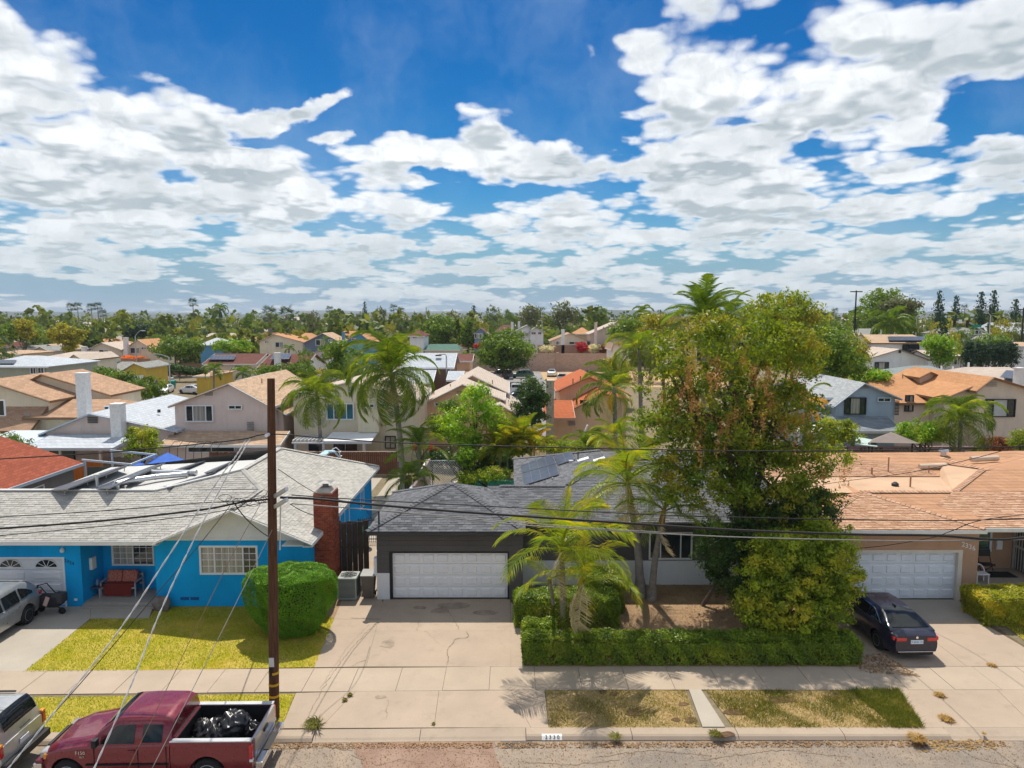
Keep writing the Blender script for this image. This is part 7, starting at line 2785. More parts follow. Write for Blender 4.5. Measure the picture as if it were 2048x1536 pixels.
def fan_mesh(name, r, n, m, seed, droop=.3):
 rng = np.random.default_rng(seed)
 V, Fc, Rn = [(0, 0, 0), (0, .02, 0), (r * .9, .01, 0), (r * .9, -.01, 0)], [(0, 1, 2, 3)], [.7]
 for i in range(n):
  a = (i + .5) / n * 4.2 - 2.1
  d = np.array([np.cos(a), np.sin(a), 0])
  p0 = np.array([r * .9, 0, 0])
  p1 = p0 + d * r * .55
  p2 = p1 + (d + np.array([0, 0, -droop * rng.uniform(.5, 1.6)])) * r * .4
  wv = np.array([-d[1], d[0], 0]) * r * .06
  b = len(V)
  V += [tuple(p0), tuple(p1 + wv), tuple(p2), tuple(p1 - wv)]
  Fc.append((b, b + 1, b + 2, b + 3))
  Rn.append(float(rng.uniform(.2, .9)))
 me = bpy.data.meshes.new(name)
 me.from_pydata([tuple(float(c_) for c_ in v) for v in V], [], Fc)
 at = me.attributes.new('rnd', 'FLOAT', 'FACE')
 at.data.foreach_set('value', Rn)
 me.materials.append(m)
 return me
def put_frond(parent, me, pos, yaw, pitch, s=1.0, roll=0.0):
 o = bpy.data.objects.new('frond', me)
 COL.objects.link(o)
 o.parent = parent
 o.matrix_local = Matrix.Translation(Vector(pos) - ORG[parent.name]) @ Matrix.Rotation(yaw, 4, 'Z') @ Matrix.Rotation(-pitch, 4, 'Y') @ Matrix.Rotation(roll, 4, 'X') @ Matrix.Scale(s, 4)
 return o
def palm(label, base, top, r0, r1, fronds, nfr, seed, bark=None, shaft=None, shaft_len=.8, pitch0=1.1, pitch1=-.5, s=1.0, spear=None, cat='palm tree', dead=None, ndead=0, name='palm_tree', bulge=1.0):
 rr = random.Random(seed)
 h = thing(name, label, cat, (base[0], base[1], 0))
 base, top = Vector(base), Vector(top)
 g = MB()
 k = 10
 d = top - base
 side = Vector((d.x, d.y, 0))
 P = []
 for i in range(k + 1):
  t = i / k
  p = base.lerp(top, t) - side * .35 * math.sin(t * math.pi) * (.5)
  P.append(p)
 Rr = [(r0 * bulge if i < 2 else r0) + (r1 - r0) * i / k for i in range(k + 1)]
 g.tube([P[0] - Vector((0, 0, .1))] + P, [Rr[0] * 1.25] + Rr, 10)
 ringed = g.build('trunk', bark or M_pbark, h, smooth=True)
 if shaft:
  g = MB()
  u = (P[-1] - P[-2]).normalized()
  g.tube([P[-1] - u * .02, P[-1] + u * shaft_len * .3, P[-1] + u * shaft_len], [r1 * 1.15, r1 * 1.35, r1 * .7], 10)
  g.build('crownshaft', shaft, h, smooth=True)
  tip = P[-1] + u * shaft_len
 else:
  tip = P[-1]
 for i in range(nfr):
  t = (i + .5) / nfr
  yaw = i * 2.39996 + rr.uniform(-.25, .25)
  pt = pitch0 + (pitch1 - pitch0) * t ** .8 + rr.uniform(-.1, .1)
  put_frond(h, fronds[rr.randrange(len(fronds))], tip + Vector((0, 0, -.25 * t)), yaw, pt, s * rr.uniform(.82, 1.12), rr.uniform(-.5, .5))
 for i in range(ndead):
  put_frond(h, dead[rr.randrange(len(dead))], tip + Vector((0, 0, -.25)), rr.uniform(0, 6.28), -1.1 + rr.uniform(-.3, .3), s * rr.uniform(.7, 1), rr.uniform(-.5, .5))
 if spear is not None:
  put_frond(h, spear, tip, rr.uniform(0, 6.28), 1.5, s)
 return h, tip
FK = [frond_mesh('king_frond', 2.4, 1.75, .74, 40, Lpy, i, .35, .55, .021) for i in range(2)] + [frond_mesh('king_frond', 2.3, 1.5, .72, 40, Lpg, 7, .35, .5, .021)]
FKs = frond_mesh('spear_frond', 1.9, .25, .35, 26, Lpy, 9, 0, .1, .03)
FKd = [frond_mesh('dry_frond', 1.9, 1.2, .6, 30, Lpd, 4, -.1, 1.6, .03, ragged=.15)]
FQ = [frond_mesh('queen_frond', 3.3, 2.3, 1.05, 60, Lpg, 11 + i, .5, 1.1, .034) for i in range(3)]
FQf = [frond_mesh('queen_frond', 3.3, 2.2, .9, 36, Lmid, 15 + i, .5, 1.2, .085) for i in range(2)]
FA = [frond_mesh('areca_frond', 2.4, 1.3, .6, 26, Lpy, 21 + i, .3, .4, .07) for i in range(2)] + [frond_mesh('areca_frond', 2.4, 1.3, .6, 26, Lgold, 25, .3, .4, .07)]
FO = [frond_mesh('orange_frond', 2.0, 1.5, .5, 26, Lpo, 28, .1, 1.0, .06)]
FP_ = [frond_mesh('date_frond', 3.6, 1.5, .75, 60, Lmid, 31 + i, .35, .5, .035) for i in range(2)]
y0 = 24.9
b1, b2, b3 = G(1108, 1246), G(1126, 1252), G(1150, 1251)
palm('front slim king palm of the clump with yellow green fronds beside the driveway', b2, A(1124, 1118, 24.6), .13, .085, FK, 14, 1, shaft=M_shaft, shaft_len=.95, s=1.12, pitch0=1.1, pitch1=.0, spear=FKs, dead=FKd, ndead=1, bulge=1.3)
palm('leaning king palm with orange crownshaft at the right of the driveway palm clump', b3, A(1162, 1170, 24.6), .13, .09, FK, 9, 2, shaft=mat('crownshaft_orange', (.52, .26, .03), .5, .2, 3), shaft_len=.85, pitch0=1.0, pitch1=-.15, s=1.05, spear=FKs, dead=FKd, ndead=3, bulge=1.35)
palm('thin red brown stemmed king palm at the left of the driveway palm clump', b1, A(1100, 1165, 25.0), .08, .055, FK, 5, 3, shaft=M_shaft2, shaft_len=.5, pitch0=.9, pitch1=.0, s=.75)
g = MB()
rr = random.Random(8)
bx = b3
for i in range(46):
 a = rr.uniform(0, 6.28)
 z = rr.uniform(.85, 1.15)
 g.bar((bx.x + .1 * math.cos(a), bx.y + .1 * math.sin(a), z), (bx.x + .3 * math.cos(a), bx.y + .3 * math.sin(a), z - rr.uniform(.4, .8)), .012, .008)
o = g.build('dry_flower_stalks', mat('straw', (.48, .36, .26), .95, .2, 6))
tag(o, 'dry hanging flower stalks on the leaning palm trunk', kind='stuff')
b4, b5 = G(1281, 1192), G(1303, 1199)
palm('tall pale trunked king palm leaning left before the dark house window', b4, A(1262, 1010, 28.8), .2, .12, FK, 18, 4, shaft=M_shaft, shaft_len=1.2, pitch0=1.2, pitch1=-.5, s=1.25, spear=FKs, dead=FKd, ndead=2, bulge=1.35)
palm('tall king palm with red brown shaft curving right before the dark house window', b5, A(1322, 1052, 28.2), .17, .1, FK[2:] + FK[:1], 10, 5, shaft=M_shaft2, shaft_len=.9, pitch0=1.1, pitch1=-.4, s=1.1, spear=FKs, dead=FKd, ndead=1, bulge=1.35)
palm('shorter queen palm with wind blown drooping crown above the brown fence', G(643, 925), A(634, 790, 50), .16, .13, FQ, 24, 11, pitch0=1.2, pitch1=-.8, s=.92)
palm('tallest queen palm with heavy drooping crown in the middle left', G(806, 965), A(782, 745, 47), .22, .16, FQ, 30, 12, pitch0=1.4, pitch1=-1.0, s=1.28, dead=FKd, ndead=4)
palm('young dark green feather palm under the tallest queen palm', (PX(835, 46, 0), 46.5, 0), A(838, 890, 46.5), .16, .12, [FQ[0], FP_[1]], 16, 13, pitch0=1.4, pitch1=-.3, s=.72)
palm('low bushy palm beside the pool yard wall with dry skirt', (PX(815, 43.5, 0), 43.5, 0), A(818, 952, 43.5), .25, .22, [FQ[1], FP_[1]], 16, 14, bark=M_pbrown, pitch0=1.2, pitch1=-.5, s=.6, dead=FKd, ndead=12)
palm('brown trunked palm stump beside the low bushy palm', (PX(830, 43, 0), 43, 0), A(832, 958, 43), .22, .2, FQ[:1], 5, 15, bark=M_pbrown, pitch0=1.1, pitch1=0, s=.45, dead=FKd, ndead=10)
for i, (px, py, sd) in enumerate(((1015, 895, 0), (1045, 880, 1), (1000, 905, 2), (1068, 900, 3))):
 palm(['golden green areca palm left of the yellow palm clump', 'tallest golden green areca palm of the centre clump', 'low yellow areca palm hanging over the garden bed', 'areca palm with an orange frond at the right of the centre clump'][i],
   (PX(px, 48, 0), 48, 0), A(px, py - 4, 48), .07, .05, FA + (FO if i == 3 else []), 18, 50 + i, pitch0=1.4, pitch1=-.2, s=.95)
palm('golden fronded queen palm hanging over the terracotta roofed house', (PX(1232, 44, 0), 44, 0), A(1228, 775, 44), .17, .13, [FQ[0], FK[0]], 20, 17, pitch0=1.2, pitch1=-.8, s=.85, dead=[FO[0]], ndead=3)
palm('lower green queen palm between the terracotta house and the charcoal roof', (PX(1225, 40, 0), 40, 0), A(1228, 870, 40), .14, .11, [FQ[1], FK[0]], 18, 18, pitch0=1.2, pitch1=-.6, s=.75)
palm('dark drooping queen palm left of the tall leafy tree', (PX(1282, 56, 0), 56, 0), A(1278, 700, 56), .18, .14, FQ, 20, 19, pitch0=1.2, pitch1=-.8, s=.95)
palm('very tall feather palm with upright spear rising above the leafy tree', (PX(1408, 52, 0), 52, 0), A(1408, 632, 52), .3, .25, FP_, 38, 20, pitch0=1.5, pitch1=-.5, s=1.0)
palm('second tall feather palm behind the leafy tree at its right', (PX(1462, 58, 0), 58, 0), A(1462, 635, 58), .25, .2, FP_, 22, 21, pitch0=1.3, pitch1=-.3, s=.8)
palm('young green palm under the queen palms behind the charcoal roof', (PX(1170, 43, 0), 43, 0), A(1176, 895, 43), .12, .1, [FQ[0], FK[2]], 14, 22, pitch0=1.3, pitch1=0, s=.6)
palm('wide queen palm in front of the beige house at the right', (PX(1916, 50, 0), 50, 0), A(1922, 838, 50), .15, .12, FQ, 26, 23, pitch0=1.25, pitch1=-.7, s=1.0)
palm('queen palm with bare brown trunk and hanging fronds beside the blue grey house', (PX(1610, 47, 0), 47, 0), A(1617, 800, 47), .3, .22, [FQ[0], FO[0]], 12, 24, bark=M_pbrown, pitch0=1.1, pitch1=-.9, s=.72, dead=FKd, ndead=3)
palm('drooping palm in front of the large green tree at upper right', (PX(1782, 120, 0), 120, 0), A(1782, 645, 120), .3, .25, FQf, 22, 25, pitch0=1.2, pitch1=-.8, s=1.5)
palm('queen palm beside the brown solar roofed house', (PX(428, 100, 0), 100, 0), A(428, 738, 100), .15, .12, FQf, 14, 26, pitch0=1.1, pitch1=-.5, s=.6)
palm('small queen palm right of the brown solar roofed house', (PX(486, 100, 0), 100, 0), A(486, 745, 100), .15, .12, FQf, 14, 27, pitch0=1.1, pitch1=-.6, s=.62)
palm('short palm shrub in front of the orange brown gable', (PX(578, 150, 0), 150, 0), A(578, 697, 150), .2, .2, FQf, 10, 28, pitch0=1.1, pitch1=-.3, s=.6)
palm('dark queen palm rising over the horizon at centre right', (PX(1285, 190, 0), 190, 0), A(1285, 622, 190), .3, .25, FQf, 16, 29, pitch0=1.2, pitch1=-.8, s=1.1)
def tree(label, px, pyb, Y, ells, n, cr, per, size, m, seed, cat='tree', name='tree', up=.35, aspect=.55, nm='crown'):
 base = (PX(px, Y, 0), Y, 0)
 return shrub(name, label, cat, base, ells, n, cr, per, size, m, seed, aspect=aspect, up=up, nm=nm)
T = tree
T('bright lime green tree in the garden behind the dark house', 950, 0, 49, [E_(950, 800, 49, 45, 35, 1.6), E_(915, 850, 48, 45, 40, 1.6), E_(985, 840, 49, 35, 35, 1.3), E_(935, 880, 48, 30, 25, 1.2)], 220, .42, 50, .17, Llime, 31)
T('dark glossy round tree beside the stone chimney', 1065, 0, 52, [E_(1065, 785, 52, 32, 30, 1.5), E_(1060, 820, 52, 38, 30, 1.6)], 150, .42, 60, .17, Lshade, 32)
T('small citrus tree in front of the blue grey house', 1675, 0, 50, [E_(1675, 865, 50, 42, 28, 1.5), E_(1655, 850, 50, 18, 14, .8)], 130, .38, 45, .17, Lbush, 33)
T('bright green bush between the gazebo and the right queen palm', 1845, 0, 51, [E_(1838, 862, 51, 40, 22, 1.5), E_(1870, 870, 51, 35, 18, 1.2)], 120, .4, 45, .17, Llime, 34)
T('red and green shrub behind the breeze block wall', 1992, 0, 52, [E_(1992, 890, 52, 30, 18, 1.0)], 70, .35, 45, .14, Lrust, 35, 'bush', 'bush')
T('round dark green bush at the right edge behind the tan house', 2040, 0, 50, [E_(2045, 880, 50, 22, 22, 1.2)], 70, .35, 40, .15, Lbush, 36, 'bush', 'bush')
T('green bush behind the right end of the tan house roof', 2030, 0, 44, [E_(2030, 930, 44, 35, 12, 1.0)], 70, .3, 40, .13, Llime, 37, 'bush', 'bush')
T('dark green leafy bush at the far left edge', 25, 0, 47, [E_(20, 895, 47, 35, 28, 1.3), E_(50, 905, 47, 20, 14, .8)], 120, .35, 45, .15, Lmid, 38, 'bush', 'bush')
T('bright green young tree behind the blue canopy', 283, 0, 48, [E_(283, 888, 48, 34, 30, 1.2), E_(300, 868, 48, 14, 18, .6), E_(265, 868, 48, 10, 14, .5)], 120, .32, 45, .15, Lbush, 39)
T('yellow green tree standing out at upper left', 138, 0, 130, [E_(125, 668, 130, 24, 20, 2.5), E_(150, 672, 130, 20, 16, 2), E_(137, 690, 130, 12, 16, 1.5)], 130, .8, 34, .5, Lgold, 40)
T('wide round green bush above the back street', 358, 0, 140, [E_(345, 698, 140, 42, 20, 4), E_(380, 694, 140, 26, 16, 3)], 150, 1.0, 34, .5, Lmid, 41)
T('green tree behind the brown solar roofed house', 465, 0, 142, [E_(465, 692, 142, 38, 12, 3)], 90, .9, 30, .5, Llime, 42)
T('row of green shrubs under the brown solar roof at centre left', 560, 0, 75, [E_(545, 742, 75, 40, 10, 1.5), E_(590, 740, 75, 40, 12, 1.5)], 130, .5, 40, .25, Lmid, 43, 'bush', 'bush')
T('dense green tree behind the tall queen palm at left', 680, 0, 80, [E_(690, 730, 80, 38, 40, 2.6), E_(670, 700, 80, 28, 28, 2), E_(720, 760, 78, 30, 25, 2)], 200, .7, 40, .3, Lmid, 44)
T('dark leafy tree left of the lime green tree', 905, 0, 56, [E_(880, 850, 56, 22, 25, 1.2), E_(900, 815, 56, 18, 14, 1)], 90, .45, 40, .2, Lmid, 45)
T('broad umbrella shaped green tree above the parked cars', 1010, 0, 125, [E_(1000, 690, 125, 50, 22, 4.5), E_(1040, 700, 124, 38, 18, 3.5), E_(975, 708, 123, 26, 14, 3), E_(1010, 672, 127, 40, 12, 3), E_(1000, 720, 125, 40, 14, 3.5)], 300, 1.0, 36, .45, Lmid, 46)
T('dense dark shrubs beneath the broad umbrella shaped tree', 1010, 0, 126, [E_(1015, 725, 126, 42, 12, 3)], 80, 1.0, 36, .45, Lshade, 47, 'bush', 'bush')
T('large round dark green tree at centre', 876, 0, 170, [E_(878, 655, 170, 34, 26, 5), E_(870, 680, 170, 26, 22, 4)], 160, 1.3, 34, .6, Lmid, 48)
T('columnar green tree right of the large round tree', 935, 0, 168, [E_(935, 655, 168, 12, 22, 2), E_(935, 680, 168, 15, 18, 2)], 90, 1.0, 34, .5, Lmid, 49)
T('grey green eucalyptus on the horizon above the cream gables', 1062, 0, 230, [E_(1065, 625, 230, 24, 14, 4), E_(1058, 640, 230, 30, 12, 4)], 90, 1.6, 20, .7, Lolive, 50)
T('taller olive brown eucalyptus right of the grey green eucalyptus', 1130, 0, 225, [E_(1130, 620, 225, 26, 18, 4), E_(1150, 635, 225, 18, 16, 3), E_(1115, 645, 225, 22, 16, 3)], 110, 1.6, 20, .7, Lolive, 51)
T('green tree on the horizon right of the two eucalyptus', 1198, 0, 215, [E_(1200, 625, 215, 15, 12, 3), E_(1195, 642, 215, 20, 10, 3)], 70, 1.4, 30, .6, Lmid, 52)
T('golden green round tree below the terracotta roof ridge', 1232, 0, 92, [E_(1232, 735, 92, 28, 22, 2.2), E_(1236, 760, 92, 26, 16, 2)], 120, .7, 40, .3, Lgold, 53)
T('large golden green tree filling the horizon right of the leafy tree', 1580, 0, 75, [E_(1560, 612, 75, 60, 30, 4), E_(1615, 640, 75, 48, 32, 3.5), E_(1530, 640, 75, 40, 30, 3), E_(1640, 680, 74, 30, 30, 3), E_(1590, 700, 74, 50, 40, 3)], 330, .85, 36, .33, Lbig, 54)
T('dark green tree in front of the golden tree at right', 1650, 0, 66, [E_(1660, 690, 66, 45, 45, 3), E_(1690, 730, 66, 40, 30, 2.5), E_(1640, 740, 66, 35, 30, 2)], 260, .6, 38, .28, Lmid, 55)
T('hanging golden leaved tree left of the cream arched window house', 1718, 0, 85, [E_(1715, 705, 85, 20, 30, 2), E_(1705, 740, 85, 22, 16, 2)], 120, .7, 38, .3, Lgold, 56)
T('fern like light green tree left of the leafy tree at upper middle', 1330, 0, 85, [E_(1320, 665, 85, 50, 14, 3), E_(1290, 685, 85, 40, 20, 3), E_(1350, 645, 85, 20, 8, 2), E_(1310, 640, 85, 25, 8, 2)], 190, .75, 34, .33, Lgold, 57)
T('broad green tree behind the fern like tree', 1285, 0, 130, [E_(1280, 650, 130, 45, 12, 4), E_(1240, 662, 130, 20, 12, 3)], 100, 1.1, 34, .5, Lmid, 58)
T('large green tree with brown top at upper right', 1770, 0, 160, [E_(1765, 605, 160, 42, 28, 5), E_(1735, 640, 160, 30, 30, 4), E_(1800, 630, 160, 40, 25, 4)], 200, 1.4, 34, .6, Lmid, 59)
T('brown green tree crown right of the large green tree', 1800, 0, 155, [E_(1800, 612, 155, 38, 16, 3)], 80, 1.2, 30, .6, Lolive, 60)
T('round light green tree in front of the cream arched window house', 1880, 0, 96, [E_(1882, 692, 96, 32, 20, 2.5), E_(1870, 685, 96, 20, 14, 2), E_(1888, 715, 96, 18, 14, 1.5)], 150, .75, 38, .33, Llime, 61)
T('dark round tree below the utility pole at right', 1990, 0, 110, [E_(1990, 690, 110, 28, 22, 3)], 110, .9, 38, .35, Lmid, 62)
for i, (px, w) in enumerate(((1938, 8), (1960, 13), (1978, 14), (2000, 14), (2022, 14))):
 T(['slim dark cypress left of the clipped conifer row', 'first rounded conifer of the dark row at right', 'second rounded conifer of the dark row at right', 'third rounded conifer of the dark row at right', 'last rounded conifer of the dark row at right'][i],
  px, 0, 100, [E_(px, 712, 100, w, 22, 1.2), E_(px, 698, 100, w * .6, 18, .8)], 60, .5, 50, .25, Lcon, 70 + i, 'conifer', 'conifer')
T('light green shrub at the left end of the wide orange roof', 1740, 0, 68, [E_(1748, 750, 68, 30, 10, 1.6), E_(1725, 760, 68, 25, 12, 1.4)], 120, .5, 38, .22, Llime, 63, 'bush', 'bush')
T('red bougainvillea over the brown retaining wall', 1163, 0, 156, [E_(1163, 694, 156, 11, 8, 1.5)], 60, .6, 40, .35, Lred, 64, 'bush', 'bush')
T('whitish flowering bush right of the red bougainvillea', 1190, 0, 156, [E_(1190, 697, 156, 13, 7, 1.5)], 60, .6, 34, .35, Lwf, 65, 'bush', 'bush')
T('small red green bush at the right end of the retaining wall', 1205, 0, 156, [E_(1206, 697, 156, 9, 7, 1.2)], 40, .5, 34, .35, Lrust, 66, 'bush', 'bush')
T('whitish bush above the block wall at centre', 1095, 0, 156, [E_(1095, 698, 156, 14, 6, 1.4)], 50, .6, 30, .35, Lwf, 67, 'bush', 'bush')
T('orange flowering shrubs above the agave slope at left', 285, 0, 145, [E_(275, 716, 145, 20, 3.5, 1), E_(255, 715, 145, 14, 3, 1)], 60, .5, 26, .3, Lorf, 68, 'bush', 'bush')
T('red flowering bush before the bluebell house', 960, 0, 158, [E_(960, 692, 158, 12, 5, 1.2)], 40, .6, 30, .35, Lred, 69, 'bush', 'bush')
T('dark agave and shrub slope below the brown garden wall', 360, 0, 128, [E_(340, 738, 128, 40, 8, 1.5), E_(385, 742, 128, 30, 8, 1.5)], 110, .7, 26, .5, Lshade, 80, 'bush', 'bush')
T('brown green tree in front of the yellow house', 230, 0, 82, [E_(205, 752, 82, 26, 18, 2), E_(240, 765, 80, 30, 24, 2), E_(290, 778, 76, 42, 22, 2), E_(228, 790, 78, 26, 16, 1.6)], 300, .6, 38, .26, Lmid, 81)
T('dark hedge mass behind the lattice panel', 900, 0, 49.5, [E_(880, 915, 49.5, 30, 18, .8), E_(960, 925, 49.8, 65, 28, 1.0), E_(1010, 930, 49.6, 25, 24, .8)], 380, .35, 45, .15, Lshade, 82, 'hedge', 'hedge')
T('leafy green bush at the foot of the terracotta house', 1130, 0, 47, [E_(1130, 893, 47, 55, 12, 1.2), E_(1180, 885, 47, 25, 14, 1)], 130, .35, 45, .14, Lbush, 83, 'bush', 'bush')
T('white flowered garden shrub beside the round pool', 985, 0, 45, [E_(985, 948, 45, 40, 12, .9), E_(935, 955, 45, 20, 14, .7)], 150, .3, 45, .12, Lbush, 84, 'bush', 'bush')
T('green garden tree right of the lattice panel', 935, 0, 46, [E_(932, 915, 46, 22, 18, .9)], 70, .32, 45, .14, Llime, 85)
T('pink red flowering shrub above the lattice panel', 845, 0, 50, [E_(838, 893, 50, 10, 8, .5)], 30, .25, 40, .12, Lred, 86, 'bush', 'bush')
T('pink red flowers right of the pink red shrub', 865, 0, 50, [E_(866, 898, 50, 7, 5, .4)], 16, .22, 40, .12, Lred, 87, 'bush', 'bush')
T('leafy green tree at left end of the horizon behind the yellow green tree', 45, 0, 150, [E_(40, 660, 150, 40, 14, 4), E_(55, 672, 150, 30, 12, 3)], 110, 1.1, 32, .5, Lmid, 88)
T('bright yellow green tree at upper left edge', 52, 0, 145, [E_(50, 650, 145, 14, 12, 2), E_(55, 668, 145, 14, 10, 2)], 60, .9, 32, .5, Lgold, 89)
T('low conifer hedge block behind the tan gables at left', 272, 0, 200, [E_(258, 662, 200, 12, 14, 2.5), E_(285, 662, 200, 12, 14, 2.5), E_(272, 665, 200, 20, 12, 2.5)], 100, 1.2, 34, .6, Lcon, 90, 'conifer', 'conifer')
def proto_tree(label, kind, seed):
 rng = np.random.default_rng(seed)
 h = thing('tree', label, 'tree', (0, 0, 0), 'trees along the horizon')
 if kind == 'cone':
  P = []
  for i in range(60):
   t = i / 60
   n = int(60 * (1.05 - t))
   a = rng.uniform(0, 6.28, n)
   r = (.21 * (1.02 - t) ** .55) * rng.uniform(.2, 1.15, n) * (1 + .35 * np.sin(i * 1.3 + 2 * np.sin(a * 2)))
   P.append(np.stack([np.cos(a) * r, np.sin(a) * r, np.full(n, .12 + t * .9) + rng.normal(0, .01, n)], 1))
  P = np.concatenate(P)
  leaves_obj('crown', P, .05, Lcon, h, rng, .0, .5)
 else:
  es = {'round': [(0, 0, .65, .42, .42, .34), (.2, .1, .5, .3, .3, .25), (-.22, 0, .5, .28, .28, .22)],
    'wide': [(0, 0, .6, .6, .5, .26), (.35, 0, .5, .35, .3, .2), (-.35, 0, .52, .35, .3, .2), (0, 0, .35, .5, .4, .2)],
    'tall': [(0, 0, .7, .22, .22, .32), (.06, 0, .4, .2, .2, .25)],
    'sparse': [(0, 0, .75, .3, .3, .22), (.15, 0, .5, .22, .2, .15), (-.2, 0, .6, .18, .2, .14)]}[kind]
  P, nr, cl, C = clump_points(es, 130 if kind != 'sparse' else 60, .085, 26, rng, .75)
  leaves_obj('crown', P, .045, {'round': Lfar, 'wide': Lfar, 'tall': Lmid, 'sparse': Lolive}[kind], h, rng, .3, .6, nr, cl)
 g = MB()
 g.tube([(0, 0, -.02), (.01, 0, .3), (0, .01, .65)], [.03, .022, .008], 6)
 g.build('trunk', M_bark, h)
 return h
PT = {k: proto_tree('x', k, 100 + i) for i, k in enumerate(('round', 'wide', 'tall', 'sparse', 'cone'))}
used_p = set()
def ftree(kind, px, py_top, Y, wpx, label, mt=None):
 src = PT[kind]
 if kind in used_p:
  o = copy_tree(src)
 else:
  o = src
  used_p.add(kind)
 z = PZ(py_top, Y)
 wm = wpx / F * Y
 nat = {'round': .95, 'wide': 1.4, 'tall': .5, 'sparse': .75, 'cone': .42}[kind]
 o.location = (PX(px, Y, 0), Y, 0)
 sz = z / (1.02)
 o.scale = (wm / nat, wm / nat, max(sz, .5))
 o.rotation_euler = (0, 0, random.uniform(0, 6.28))
 o['label'] = label
 if mt:
  for ch in o.children:
   if ch.name.startswith('crown'):
    ch.data = ch.data
    if o is not src:
     ch.data = ch.data.copy()
     ch.data.materials[0] = mt
 return o
hz = [
 ('round', 132, 627, 270, 30, 'dark round tree left of the four slim palms'), ('wide', 165, 640, 250, 50, 'low wide tree beneath the four slim palms'),
 ('tall', 52, 640, 300, 10, 'narrow dark tree near the left edge of the horizon'), ('round', 75, 634, 280, 26, 'dark tree right of the narrow tree at left'),
 ('round', 220, 655, 240, 26, 'small tree left of the dark cypress block'), ('wide', 110, 655, 230, 60, 'grey green wide tree at upper left'),
 ('round', 285, 630, 300, 40, 'dark bushy tree above the cypress block'), ('wide', 200, 668, 200, 30, 'round clipped tree above the tan gables'),
 ('tall', 228, 660, 190, 14, 'small green tree beside the white chimney at left'), ('wide', 315, 640, 340, 40, 'blue green tree at the left of the golden pair'),
 ('round', 395, 630, 230, 34, 'left golden green tree of the bright pair', ), ('round', 432, 636, 225, 34, 'right golden green tree of the bright pair'),
 ('wide', 460, 650, 220, 30, 'low golden tree right of the bright pair'), ('tall', 497, 625, 240, 22, 'tall grey green tree left of the thick trunked palms'),
 ('round', 340, 640, 250, 30, 'green tree left of the bright golden pair'), ('round', 562, 645, 200, 26, 'green tree between the two thick trunked palms'),
 ('sparse', 628, 619, 230, 40, 'sparse dark tree right of the thick trunked palms'), ('wide', 670, 640, 210, 50, 'green wide tree above the blue grey gable'),
 ('round', 700, 645, 205, 40, 'light green tree above the bright blue gable'), ('cone', 731, 602, 300, 16, 'narrow pointed conifer on the horizon at centre left'),
 ('round', 722, 620, 290, 30, 'dark tree beside the narrow pointed conifer'), ('sparse', 763, 611, 260, 40, 'bare grey rounded tree on the horizon'),
 ('wide', 755, 635, 240, 60, 'dark wide tree under the bare grey tree'), ('cone', 722, 640, 180, 16, 'left dark cypress beside the tall palm crown'), ('cone', 736, 637, 180, 18, 'right dark cypress beside the tall palm crown'),
 ('round', 800, 628, 230, 36, 'olive tree right of the bare grey tree'), ('round', 856, 612, 280, 16, 'small dark tree rising above the large round tree'),
 ('sparse', 905, 618, 300, 40, 'sparse brown tree right of the large round tree'), ('cone', 948, 610, 300, 22, 'open pine left of the dark broad crown'),
 ('round', 985, 606, 320, 44, 'dark broad crown on the horizon at centre'), ('wide', 960, 630, 240, 50, 'bright green wide tree at centre'), ('wide', 1010, 632, 230, 60, 'green wide tree behind the maroon roof at centre'),
 ('tall', 1018, 617, 330, 22, 'blue green tree right of the dark broad crown'), ('round', 1170, 640, 230, 30, 'green bushy tree between the eucalyptus and the centre right'),
 ('wide', 1225, 630, 240, 50, 'dark wide tree at centre right of the horizon'), ('round', 1255, 640, 220, 30, 'green round tree below the dark wide tree'),
 ('wide', 1300, 640, 210, 60, 'wide olive tree under the horizon queen palm'), ('round', 1345, 640, 200, 40, 'bushy tree left of the tall feather palm'),
 ('cone', 1872, 579, 190, 30, 'pointed pine at the left of the five pines'), ('cone', 1906, 590, 190, 34, 'second shorter pine of the five pines'), ('cone', 1955, 582, 190, 34, 'third pine above the traffic signal'),
 ('cone', 1980, 579, 190, 34, 'tallest fourth pine above the traffic signal'), ('cone', 2024, 597, 190, 34, 'fifth pine near the right edge'),
 ('wide', 1850, 620, 180, 60, 'light green wide tree right of the street lamp'), ('round', 1925, 630, 175, 50, 'yellow green round tree left of the traffic signal'),
 ('round', 2000, 628, 160, 60, 'bright yellow green tree right of the traffic signal'), ('round', 2035, 632, 155, 40, 'green round tree at the right edge'),
 ('cone', 1880, 625, 130, 34, 'dark conifer behind the round light green tree'), ('wide', 1700, 632, 220, 50, 'low dark trees beside the right utility pole'),
 ('round', 1745, 655, 150, 40, 'dark tree under the large green tree at right'), ('round', 1920, 655, 140, 30, 'dark small trees below the traffic signal'),
]
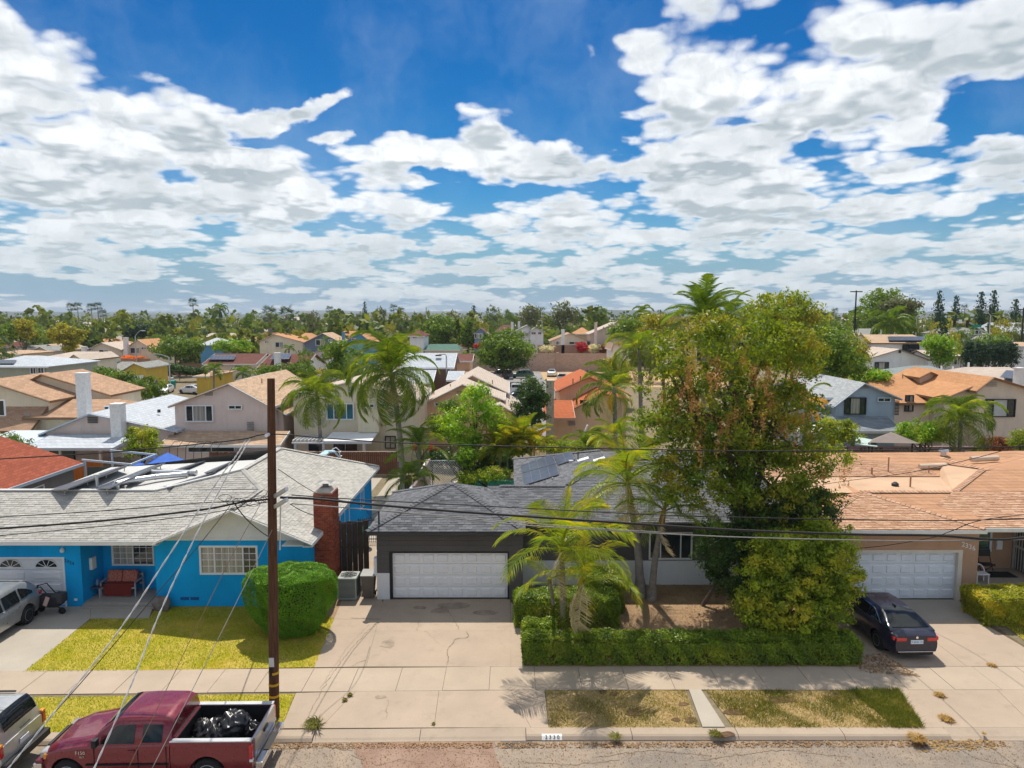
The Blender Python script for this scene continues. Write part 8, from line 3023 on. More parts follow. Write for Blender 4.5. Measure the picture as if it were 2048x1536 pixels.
for kk, (kd, px, pt, Y, w, lab, mt_) in enumerate([
 ('round', 20, 690, 100, 50, 'green tree at the left edge behind the grey green house', None), ('wide', 180, 742, 92, 60, 'low green trees left of the yellow house', None),
 ('round', 612, 690, 108, 46, 'round green tree right of the brown solar roofs', None), ('wide', 640, 715, 88, 60, 'wide green tree between the two queen palms', 1),
 ('round', 735, 650, 175, 40, 'green tree above the tall queen palm crown', None), ('round', 780, 640, 180, 40, 'leafy tree right of the dark cypresses', 1), ('wide', 810, 665, 140, 60, 'light green trees behind the tall queen palm', 1),
 ('tall', 925, 700, 110, 26, 'small tree at the corner of the narrow orange house', None), ('wide', 1240, 668, 150, 60, 'broad trees right of the grey beige house', 1), ('round', 1290, 640, 160, 60, 'tall green tree right of the grey beige house', None),
 ('wide', 1365, 655, 110, 90, 'broad tree masses left of the leafy tree', 1), ('round', 1690, 640, 105, 60, 'round tree left of the right utility pole', None), ('wide', 1740, 668, 118, 60, 'green trees behind the cream arched window house', None),
 ('round', 1880, 632, 140, 70, 'leafy green tree right of the long street lamp', 1), ('wide', 1930, 640, 150, 80, 'tree row behind the traffic signal', None), ('round', 1785, 625, 125, 70, 'full green tree left of the long street lamp', None),
 ('wide', 60, 640, 200, 80, 'wide green trees at upper left', None), ('wide', 330, 655, 180, 70, 'wide green trees right of the street lamp at left', None), ('wide', 480, 655, 185, 70, 'wide bright green trees below the thick trunked palms', 1),
 ('wide', 590, 645, 190, 60, 'green trees right of the thick trunked palms', 1), ('wide', 910, 640, 190, 60, 'green trees right of the large round centre tree', None), ('wide', 1080, 645, 200, 60, 'dark green trees under the eucalyptus', None)]):
 ftree(kd, px, pt, Y, w, lab, Lgold if mt_ else Lmid)
golds = {'left golden green tree of the bright pair', 'right golden green tree of the bright pair', 'low golden tree right of the bright pair', 'bright yellow green tree right of the traffic signal', 'yellow green round tree left of the traffic signal', 'light green tree above the bright blue gable', 'bright green wide tree at centre'}
for r_ in hz:
 ftree(*r_, mt=Lgold if r_[5] in golds else None)
for k in PT:
 if k not in used_p:
  for c_ in list(PT[k].children):
   bpy.data.objects.remove(c_)
  bpy.data.objects.remove(PT[k])
FAN = [fan_mesh('fan_frond', 1.0, 12, Lcon, i) for i in range(2)]
def fanpalm(label, px, py_top, Y, s, thick=.25, bark=None):
 z = PZ(py_top, Y)
 x = PX(px, Y, 0)
 h = thing('fan_palm', label, 'palm tree', (x, Y, 0), 'slim fan palms on the horizon')
 g = MB()
 g.tube([(x, Y, 0), (x + .3, Y, z * .5), (x, Y, z - s * .6)], [thick, thick * .7, thick * .55], 6)
 g.build('trunk', bark or M_pbrown, h)
 rr = random.Random(int(px))
 for i in range(16):
  put_frond(h, FAN[i % 2], (x, Y, z - s * .6), i * 2.4, 1.2 - 2.0 * i / 16, s * rr.uniform(.8, 1.1))
for (px, py, lab) in ((146, 611, 'leftmost of the four slim palms on the horizon at left'), (159, 610, 'second of the four slim palms on the horizon at left'), (186, 611, 'third of the four slim palms on the horizon at left'),
      (199, 609, 'fourth and tallest slim palm of the four at left'), (209, 624, 'short dark palm beside the four slim palms')):
 fanpalm(lab, px, py, 300, 1.5)
fanpalm('lone slim palm on the horizon above the golden trees', 389, 602, 280, 1.5)
fanpalm('tiny palm on the horizon left of the pointed conifer', 660, 616, 360, 1.5)
fanpalm('small palm on the horizon right of the bare grey tree', 788, 613, 360, 1.6)
fanpalm('tiny palm on the horizon beside the small horizon palm', 802, 618, 360, 1.5)
fanpalm('tiny palm on the horizon right of the large golden tree', 1668, 620, 400, 1.5)
fanpalm('tiny slim palm between the pines on the horizon', 1926, 613, 400, 1.5)
fanpalm('left thick trunked fan palm with ragged top at centre left', 541, 620, 190, 1.8, .75, M_pbark)
fanpalm('right thick trunked fan palm with ragged top at centre left', 576, 622, 190, 1.8, .75, M_pbark)
palm('spreading feather palm on the horizon right of the lone slim palm', (PX(440, 240, 0), 240, 0), A(440, 616, 240), .35, .3, FQf, 14, 88, pitch0=1.0, pitch1=-.6, s=1.1)
rng = np.random.default_rng(77)
pts, cls = [], []
nb = 4300
Yb = 170 + 800 * rng.uniform(0, 1, nb) ** 1.2
Xb = rng.uniform(-.85, .85, nb) * Yb
rb = rng.uniform(2.0, 4.6, nb)
hb = rng.uniform(4, 8.5, nb) * np.where(rng.uniform(0, 1, nb) < .22, 1.7, 1)
for i in range(nb):
 n = int(np.clip(16000 / Yb[i], 14, 60))
 d = rng.normal(0, 1, (n, 3))
 d /= np.linalg.norm(d, axis=1)[:, None]
 d[:, 2] = np.abs(d[:, 2])
 pts.append(np.stack([Xb[i] + d[:, 0] * rb[i], Yb[i] + d[:, 1] * rb[i], d[:, 2] * hb[i]], 1))
 cls.append(np.full(n, rng.uniform(0, 1)))
P = np.concatenate(pts)
cls = np.concatenate(cls)
o = leaves_obj('far_woods', P, 2.2, Lfar, None, rng, .5, .8, None, cls)
o['kind'] = 'stuff'
tag(o, 'distant treetops spreading over the valley to the horizon')
g = MB()
rr = random.Random(9)
M_frf = mat('far_roofs', (.42, .36, .30), .9, .4, .02)
for i in range(420):
 Y = rr.uniform(190, 800)
 X = rr.uniform(-.75, .75) * Y
 w, d, h = rr.uniform(5, 8), rr.uniform(4, 6), rr.uniform(2.8, 5.4)
 m_i = rr.choice((0, 1, 1))
 g.box(X - w, X + w, Y - d, Y + d, 0, h, 1)
 g.add([(X - w - .4, Y - d - .4, h), (X + w + .4, Y - d - .4, h), (X + w + .4, Y + d + .4, h), (X - w - .4, Y + d + .4, h), (X - w * .5, Y, h + 1.8), (X + w * .5, Y, h + 1.8)],
   [(0, 1, 5, 4), (1, 2, 5), (2, 3, 4, 5), (3, 0, 4)], m_i * 0)
o = g.build('far_houses', [M_frf, mat('far_walls', (.52, .48, .42), .9, .3, .02)])
tag(o, 'far off house roofs glimpsed between the treetops', kind='stuff')
g = MB()
from mathutils import noise as mn
K = 160
for (Y0, Y1, hh, sd) in ((2600, 3400, 34, 1), (4600, 5600, 58, 2)):
 top = []
 for i in range(K + 1):
  X = (-1.2 + 2.4 * i / K) * Y0
  hg = hh * (.35 + .9 * max(0, mn.noise(Vector((X / 900, sd, 0))) + .25) + .10 * mn.noise(Vector((X / 60, sd, 0))) + .09 * mn.noise(Vector((X / 22, sd, 5))))
  top.append((X, hg))
 for i in range(K):
  (x0, h0), (x1, h1) = top[i], top[i + 1]
  g.add([(x0, Y0, 0), (x1, Y0, 0), (x1, Y1, h1), (x0, Y1, h0)], [(0, 1, 2, 3)])
o = g.build('hills', dirtmat('hill_cover', (.06, .085, .075), (.10, .12, .10), (.05, .07, .06), .2))
tag(o, 'low distant hills along the horizon', kind='structure')
M_tyre = mat('tyre', (.020, .020, .021), .85, .2, 8)
M_rim = metal('rim', (.55, .56, .58), .3, .9)
M_hub = mat('wheel_well', (.012, .012, .012), .9)
M_cglass = glassmat('car_glass', (.010, .012, .013), .03)
M_cglass.node_tree.nodes['Principled BSDF'].inputs['Specular IOR Level'].default_value = .45
M_chrome = metal('chrome', (.75, .76, .78), .15)
M_tail = mat('tail_light', (.55, .01, .012), .15, .1, 3, spec=.6, coat=.5)
M_amber = mat('amber_light', (.75, .28, .02), .2, .1, 3, spec=.6)
M_headl = glassmat('head_light', (.30, .31, .31), .1)
M_blackp = mat('black_plastic', (.02, .02, .021), .55, .1, 4)
def lerp(a, b, t):
 return a + (b - a) * t
def interp(x, tab):
 if x <= tab[0][0]:
  return tab[0][1]
 for i in range(len(tab) - 1):
  if x <= tab[i + 1][0]:
   t = (x - tab[i][0]) / (tab[i + 1][0] - tab[i][0])
   t = t * t * (3 - 2 * t) * .5 + t * .5
   return lerp(tab[i][1], tab[i + 1][1], t)
 return tab[-1][1]
def loft(secs, close=True):
 """secs: list of lists of points (same length), mirrored rings given whole"""
 vs, fs = [], []
 k = len(secs[0])
 for s in secs:
  vs += s
 for i in range(len(secs) - 1):
  for j in range(k):
   j2 = (j + 1) % k
   fs.append((i * k + j, i * k + j2, (i + 1) * k + j2, (i + 1) * k + j))
 fs.append(tuple(range(k - 1, -1, -1)))
 fs.append(tuple((len(secs) - 1) * k + j for j in range(k)))
 return vs, fs
def bool_cut(o, cutters):
 for q_ in [o] + cutters:
  bm = bmesh.new()
  bm.from_mesh(q_.data)
  bmesh.ops.recalc_face_normals(bm, faces=bm.faces)
  bm.to_mesh(q_.data)
  bm.free()
 for c in cutters:
  c.parent = o.parent
  m = o.modifiers.new('b', 'BOOLEAN')
  m.operation = 'DIFFERENCE'
  m.solver = 'EXACT'
  m.object = c
  bpy.context.view_layer.update()
  dg = bpy.context.evaluated_depsgraph_get()
  me = bpy.data.meshes.new_from_object(o.evaluated_get(dg))
  o.modifiers.clear()
  o.data = me
 me.name = o.name
 for c in cutters:
  bpy.data.objects.remove(c)
 me.shade_smooth()
 me.set_sharp_from_angle(angle=R(32))
def wheel(root, x, y, r, w, side, spokes=5, rim=None):
 g = MB()
 s = side
 prof = [(r * .62, -w / 2), (r * .93, -w / 2), (r, -w * .36), (r, w * .36), (r * .93, w / 2), (r * .62, w / 2)]
 g.lathe((x, y, r), [(a, b) for a, b in prof], 28, 0, 'y')
 t = g.build('wheel', M_tyre, root, rel=False, angle=40)
 g = MB()
 yo = y + s * w * .47
 g.lathe((x, yo, r), [(r * .64, -s * .06), (r * .66, 0), (r * .60, s * .012), (r * .57, -s * .05), (.02, -s * .055)], 24, 0, 'y')
 g.lathe((x, yo - s * .03, r), [(r * .14, 0), (r * .12, s * .035)], 12, 0, 'y')
 for k in range(spokes):
  a = 2 * math.pi * k / spokes + .3
  g.bar((x + r * .1 * math.cos(a), yo - s * .012, r + r * .1 * math.sin(a)), (x + r * .6 * math.cos(a), yo - s * .012, r + r * .6 * math.sin(a)), r * .17, .03, (0, 1, 0))
 g.build('rim', rim or M_rim, t, rel=False, angle=40)
 return t
def car(name, label, cat, loc, rz, sp, paint_m, group=None, detail=True):
 """sp: L, W, wheels (xf, xr), r, body top / width / bottom tables over x, greenhouse [rear base, roof rear, roof front, front base], H, belt"""
 h = thing(name, label, cat, loc, group, rz)
 ORG[h.name] = Vector((0, 0, 0))
 L2 = sp['L'] / 2
 n = 40 if detail else 16
 xs = [-L2 + sp['L'] * i / n for i in range(n + 1)]
 W2 = sp['W'] / 2
 secs = []
 for x in xs:
  w = W2 * interp(x, sp['wid'])
  zt = interp(x, sp['top'])
  zb = interp(x, sp['bot'])
  bl = min(zt, interp(x, sp['belt']))
  half = [(w * .82, zb), (w * .95, zb + .05), (w * 1.0, lerp(zb, bl, .35)), (w * 1.0, lerp(zb, bl, .6)), (w * .975, lerp(zb, bl, .85)), (w * .93, bl), (w * .80, lerp(bl, zt, .6)), (w * .45, lerp(bl, zt, .95))]
  ring = [(x, y, z) for y, z in half] + [(x, 0, zt)] + [(x, -y, z) for y, z in reversed(half)] + [(x, 0, zb)]
  secs.append(ring)
 vs, fs = loft(secs)
 g = MB()
 g.add(vs, fs)
 body = g.build('body', paint_m, h, rel=False, angle=32)
 xf, xr = sp['wheels']
 r = sp['r']
 if detail:
  cs = []
  for x in (xf, xr):
   for s in (-1, 1):
    c = MB()
    c.lathe((x, s * (W2 - .12), r + .01), [(r + .065, -.22), (r + .065, .22)], 28, 0, 'y')
    cs.append(c.build('cut', None, None, rel=False))
  bool_cut(body, cs)
  for x in (xf, xr):
   for s in (-1, 1):
    g = MB()
    g.lathe((x, s * (W2 - .30), r + .01), [(r + .06, -.06), (r + .06, .02)], 20, 0, 'y')
    g.build('wheel_well', M_hub, h, rel=False)
 for x in (xf, xr):
  for s in (-1, 1):
   wheel(h, x, s * (W2 - .13), r, .23, s, sp.get('spokes', 5))
 if sp.get('gh'):
  x0, x1, x2, x3 = sp['gh']
  H = sp['H']
  zb_ = lambda x: interp(x, sp['belt']) - .02
  def prof(x):
   if x < x1:
    t = (x - x0) / (x1 - x0)
    f = math.sin(t * math.pi / 2) ** (sp.get('pr', .9))
   elif x > x2:
    t = (x3 - x) / (x3 - x2)
    f = math.sin(t * math.pi / 2) ** (sp.get('pf', .9))
   else:
    f = 1
   crown = 1 - .03 * ((x - (x1 + x2) / 2) / (x2 - x1 + 1e-6)) ** 2
   b = max(zb_(x), interp(x, sp['top']) - .03) if (x > x2 or x < x1) else zb_(x)
   zt = b + (H * crown - b) * f
   w = W2 * interp(x, sp['wid'])
   return b, zt, w * .925, lerp(w * .925, w * sp.get('tumble', .70), f)
  m_ = 26 if detail else 10
  gx = [x0 + (x3 - x0) * i / m_ for i in range(m_ + 1)] + [x1, x2]
  gx = sorted(gx)
  def P(x, v):           # v 0 belt .. 1 roof edge
   b, zt, wb, wt = prof(x)
   ze = zt - .09 * (zt - b) / max(H - b, .01)
   return lerp(wb, wt, v), lerp(b, ze, v)
  secs = []
  for x in gx:
   b, zt, wb, wt = prof(x)
   (ya, za), (yb, zb2) = P(x, .5), P(x, 1)
   half = [(wb, b - .05), (wb, b), (ya, za), (yb, zb2), (wt * .88, lerp(zb2, zt, .75)), (wt * .5, lerp(zb2, zt, .97))]
   secs.append([(x, y, z) for y, z in half] + [(x, 0, zt)] + [(x, -y, z) for y, z in reversed(half)])
  vs, fs = loft(secs)
  g = MB()
  g.add(vs, fs)
  g.build('cabin', sp.get('roof_m', paint_m), h, rel=False, angle=35)
  for (a, b_, v0, v1) in sp['side_glass']:
   for s in (-1, 1):
    g = MB()
    k = 8
    pts = []
    for i in range(k + 1):
     x = lerp(a, b_, i / k)
     va, vb = v0, v1
     if callable(v1):
      vb = v1(x)
     y1, z1 = P(x, va)
     y2, z2 = P(x, vb)
     pts.append(((x, s * (y1 + .012), z1 + .01), (x, s * (y2 + .012), z2)))
    vsx = [p for q in pts for p in q]
    g.add(vsx, [(2 * i, 2 * i + 2, 2 * i + 3, 2 * i + 1) for i in range(k)])
    g.build('side_window', M_cglass, h, rel=False, smooth=True)
    if sp.get('chrome'):
     ln = [p[0] for p in pts]
     lt_ = [p[1] for p in pts]
     g = MB()
     g.tube(ln, .012, 5)
     g.tube(lt_, .012, 5)
     g.build('window_trim', M_chrome, h, rel=False)
  def screen(xa, xb, nm, um=.86):
   g = MB()
   K_, U = 8, 8
   V_ = []
   for i in range(K_ + 1):
    x = lerp(xa, xb, i / K_)
    b, zt, wb, wt = prof(x)
    for j in range(U + 1):
     u = lerp(-um, um, j / U)
     yb, zb2 = P(x, 1)
     au = abs(u)
     yy = u * lerp(wt, wb, 0) * 1.0
     zz = zt if au < .5 else lerp(lerp(zb2, zt, .97), lerp(zb2, zt, .75), (au - .5) / .38)
     V_.append((x + (.012 if xb > 0 else -.012) , yy, zz + .012))
   g.add(V_, [(i * (U + 1) + j, (i + 1) * (U + 1) + j, (i + 1) * (U + 1) + j + 1, i * (U + 1) + j + 1) for i in range(K_) for j in range(U)])
   g.build(nm, M_cglass, h, rel=False, smooth=True)
  screen(x2 + (x3 - x2) * .08, x2 + (x3 - x2) * .92, 'windshield')
  if x1 - x0 > .25:
   screen(x0 + (x1 - x0) * .10, x0 + (x1 - x0) * .92, 'rear_window')
 return h
def bits(h, items):
 """(name, material, list of boxes (x0,x1,y0,y1,z0,z1)) -> parts, mirrored when y0,y1 > 0"""
 for nm, m, bxs in items:
  for b in bxs:
   sides = (1, -1) if b[2] > .3 else (1,)
   for s in sides:
    g = MB()
    y0, y1 = sorted((b[2] * s, b[3] * s))
    g.box(b[0], b[1], y0, y1, b[4], b[5])
    o = g.build(nm, m, h, rel=False)
    if max(b[1] - b[0], b[3] - b[2], b[5] - b[4]) > .08:
     bm = bmesh.new()
     bm.from_mesh(o.data)
     bmesh.ops.bevel(bm, geom=bm.edges[:], offset=min(.02, .3 * min(b[1] - b[0], b[3] - b[2], b[5] - b[4])), segments=2, profile=.6, affect='EDGES')
     bm.to_mesh(o.data)
     bm.free()
PM = carpaint('maroon_paint', (.20, .012, .022), .25, .25)
TX, TY = -9.42, 18.12
sp_truck = dict(L=3.42, W=1.94, H=1.80, wheels=(2.0, -9), r=.385)
pk_ = thing('pickup_truck', 'maroon pickup truck with black bags in its bed parked at the curb', 'pickup truck', (TX, TY, -.13), None, math.pi + R(.9))
ORG[pk_.name] = Vector((0, 0, 0))
W2 = .97
tw = [(-.65, .99), (1.6, .99), (2.2, .965), (2.55, .90), (2.75, .80)]
tt = [(-.65, 1.24), (1.3, 1.245), (1.5, 1.22), (2.1, 1.14), (2.5, 1.03), (2.66, .93), (2.75, .80)]
tb2 = [(-.65, .42), (2.4, .42), (2.75, .40)]
tbelt = [(-.65, 1.19), (1.4, 1.16), (2.2, 1.05), (2.6, .90), (2.75, .78)]
secs = []
for i in range(35):
 x = -.63 + 3.38 * i / 34
 w, zt, zb, bl = W2 * interp(x, tw), interp(x, tt), interp(x, tb2), interp(x, tbelt)
 half = [(w * .86, zb), (w * .97, zb + .05), (w * 1.0, lerp(zb, bl, .4)), (w * .995, lerp(zb, bl, .72)), (w * .985, lerp(zb, bl, .9)), (w * .95, bl), (w * .80, lerp(bl, zt, .55)), (w * .62, lerp(bl, zt, .98) + .012), (w * .5, lerp(bl, zt, .9))]
 secs.append([(x, y, z) for y, z in half] + [(x, 0, zt)] + [(x, -y, z) for y, z in reversed(half)] + [(x, 0, zb)])
vs, fs = loft(secs)
g = MB()
g.add(vs, fs)
body = g.build('body', PM, pk_, rel=False, angle=30)
def cyl_cut(x, s, r):
 c = MB()
 c.lathe((x, s * (W2 - .1), .395), [(r, -.26), (r, .26)], 32, 0, 'y')
 return c.build('cut', None, None, rel=False)
bool_cut(body, [cyl_cut(2.0, 1, .46), cyl_cut(2.0, -1, .46)])
secs = []
for i in range(15):
 x = -2.72 + 2.07 * i / 14
 w = W2 * (.985 if x > -2.6 else .97)
 half = [(w * .86, .45), (w * .97, .50), (w * 1.0, .72), (w * .995, 1.0), (w * .985, 1.16), (w * .97, 1.24)]
 secs.append([(x, y, z) for y, z in half] + [(x, -y, z) for y, z in reversed(half)])
vs, fs = loft(secs)
g = MB()
g.add(vs, fs)
bed = g.build('bed', PM, pk_, rel=False)
c = MB()
c.box(-2.67, -.72, -.80, .80, .74, 1.6)
cc = c.build('cut', None, None, rel=False)
bool_cut(bed, [cc, cyl_cut(-1.57, 1, .47), cyl_cut(-1.57, -1, .47)])
g = MB()
g.box(-2.66, -.73, -.795, .795, .742, .76)
g.box(-2.66, -.73, .785, .797, .76, 1.225)
g.box(-2.66, -.73, -.797, -.785, .76, 1.225)
g.box(-.735, -.722, -.785, .785, .76, 1.225)
for s in (-1, 1):
 g.box(-2.0, -1.15, min(s * .785, s * .6), max(s * .785, s * .6), .76, .98)
g.build('bed_liner', mat('bed_liner', (.016, .016, .018), .7, .2, 5), pk_, rel=False)
g = MB()
for s in (-1, 1):
 g.box(-2.72, -.64, min(s * .80, s * .955), max(s * .80, s * .955), 1.243, 1.268)
g.build('bed_rail', mat('rail_grey', (.50, .51, .52), .5, .1, 3), pk_, rel=False)
g = MB()
g.box(-2.77, -2.70, -.79, .79, .62, 1.255)
g.box(-2.79, -2.76, -.70, .70, .72, .78)
tg = g.build('tailgate', carpaint('tailgate_silver', (.42, .40, .38), .5, .3), pk_, rel=False)
g = MB()
g.box(-2.80, -2.772, -.16, .16, 1.03, 1.11)
g.build('tailgate_handle', M_blackp, tg, rel=False)
cb_ = lambda x: 1.17
xs0, xs1, xs2, xs3 = -.66, -.50, .70, 1.46
secs = []
NG_ = 24
def cabp(x):
 if x < xs1:
  f = .86 + .14 * (x - xs0) / (xs1 - xs0)
 elif x > xs2:
  f = math.sin((xs3 - x) / (xs3 - xs2) * math.pi / 2) ** .95
 else:
  f = 1
 H = 1.80 - .05 * max(0, (x - .1)) ** 2 - .02 * max(0, -x)
 b = 1.17
 zt = b + (H - b) * f
 return b, zt, W2 * .945, lerp(W2 * .945, W2 * .74, f)
def cabP(x, v):
 b, zt, wb, wt = cabp(x)
 ze = zt - .10 * (zt - b) / .63
 return lerp(wb, wt, v), lerp(b, ze, v)
for i in range(NG_ + 1):
 x = lerp(xs0, xs3, i / NG_)
 b, zt, wb, wt = cabp(x)
 (ya, za), (yb, zb2) = cabP(x, .5), cabP(x, 1)
 half = [(wb, b - .05), (wb, b), (ya, za), (yb, zb2), (wt * .90, lerp(zb2, zt, .72)), (wt * .55, lerp(zb2, zt, .97))]
 secs.append([(x, y, z) for y, z in half] + [(x, 0, zt)] + [(x, -y, z) for y, z in reversed(half)])
vs, fs = loft(secs)
g = MB()
g.add(vs, fs)
cabo = g.build('cab', PM, pk_, rel=False, angle=35)
def cab_glass(a, b_, v0, v1, nm, slant=0.0):
 for s in (-1, 1):
  g = MB()
  q = []
  k = 8
  for i in range(k + 1):
   t = i / k
   x = lerp(a, b_, t)
   xt = x - slant * t
   y1, z1 = cabP(x, v0)
   y2, z2 = cabP(xt, v1)
   q += [(x, s * (y1 + .010), z1), (xt, s * (y2 + .012), z2)]
  g.add(q, [(2 * i, 2 * i + 2, 2 * i + 3, 2 * i + 1) for i in range(k)])
  g.build(nm, M_cglass, pk_, rel=False, smooth=True)
cab_glass(.28, 1.18, .06, .86, 'door_window', .42)
cab_glass(-.42, .08, .10, .86, 'rear_side_window')
g = MB()
V_ = []
for i in range(9):
 x = lerp(.76, 1.40, i / 8)
 b, zt, wb, wt = cabp(x)
 for j in range(9):
  u = lerp(-.88, .88, j / 8)
  yb, zb2 = cabP(x, 1)
  au = abs(u)
  V_.append((x + .012, u * wt, (lerp(lerp(zb2, zt, .97), zt, 1 - au / .5) if au < .5 else lerp(lerp(zb2, zt, .97), lerp(zb2, zt, .75), (au - .5) / .38)) + .012))
g.add(V_, [(i * 9 + j, (i + 1) * 9 + j, (i + 1) * 9 + j + 1, i * 9 + j + 1) for i in range(8) for j in range(8)])
g.build('windshield', M_cglass, pk_, rel=False, smooth=True)
g = MB()
g.add([(-.672, -.72, 1.22), (-.672, .72, 1.22), (-.60, .62, 1.62), (-.60, -.62, 1.62)], [(0, 1, 2, 3)])
g.build('rear_window', glassmat('reflective_glass', (.20, .18, .14), .08), pk_, rel=False)
for x in (2.0, -1.57):
 for s in (-1, 1):
  wheel(pk_, x, s * .83, .385, .25, s, 5)
for x in (2.0, -1.57):
 for s in (-1, 1):
  g = MB()
  g.lathe((x, s * .64, .395), [(.45, -.05), (.45, .03)], 20, 0, 'y')
  g.build('wheel_well', M_hub, pk_, rel=False)
g = MB()
for x in (1.28, .17, -.55):
 for s in (-1, 1):
  g.box(x - .006, x + .006, min(s * .955, s * .972), max(s * .955, s * .972), .52, 1.14)
for s in (-1, 1):
 g.box(-.6, 1.5, min(s * .962, s * .985), max(s * .962, s * .985), .66, .70)
g.build('panel_gap', M_hub, pk_, rel=False)
bits(pk_, [
 ('front_bumper', M_chrome, [(2.68, 2.90, -.88, .88, .42, .66)]),
 ('bumper_cap', PM, [(2.66, 2.85, -.86, .86, .66, .74)]),
 ('rear_bumper', M_chrome, [(-2.98, -2.80, -.92, .92, .50, .68)]),
 ('bumper_step', M_blackp, [(-2.99, -2.83, -.40, .40, .682, .70)]),
 ('grille', M_blackp, [(2.70, 2.78, -.45, .45, .72, .92)]),
 ('head_light', M_headl, [(2.55, 2.75, .50, .80, .76, .92)]),
 ('turn_signal', M_amber, [(2.46, 2.64, .80, .855, .76, .90)]),
 ('tail_light', M_tail, [(-2.745, -2.66, .86, .965, .78, 1.16)]),
 ('reverse_light', M_trim, [(-2.75, -2.66, .862, .967, .70, .775)]),
 ('door_handle', PM, [(.24, .42, .965, .995, 1.02, 1.06)]),
 ('mirror', M_blackp, [(1.10, 1.22, 1.00, 1.17, 1.24, 1.44)]),
])
text_mesh('badge', 'F150', (1.62, .978, .96), (math.pi / 2, 0, math.pi), .13, M_chrome, pk_, .004)
text_mesh('badge', 'XLT', (1.58, .978, .87), (math.pi / 2, 0, math.pi), .07, M_chrome, pk_, .004)
M_bag = mat('bag_plastic', (.018, .018, .020), .32, .2, 6, bump=.5, bs=9, spec=.6)
def bed_pt(x, y, z):
 a = math.pi + R(.9)
 return (TX + x * math.cos(a) - y * math.sin(a), TY + x * math.sin(a) + y * math.cos(a), z - .13)
def bag(x, y, r, hgt, lab, seed, knot=True):
 c = bed_pt(x, y, .76 + hgt * .48)
 o = blob_mesh('garbage_bag', c, (r, r * .95, hgt * .55), M_bag, seed, 4, .28, freq=2.6)
 tag(o, lab, 'bag', 'black bags in the pickup bed')
 bm = bmesh.new()
 bm.from_mesh(o.data)
 for v in bm.verts:
  d = v.co - Vector(c)
  if d.z > hgt * .25:
   a = math.atan2(d.y, d.x)
   k = 1 - .35 * (d.z / hgt)
   v.co.x = c[0] + d.x * k * (1 + .12 * math.sin(a * 9 + seed))
   v.co.y = c[1] + d.y * k * (1 + .12 * math.sin(a * 9 + seed))
   v.co.z += .05 * math.sin(a * 7 + seed)
  if v.co.z < .64:
   v.co.z = .64 + (v.co.z - .64) * .1
 bm.to_mesh(o.data)
 bm.free()
 return o
bag(-1.85, -.15, .40, .62, 'biggest black garbage bag in the pickup bed near the tailgate', 3)
bag(-1.22, -.05, .34, .46, 'shiny black garbage bag with pale top in the middle of the bed', 5)
bag(-1.52, .2, .24, .42, 'small crumpled bag squeezed between the two big bags', 7)
bag(-.98, -.25, .22, .36, 'black bag partly hidden behind the cab in the bed', 9)
bag(-2.3, -.2, .24, .34, 'low black bag right of the biggest bag in the bed', 11)
SM = carpaint('silver_suv_paint', (.50, .50, .48), .4, .3)
sp_suv = dict(L=4.7, W=1.88, H=1.80, wheels=(1.45, -1.35), r=.37, wid=[(-2.35, .93), (-1.9, .99), (1.4, .99), (2.0, .94), (2.35, .82)],
    top=[(-2.35, 1.08), (-2.2, 1.10), (.9, 1.12), (1.3, 1.08), (2.1, .95), (2.35, .72)], bot=[(-2.35, .45), (-1.9, .34), (1.9, .34), (2.35, .40)],
    belt=[(-2.35, 1.06), (1.0, 1.06), (2.0, .90), (2.35, .70)], gh=(-2.32, -2.05, .35, 1.15), tumble=.76, pr=.45,
    side_glass=[(-1.95, -1.2, .06, .84), (-1.1, -.25, .06, .86), (-.15, .55, .06, .86)])
sv = car('suv', 'silver suv with dark rear window cut off at the bottom left corner', 'suv', (-15.45, 18.0, -.13), math.pi + R(1), sp_suv, SM)
bits(sv, [('rear_bumper', M_blackp, [(-2.50, -2.32, -.88, .88, .42, .62)]), ('tail_light', M_tail, [(-2.37, -2.24, .78, .92, .80, 1.08)]), ('turn_signal', M_amber, [(-2.372, -2.25, .785, .922, 1.085, 1.16)]),
   ('license_plate', M_trim, [(-2.39, -2.36, -.17, .17, .78, .92)]), ('roof_rail', M_blackp, [(-1.8, .2, .60, .64, 1.80, 1.84)]), ('rear_wiper', M_blackp, [(-2.36, -2.33, -.3, .1, 1.18, 1.2)])])
GM = carpaint('grey_car_paint', (.34, .35, .36), .5, .26)
sp_cross = dict(L=4.65, W=1.86, H=1.64, wheels=(1.36, -1.34), r=.36, wid=[(-2.32, .88), (-1.9, .98), (1.4, .99), (2.0, .92), (2.32, .74)],
    top=[(-2.32, 1.00), (-2.1, 1.06), (.8, 1.06), (1.2, 1.03), (2.0, .88), (2.32, .62)], bot=[(-2.32, .40), (-1.8, .26), (1.8, .26), (2.32, .30)],
    belt=[(-2.32, 1.02), (-1.2, 1.02), (.9, .94), (2.0, .80), (2.32, .6)], gh=(-2.26, -1.45, .10, 1.05), tumble=.72, pr=.8,
    side_glass=[(-1.75, -1.1, .12, lambda x: .88 - .5 * max(0, (-x - 1.2)) / .6), (-1.0, -.2, .06, .88), (-.1, .62, .06, .86)], chrome=True)
cr = car('crossover_car', 'grey crossover car at the left edge parked nose out on the blue house driveway', 'car', (-19.75, 25.35, .01), -math.pi / 2, sp_cross, GM)
bits(cr, [('tail_light', M_tail, [(-2.26, -2.06, .62, .86, .88, 1.0)]), ('rear_bumper', M_blackp, [(-2.36, -2.2, -.80, .80, .34, .52)]), ('door_handle', M_chrome, [(-.92, -.74, .915, .94, .86, .89), (.0, .18, .925, .95, .84, .87)]),
   ('spoiler', GM, [(-1.72, -1.45, -.55, .55, 1.57, 1.61)]), ('mirror', GM, [(.72, .88, .92, 1.08, .96, 1.08)])])
BM = carpaint('black_car_paint', (.006, .009, .030), .0, .30)
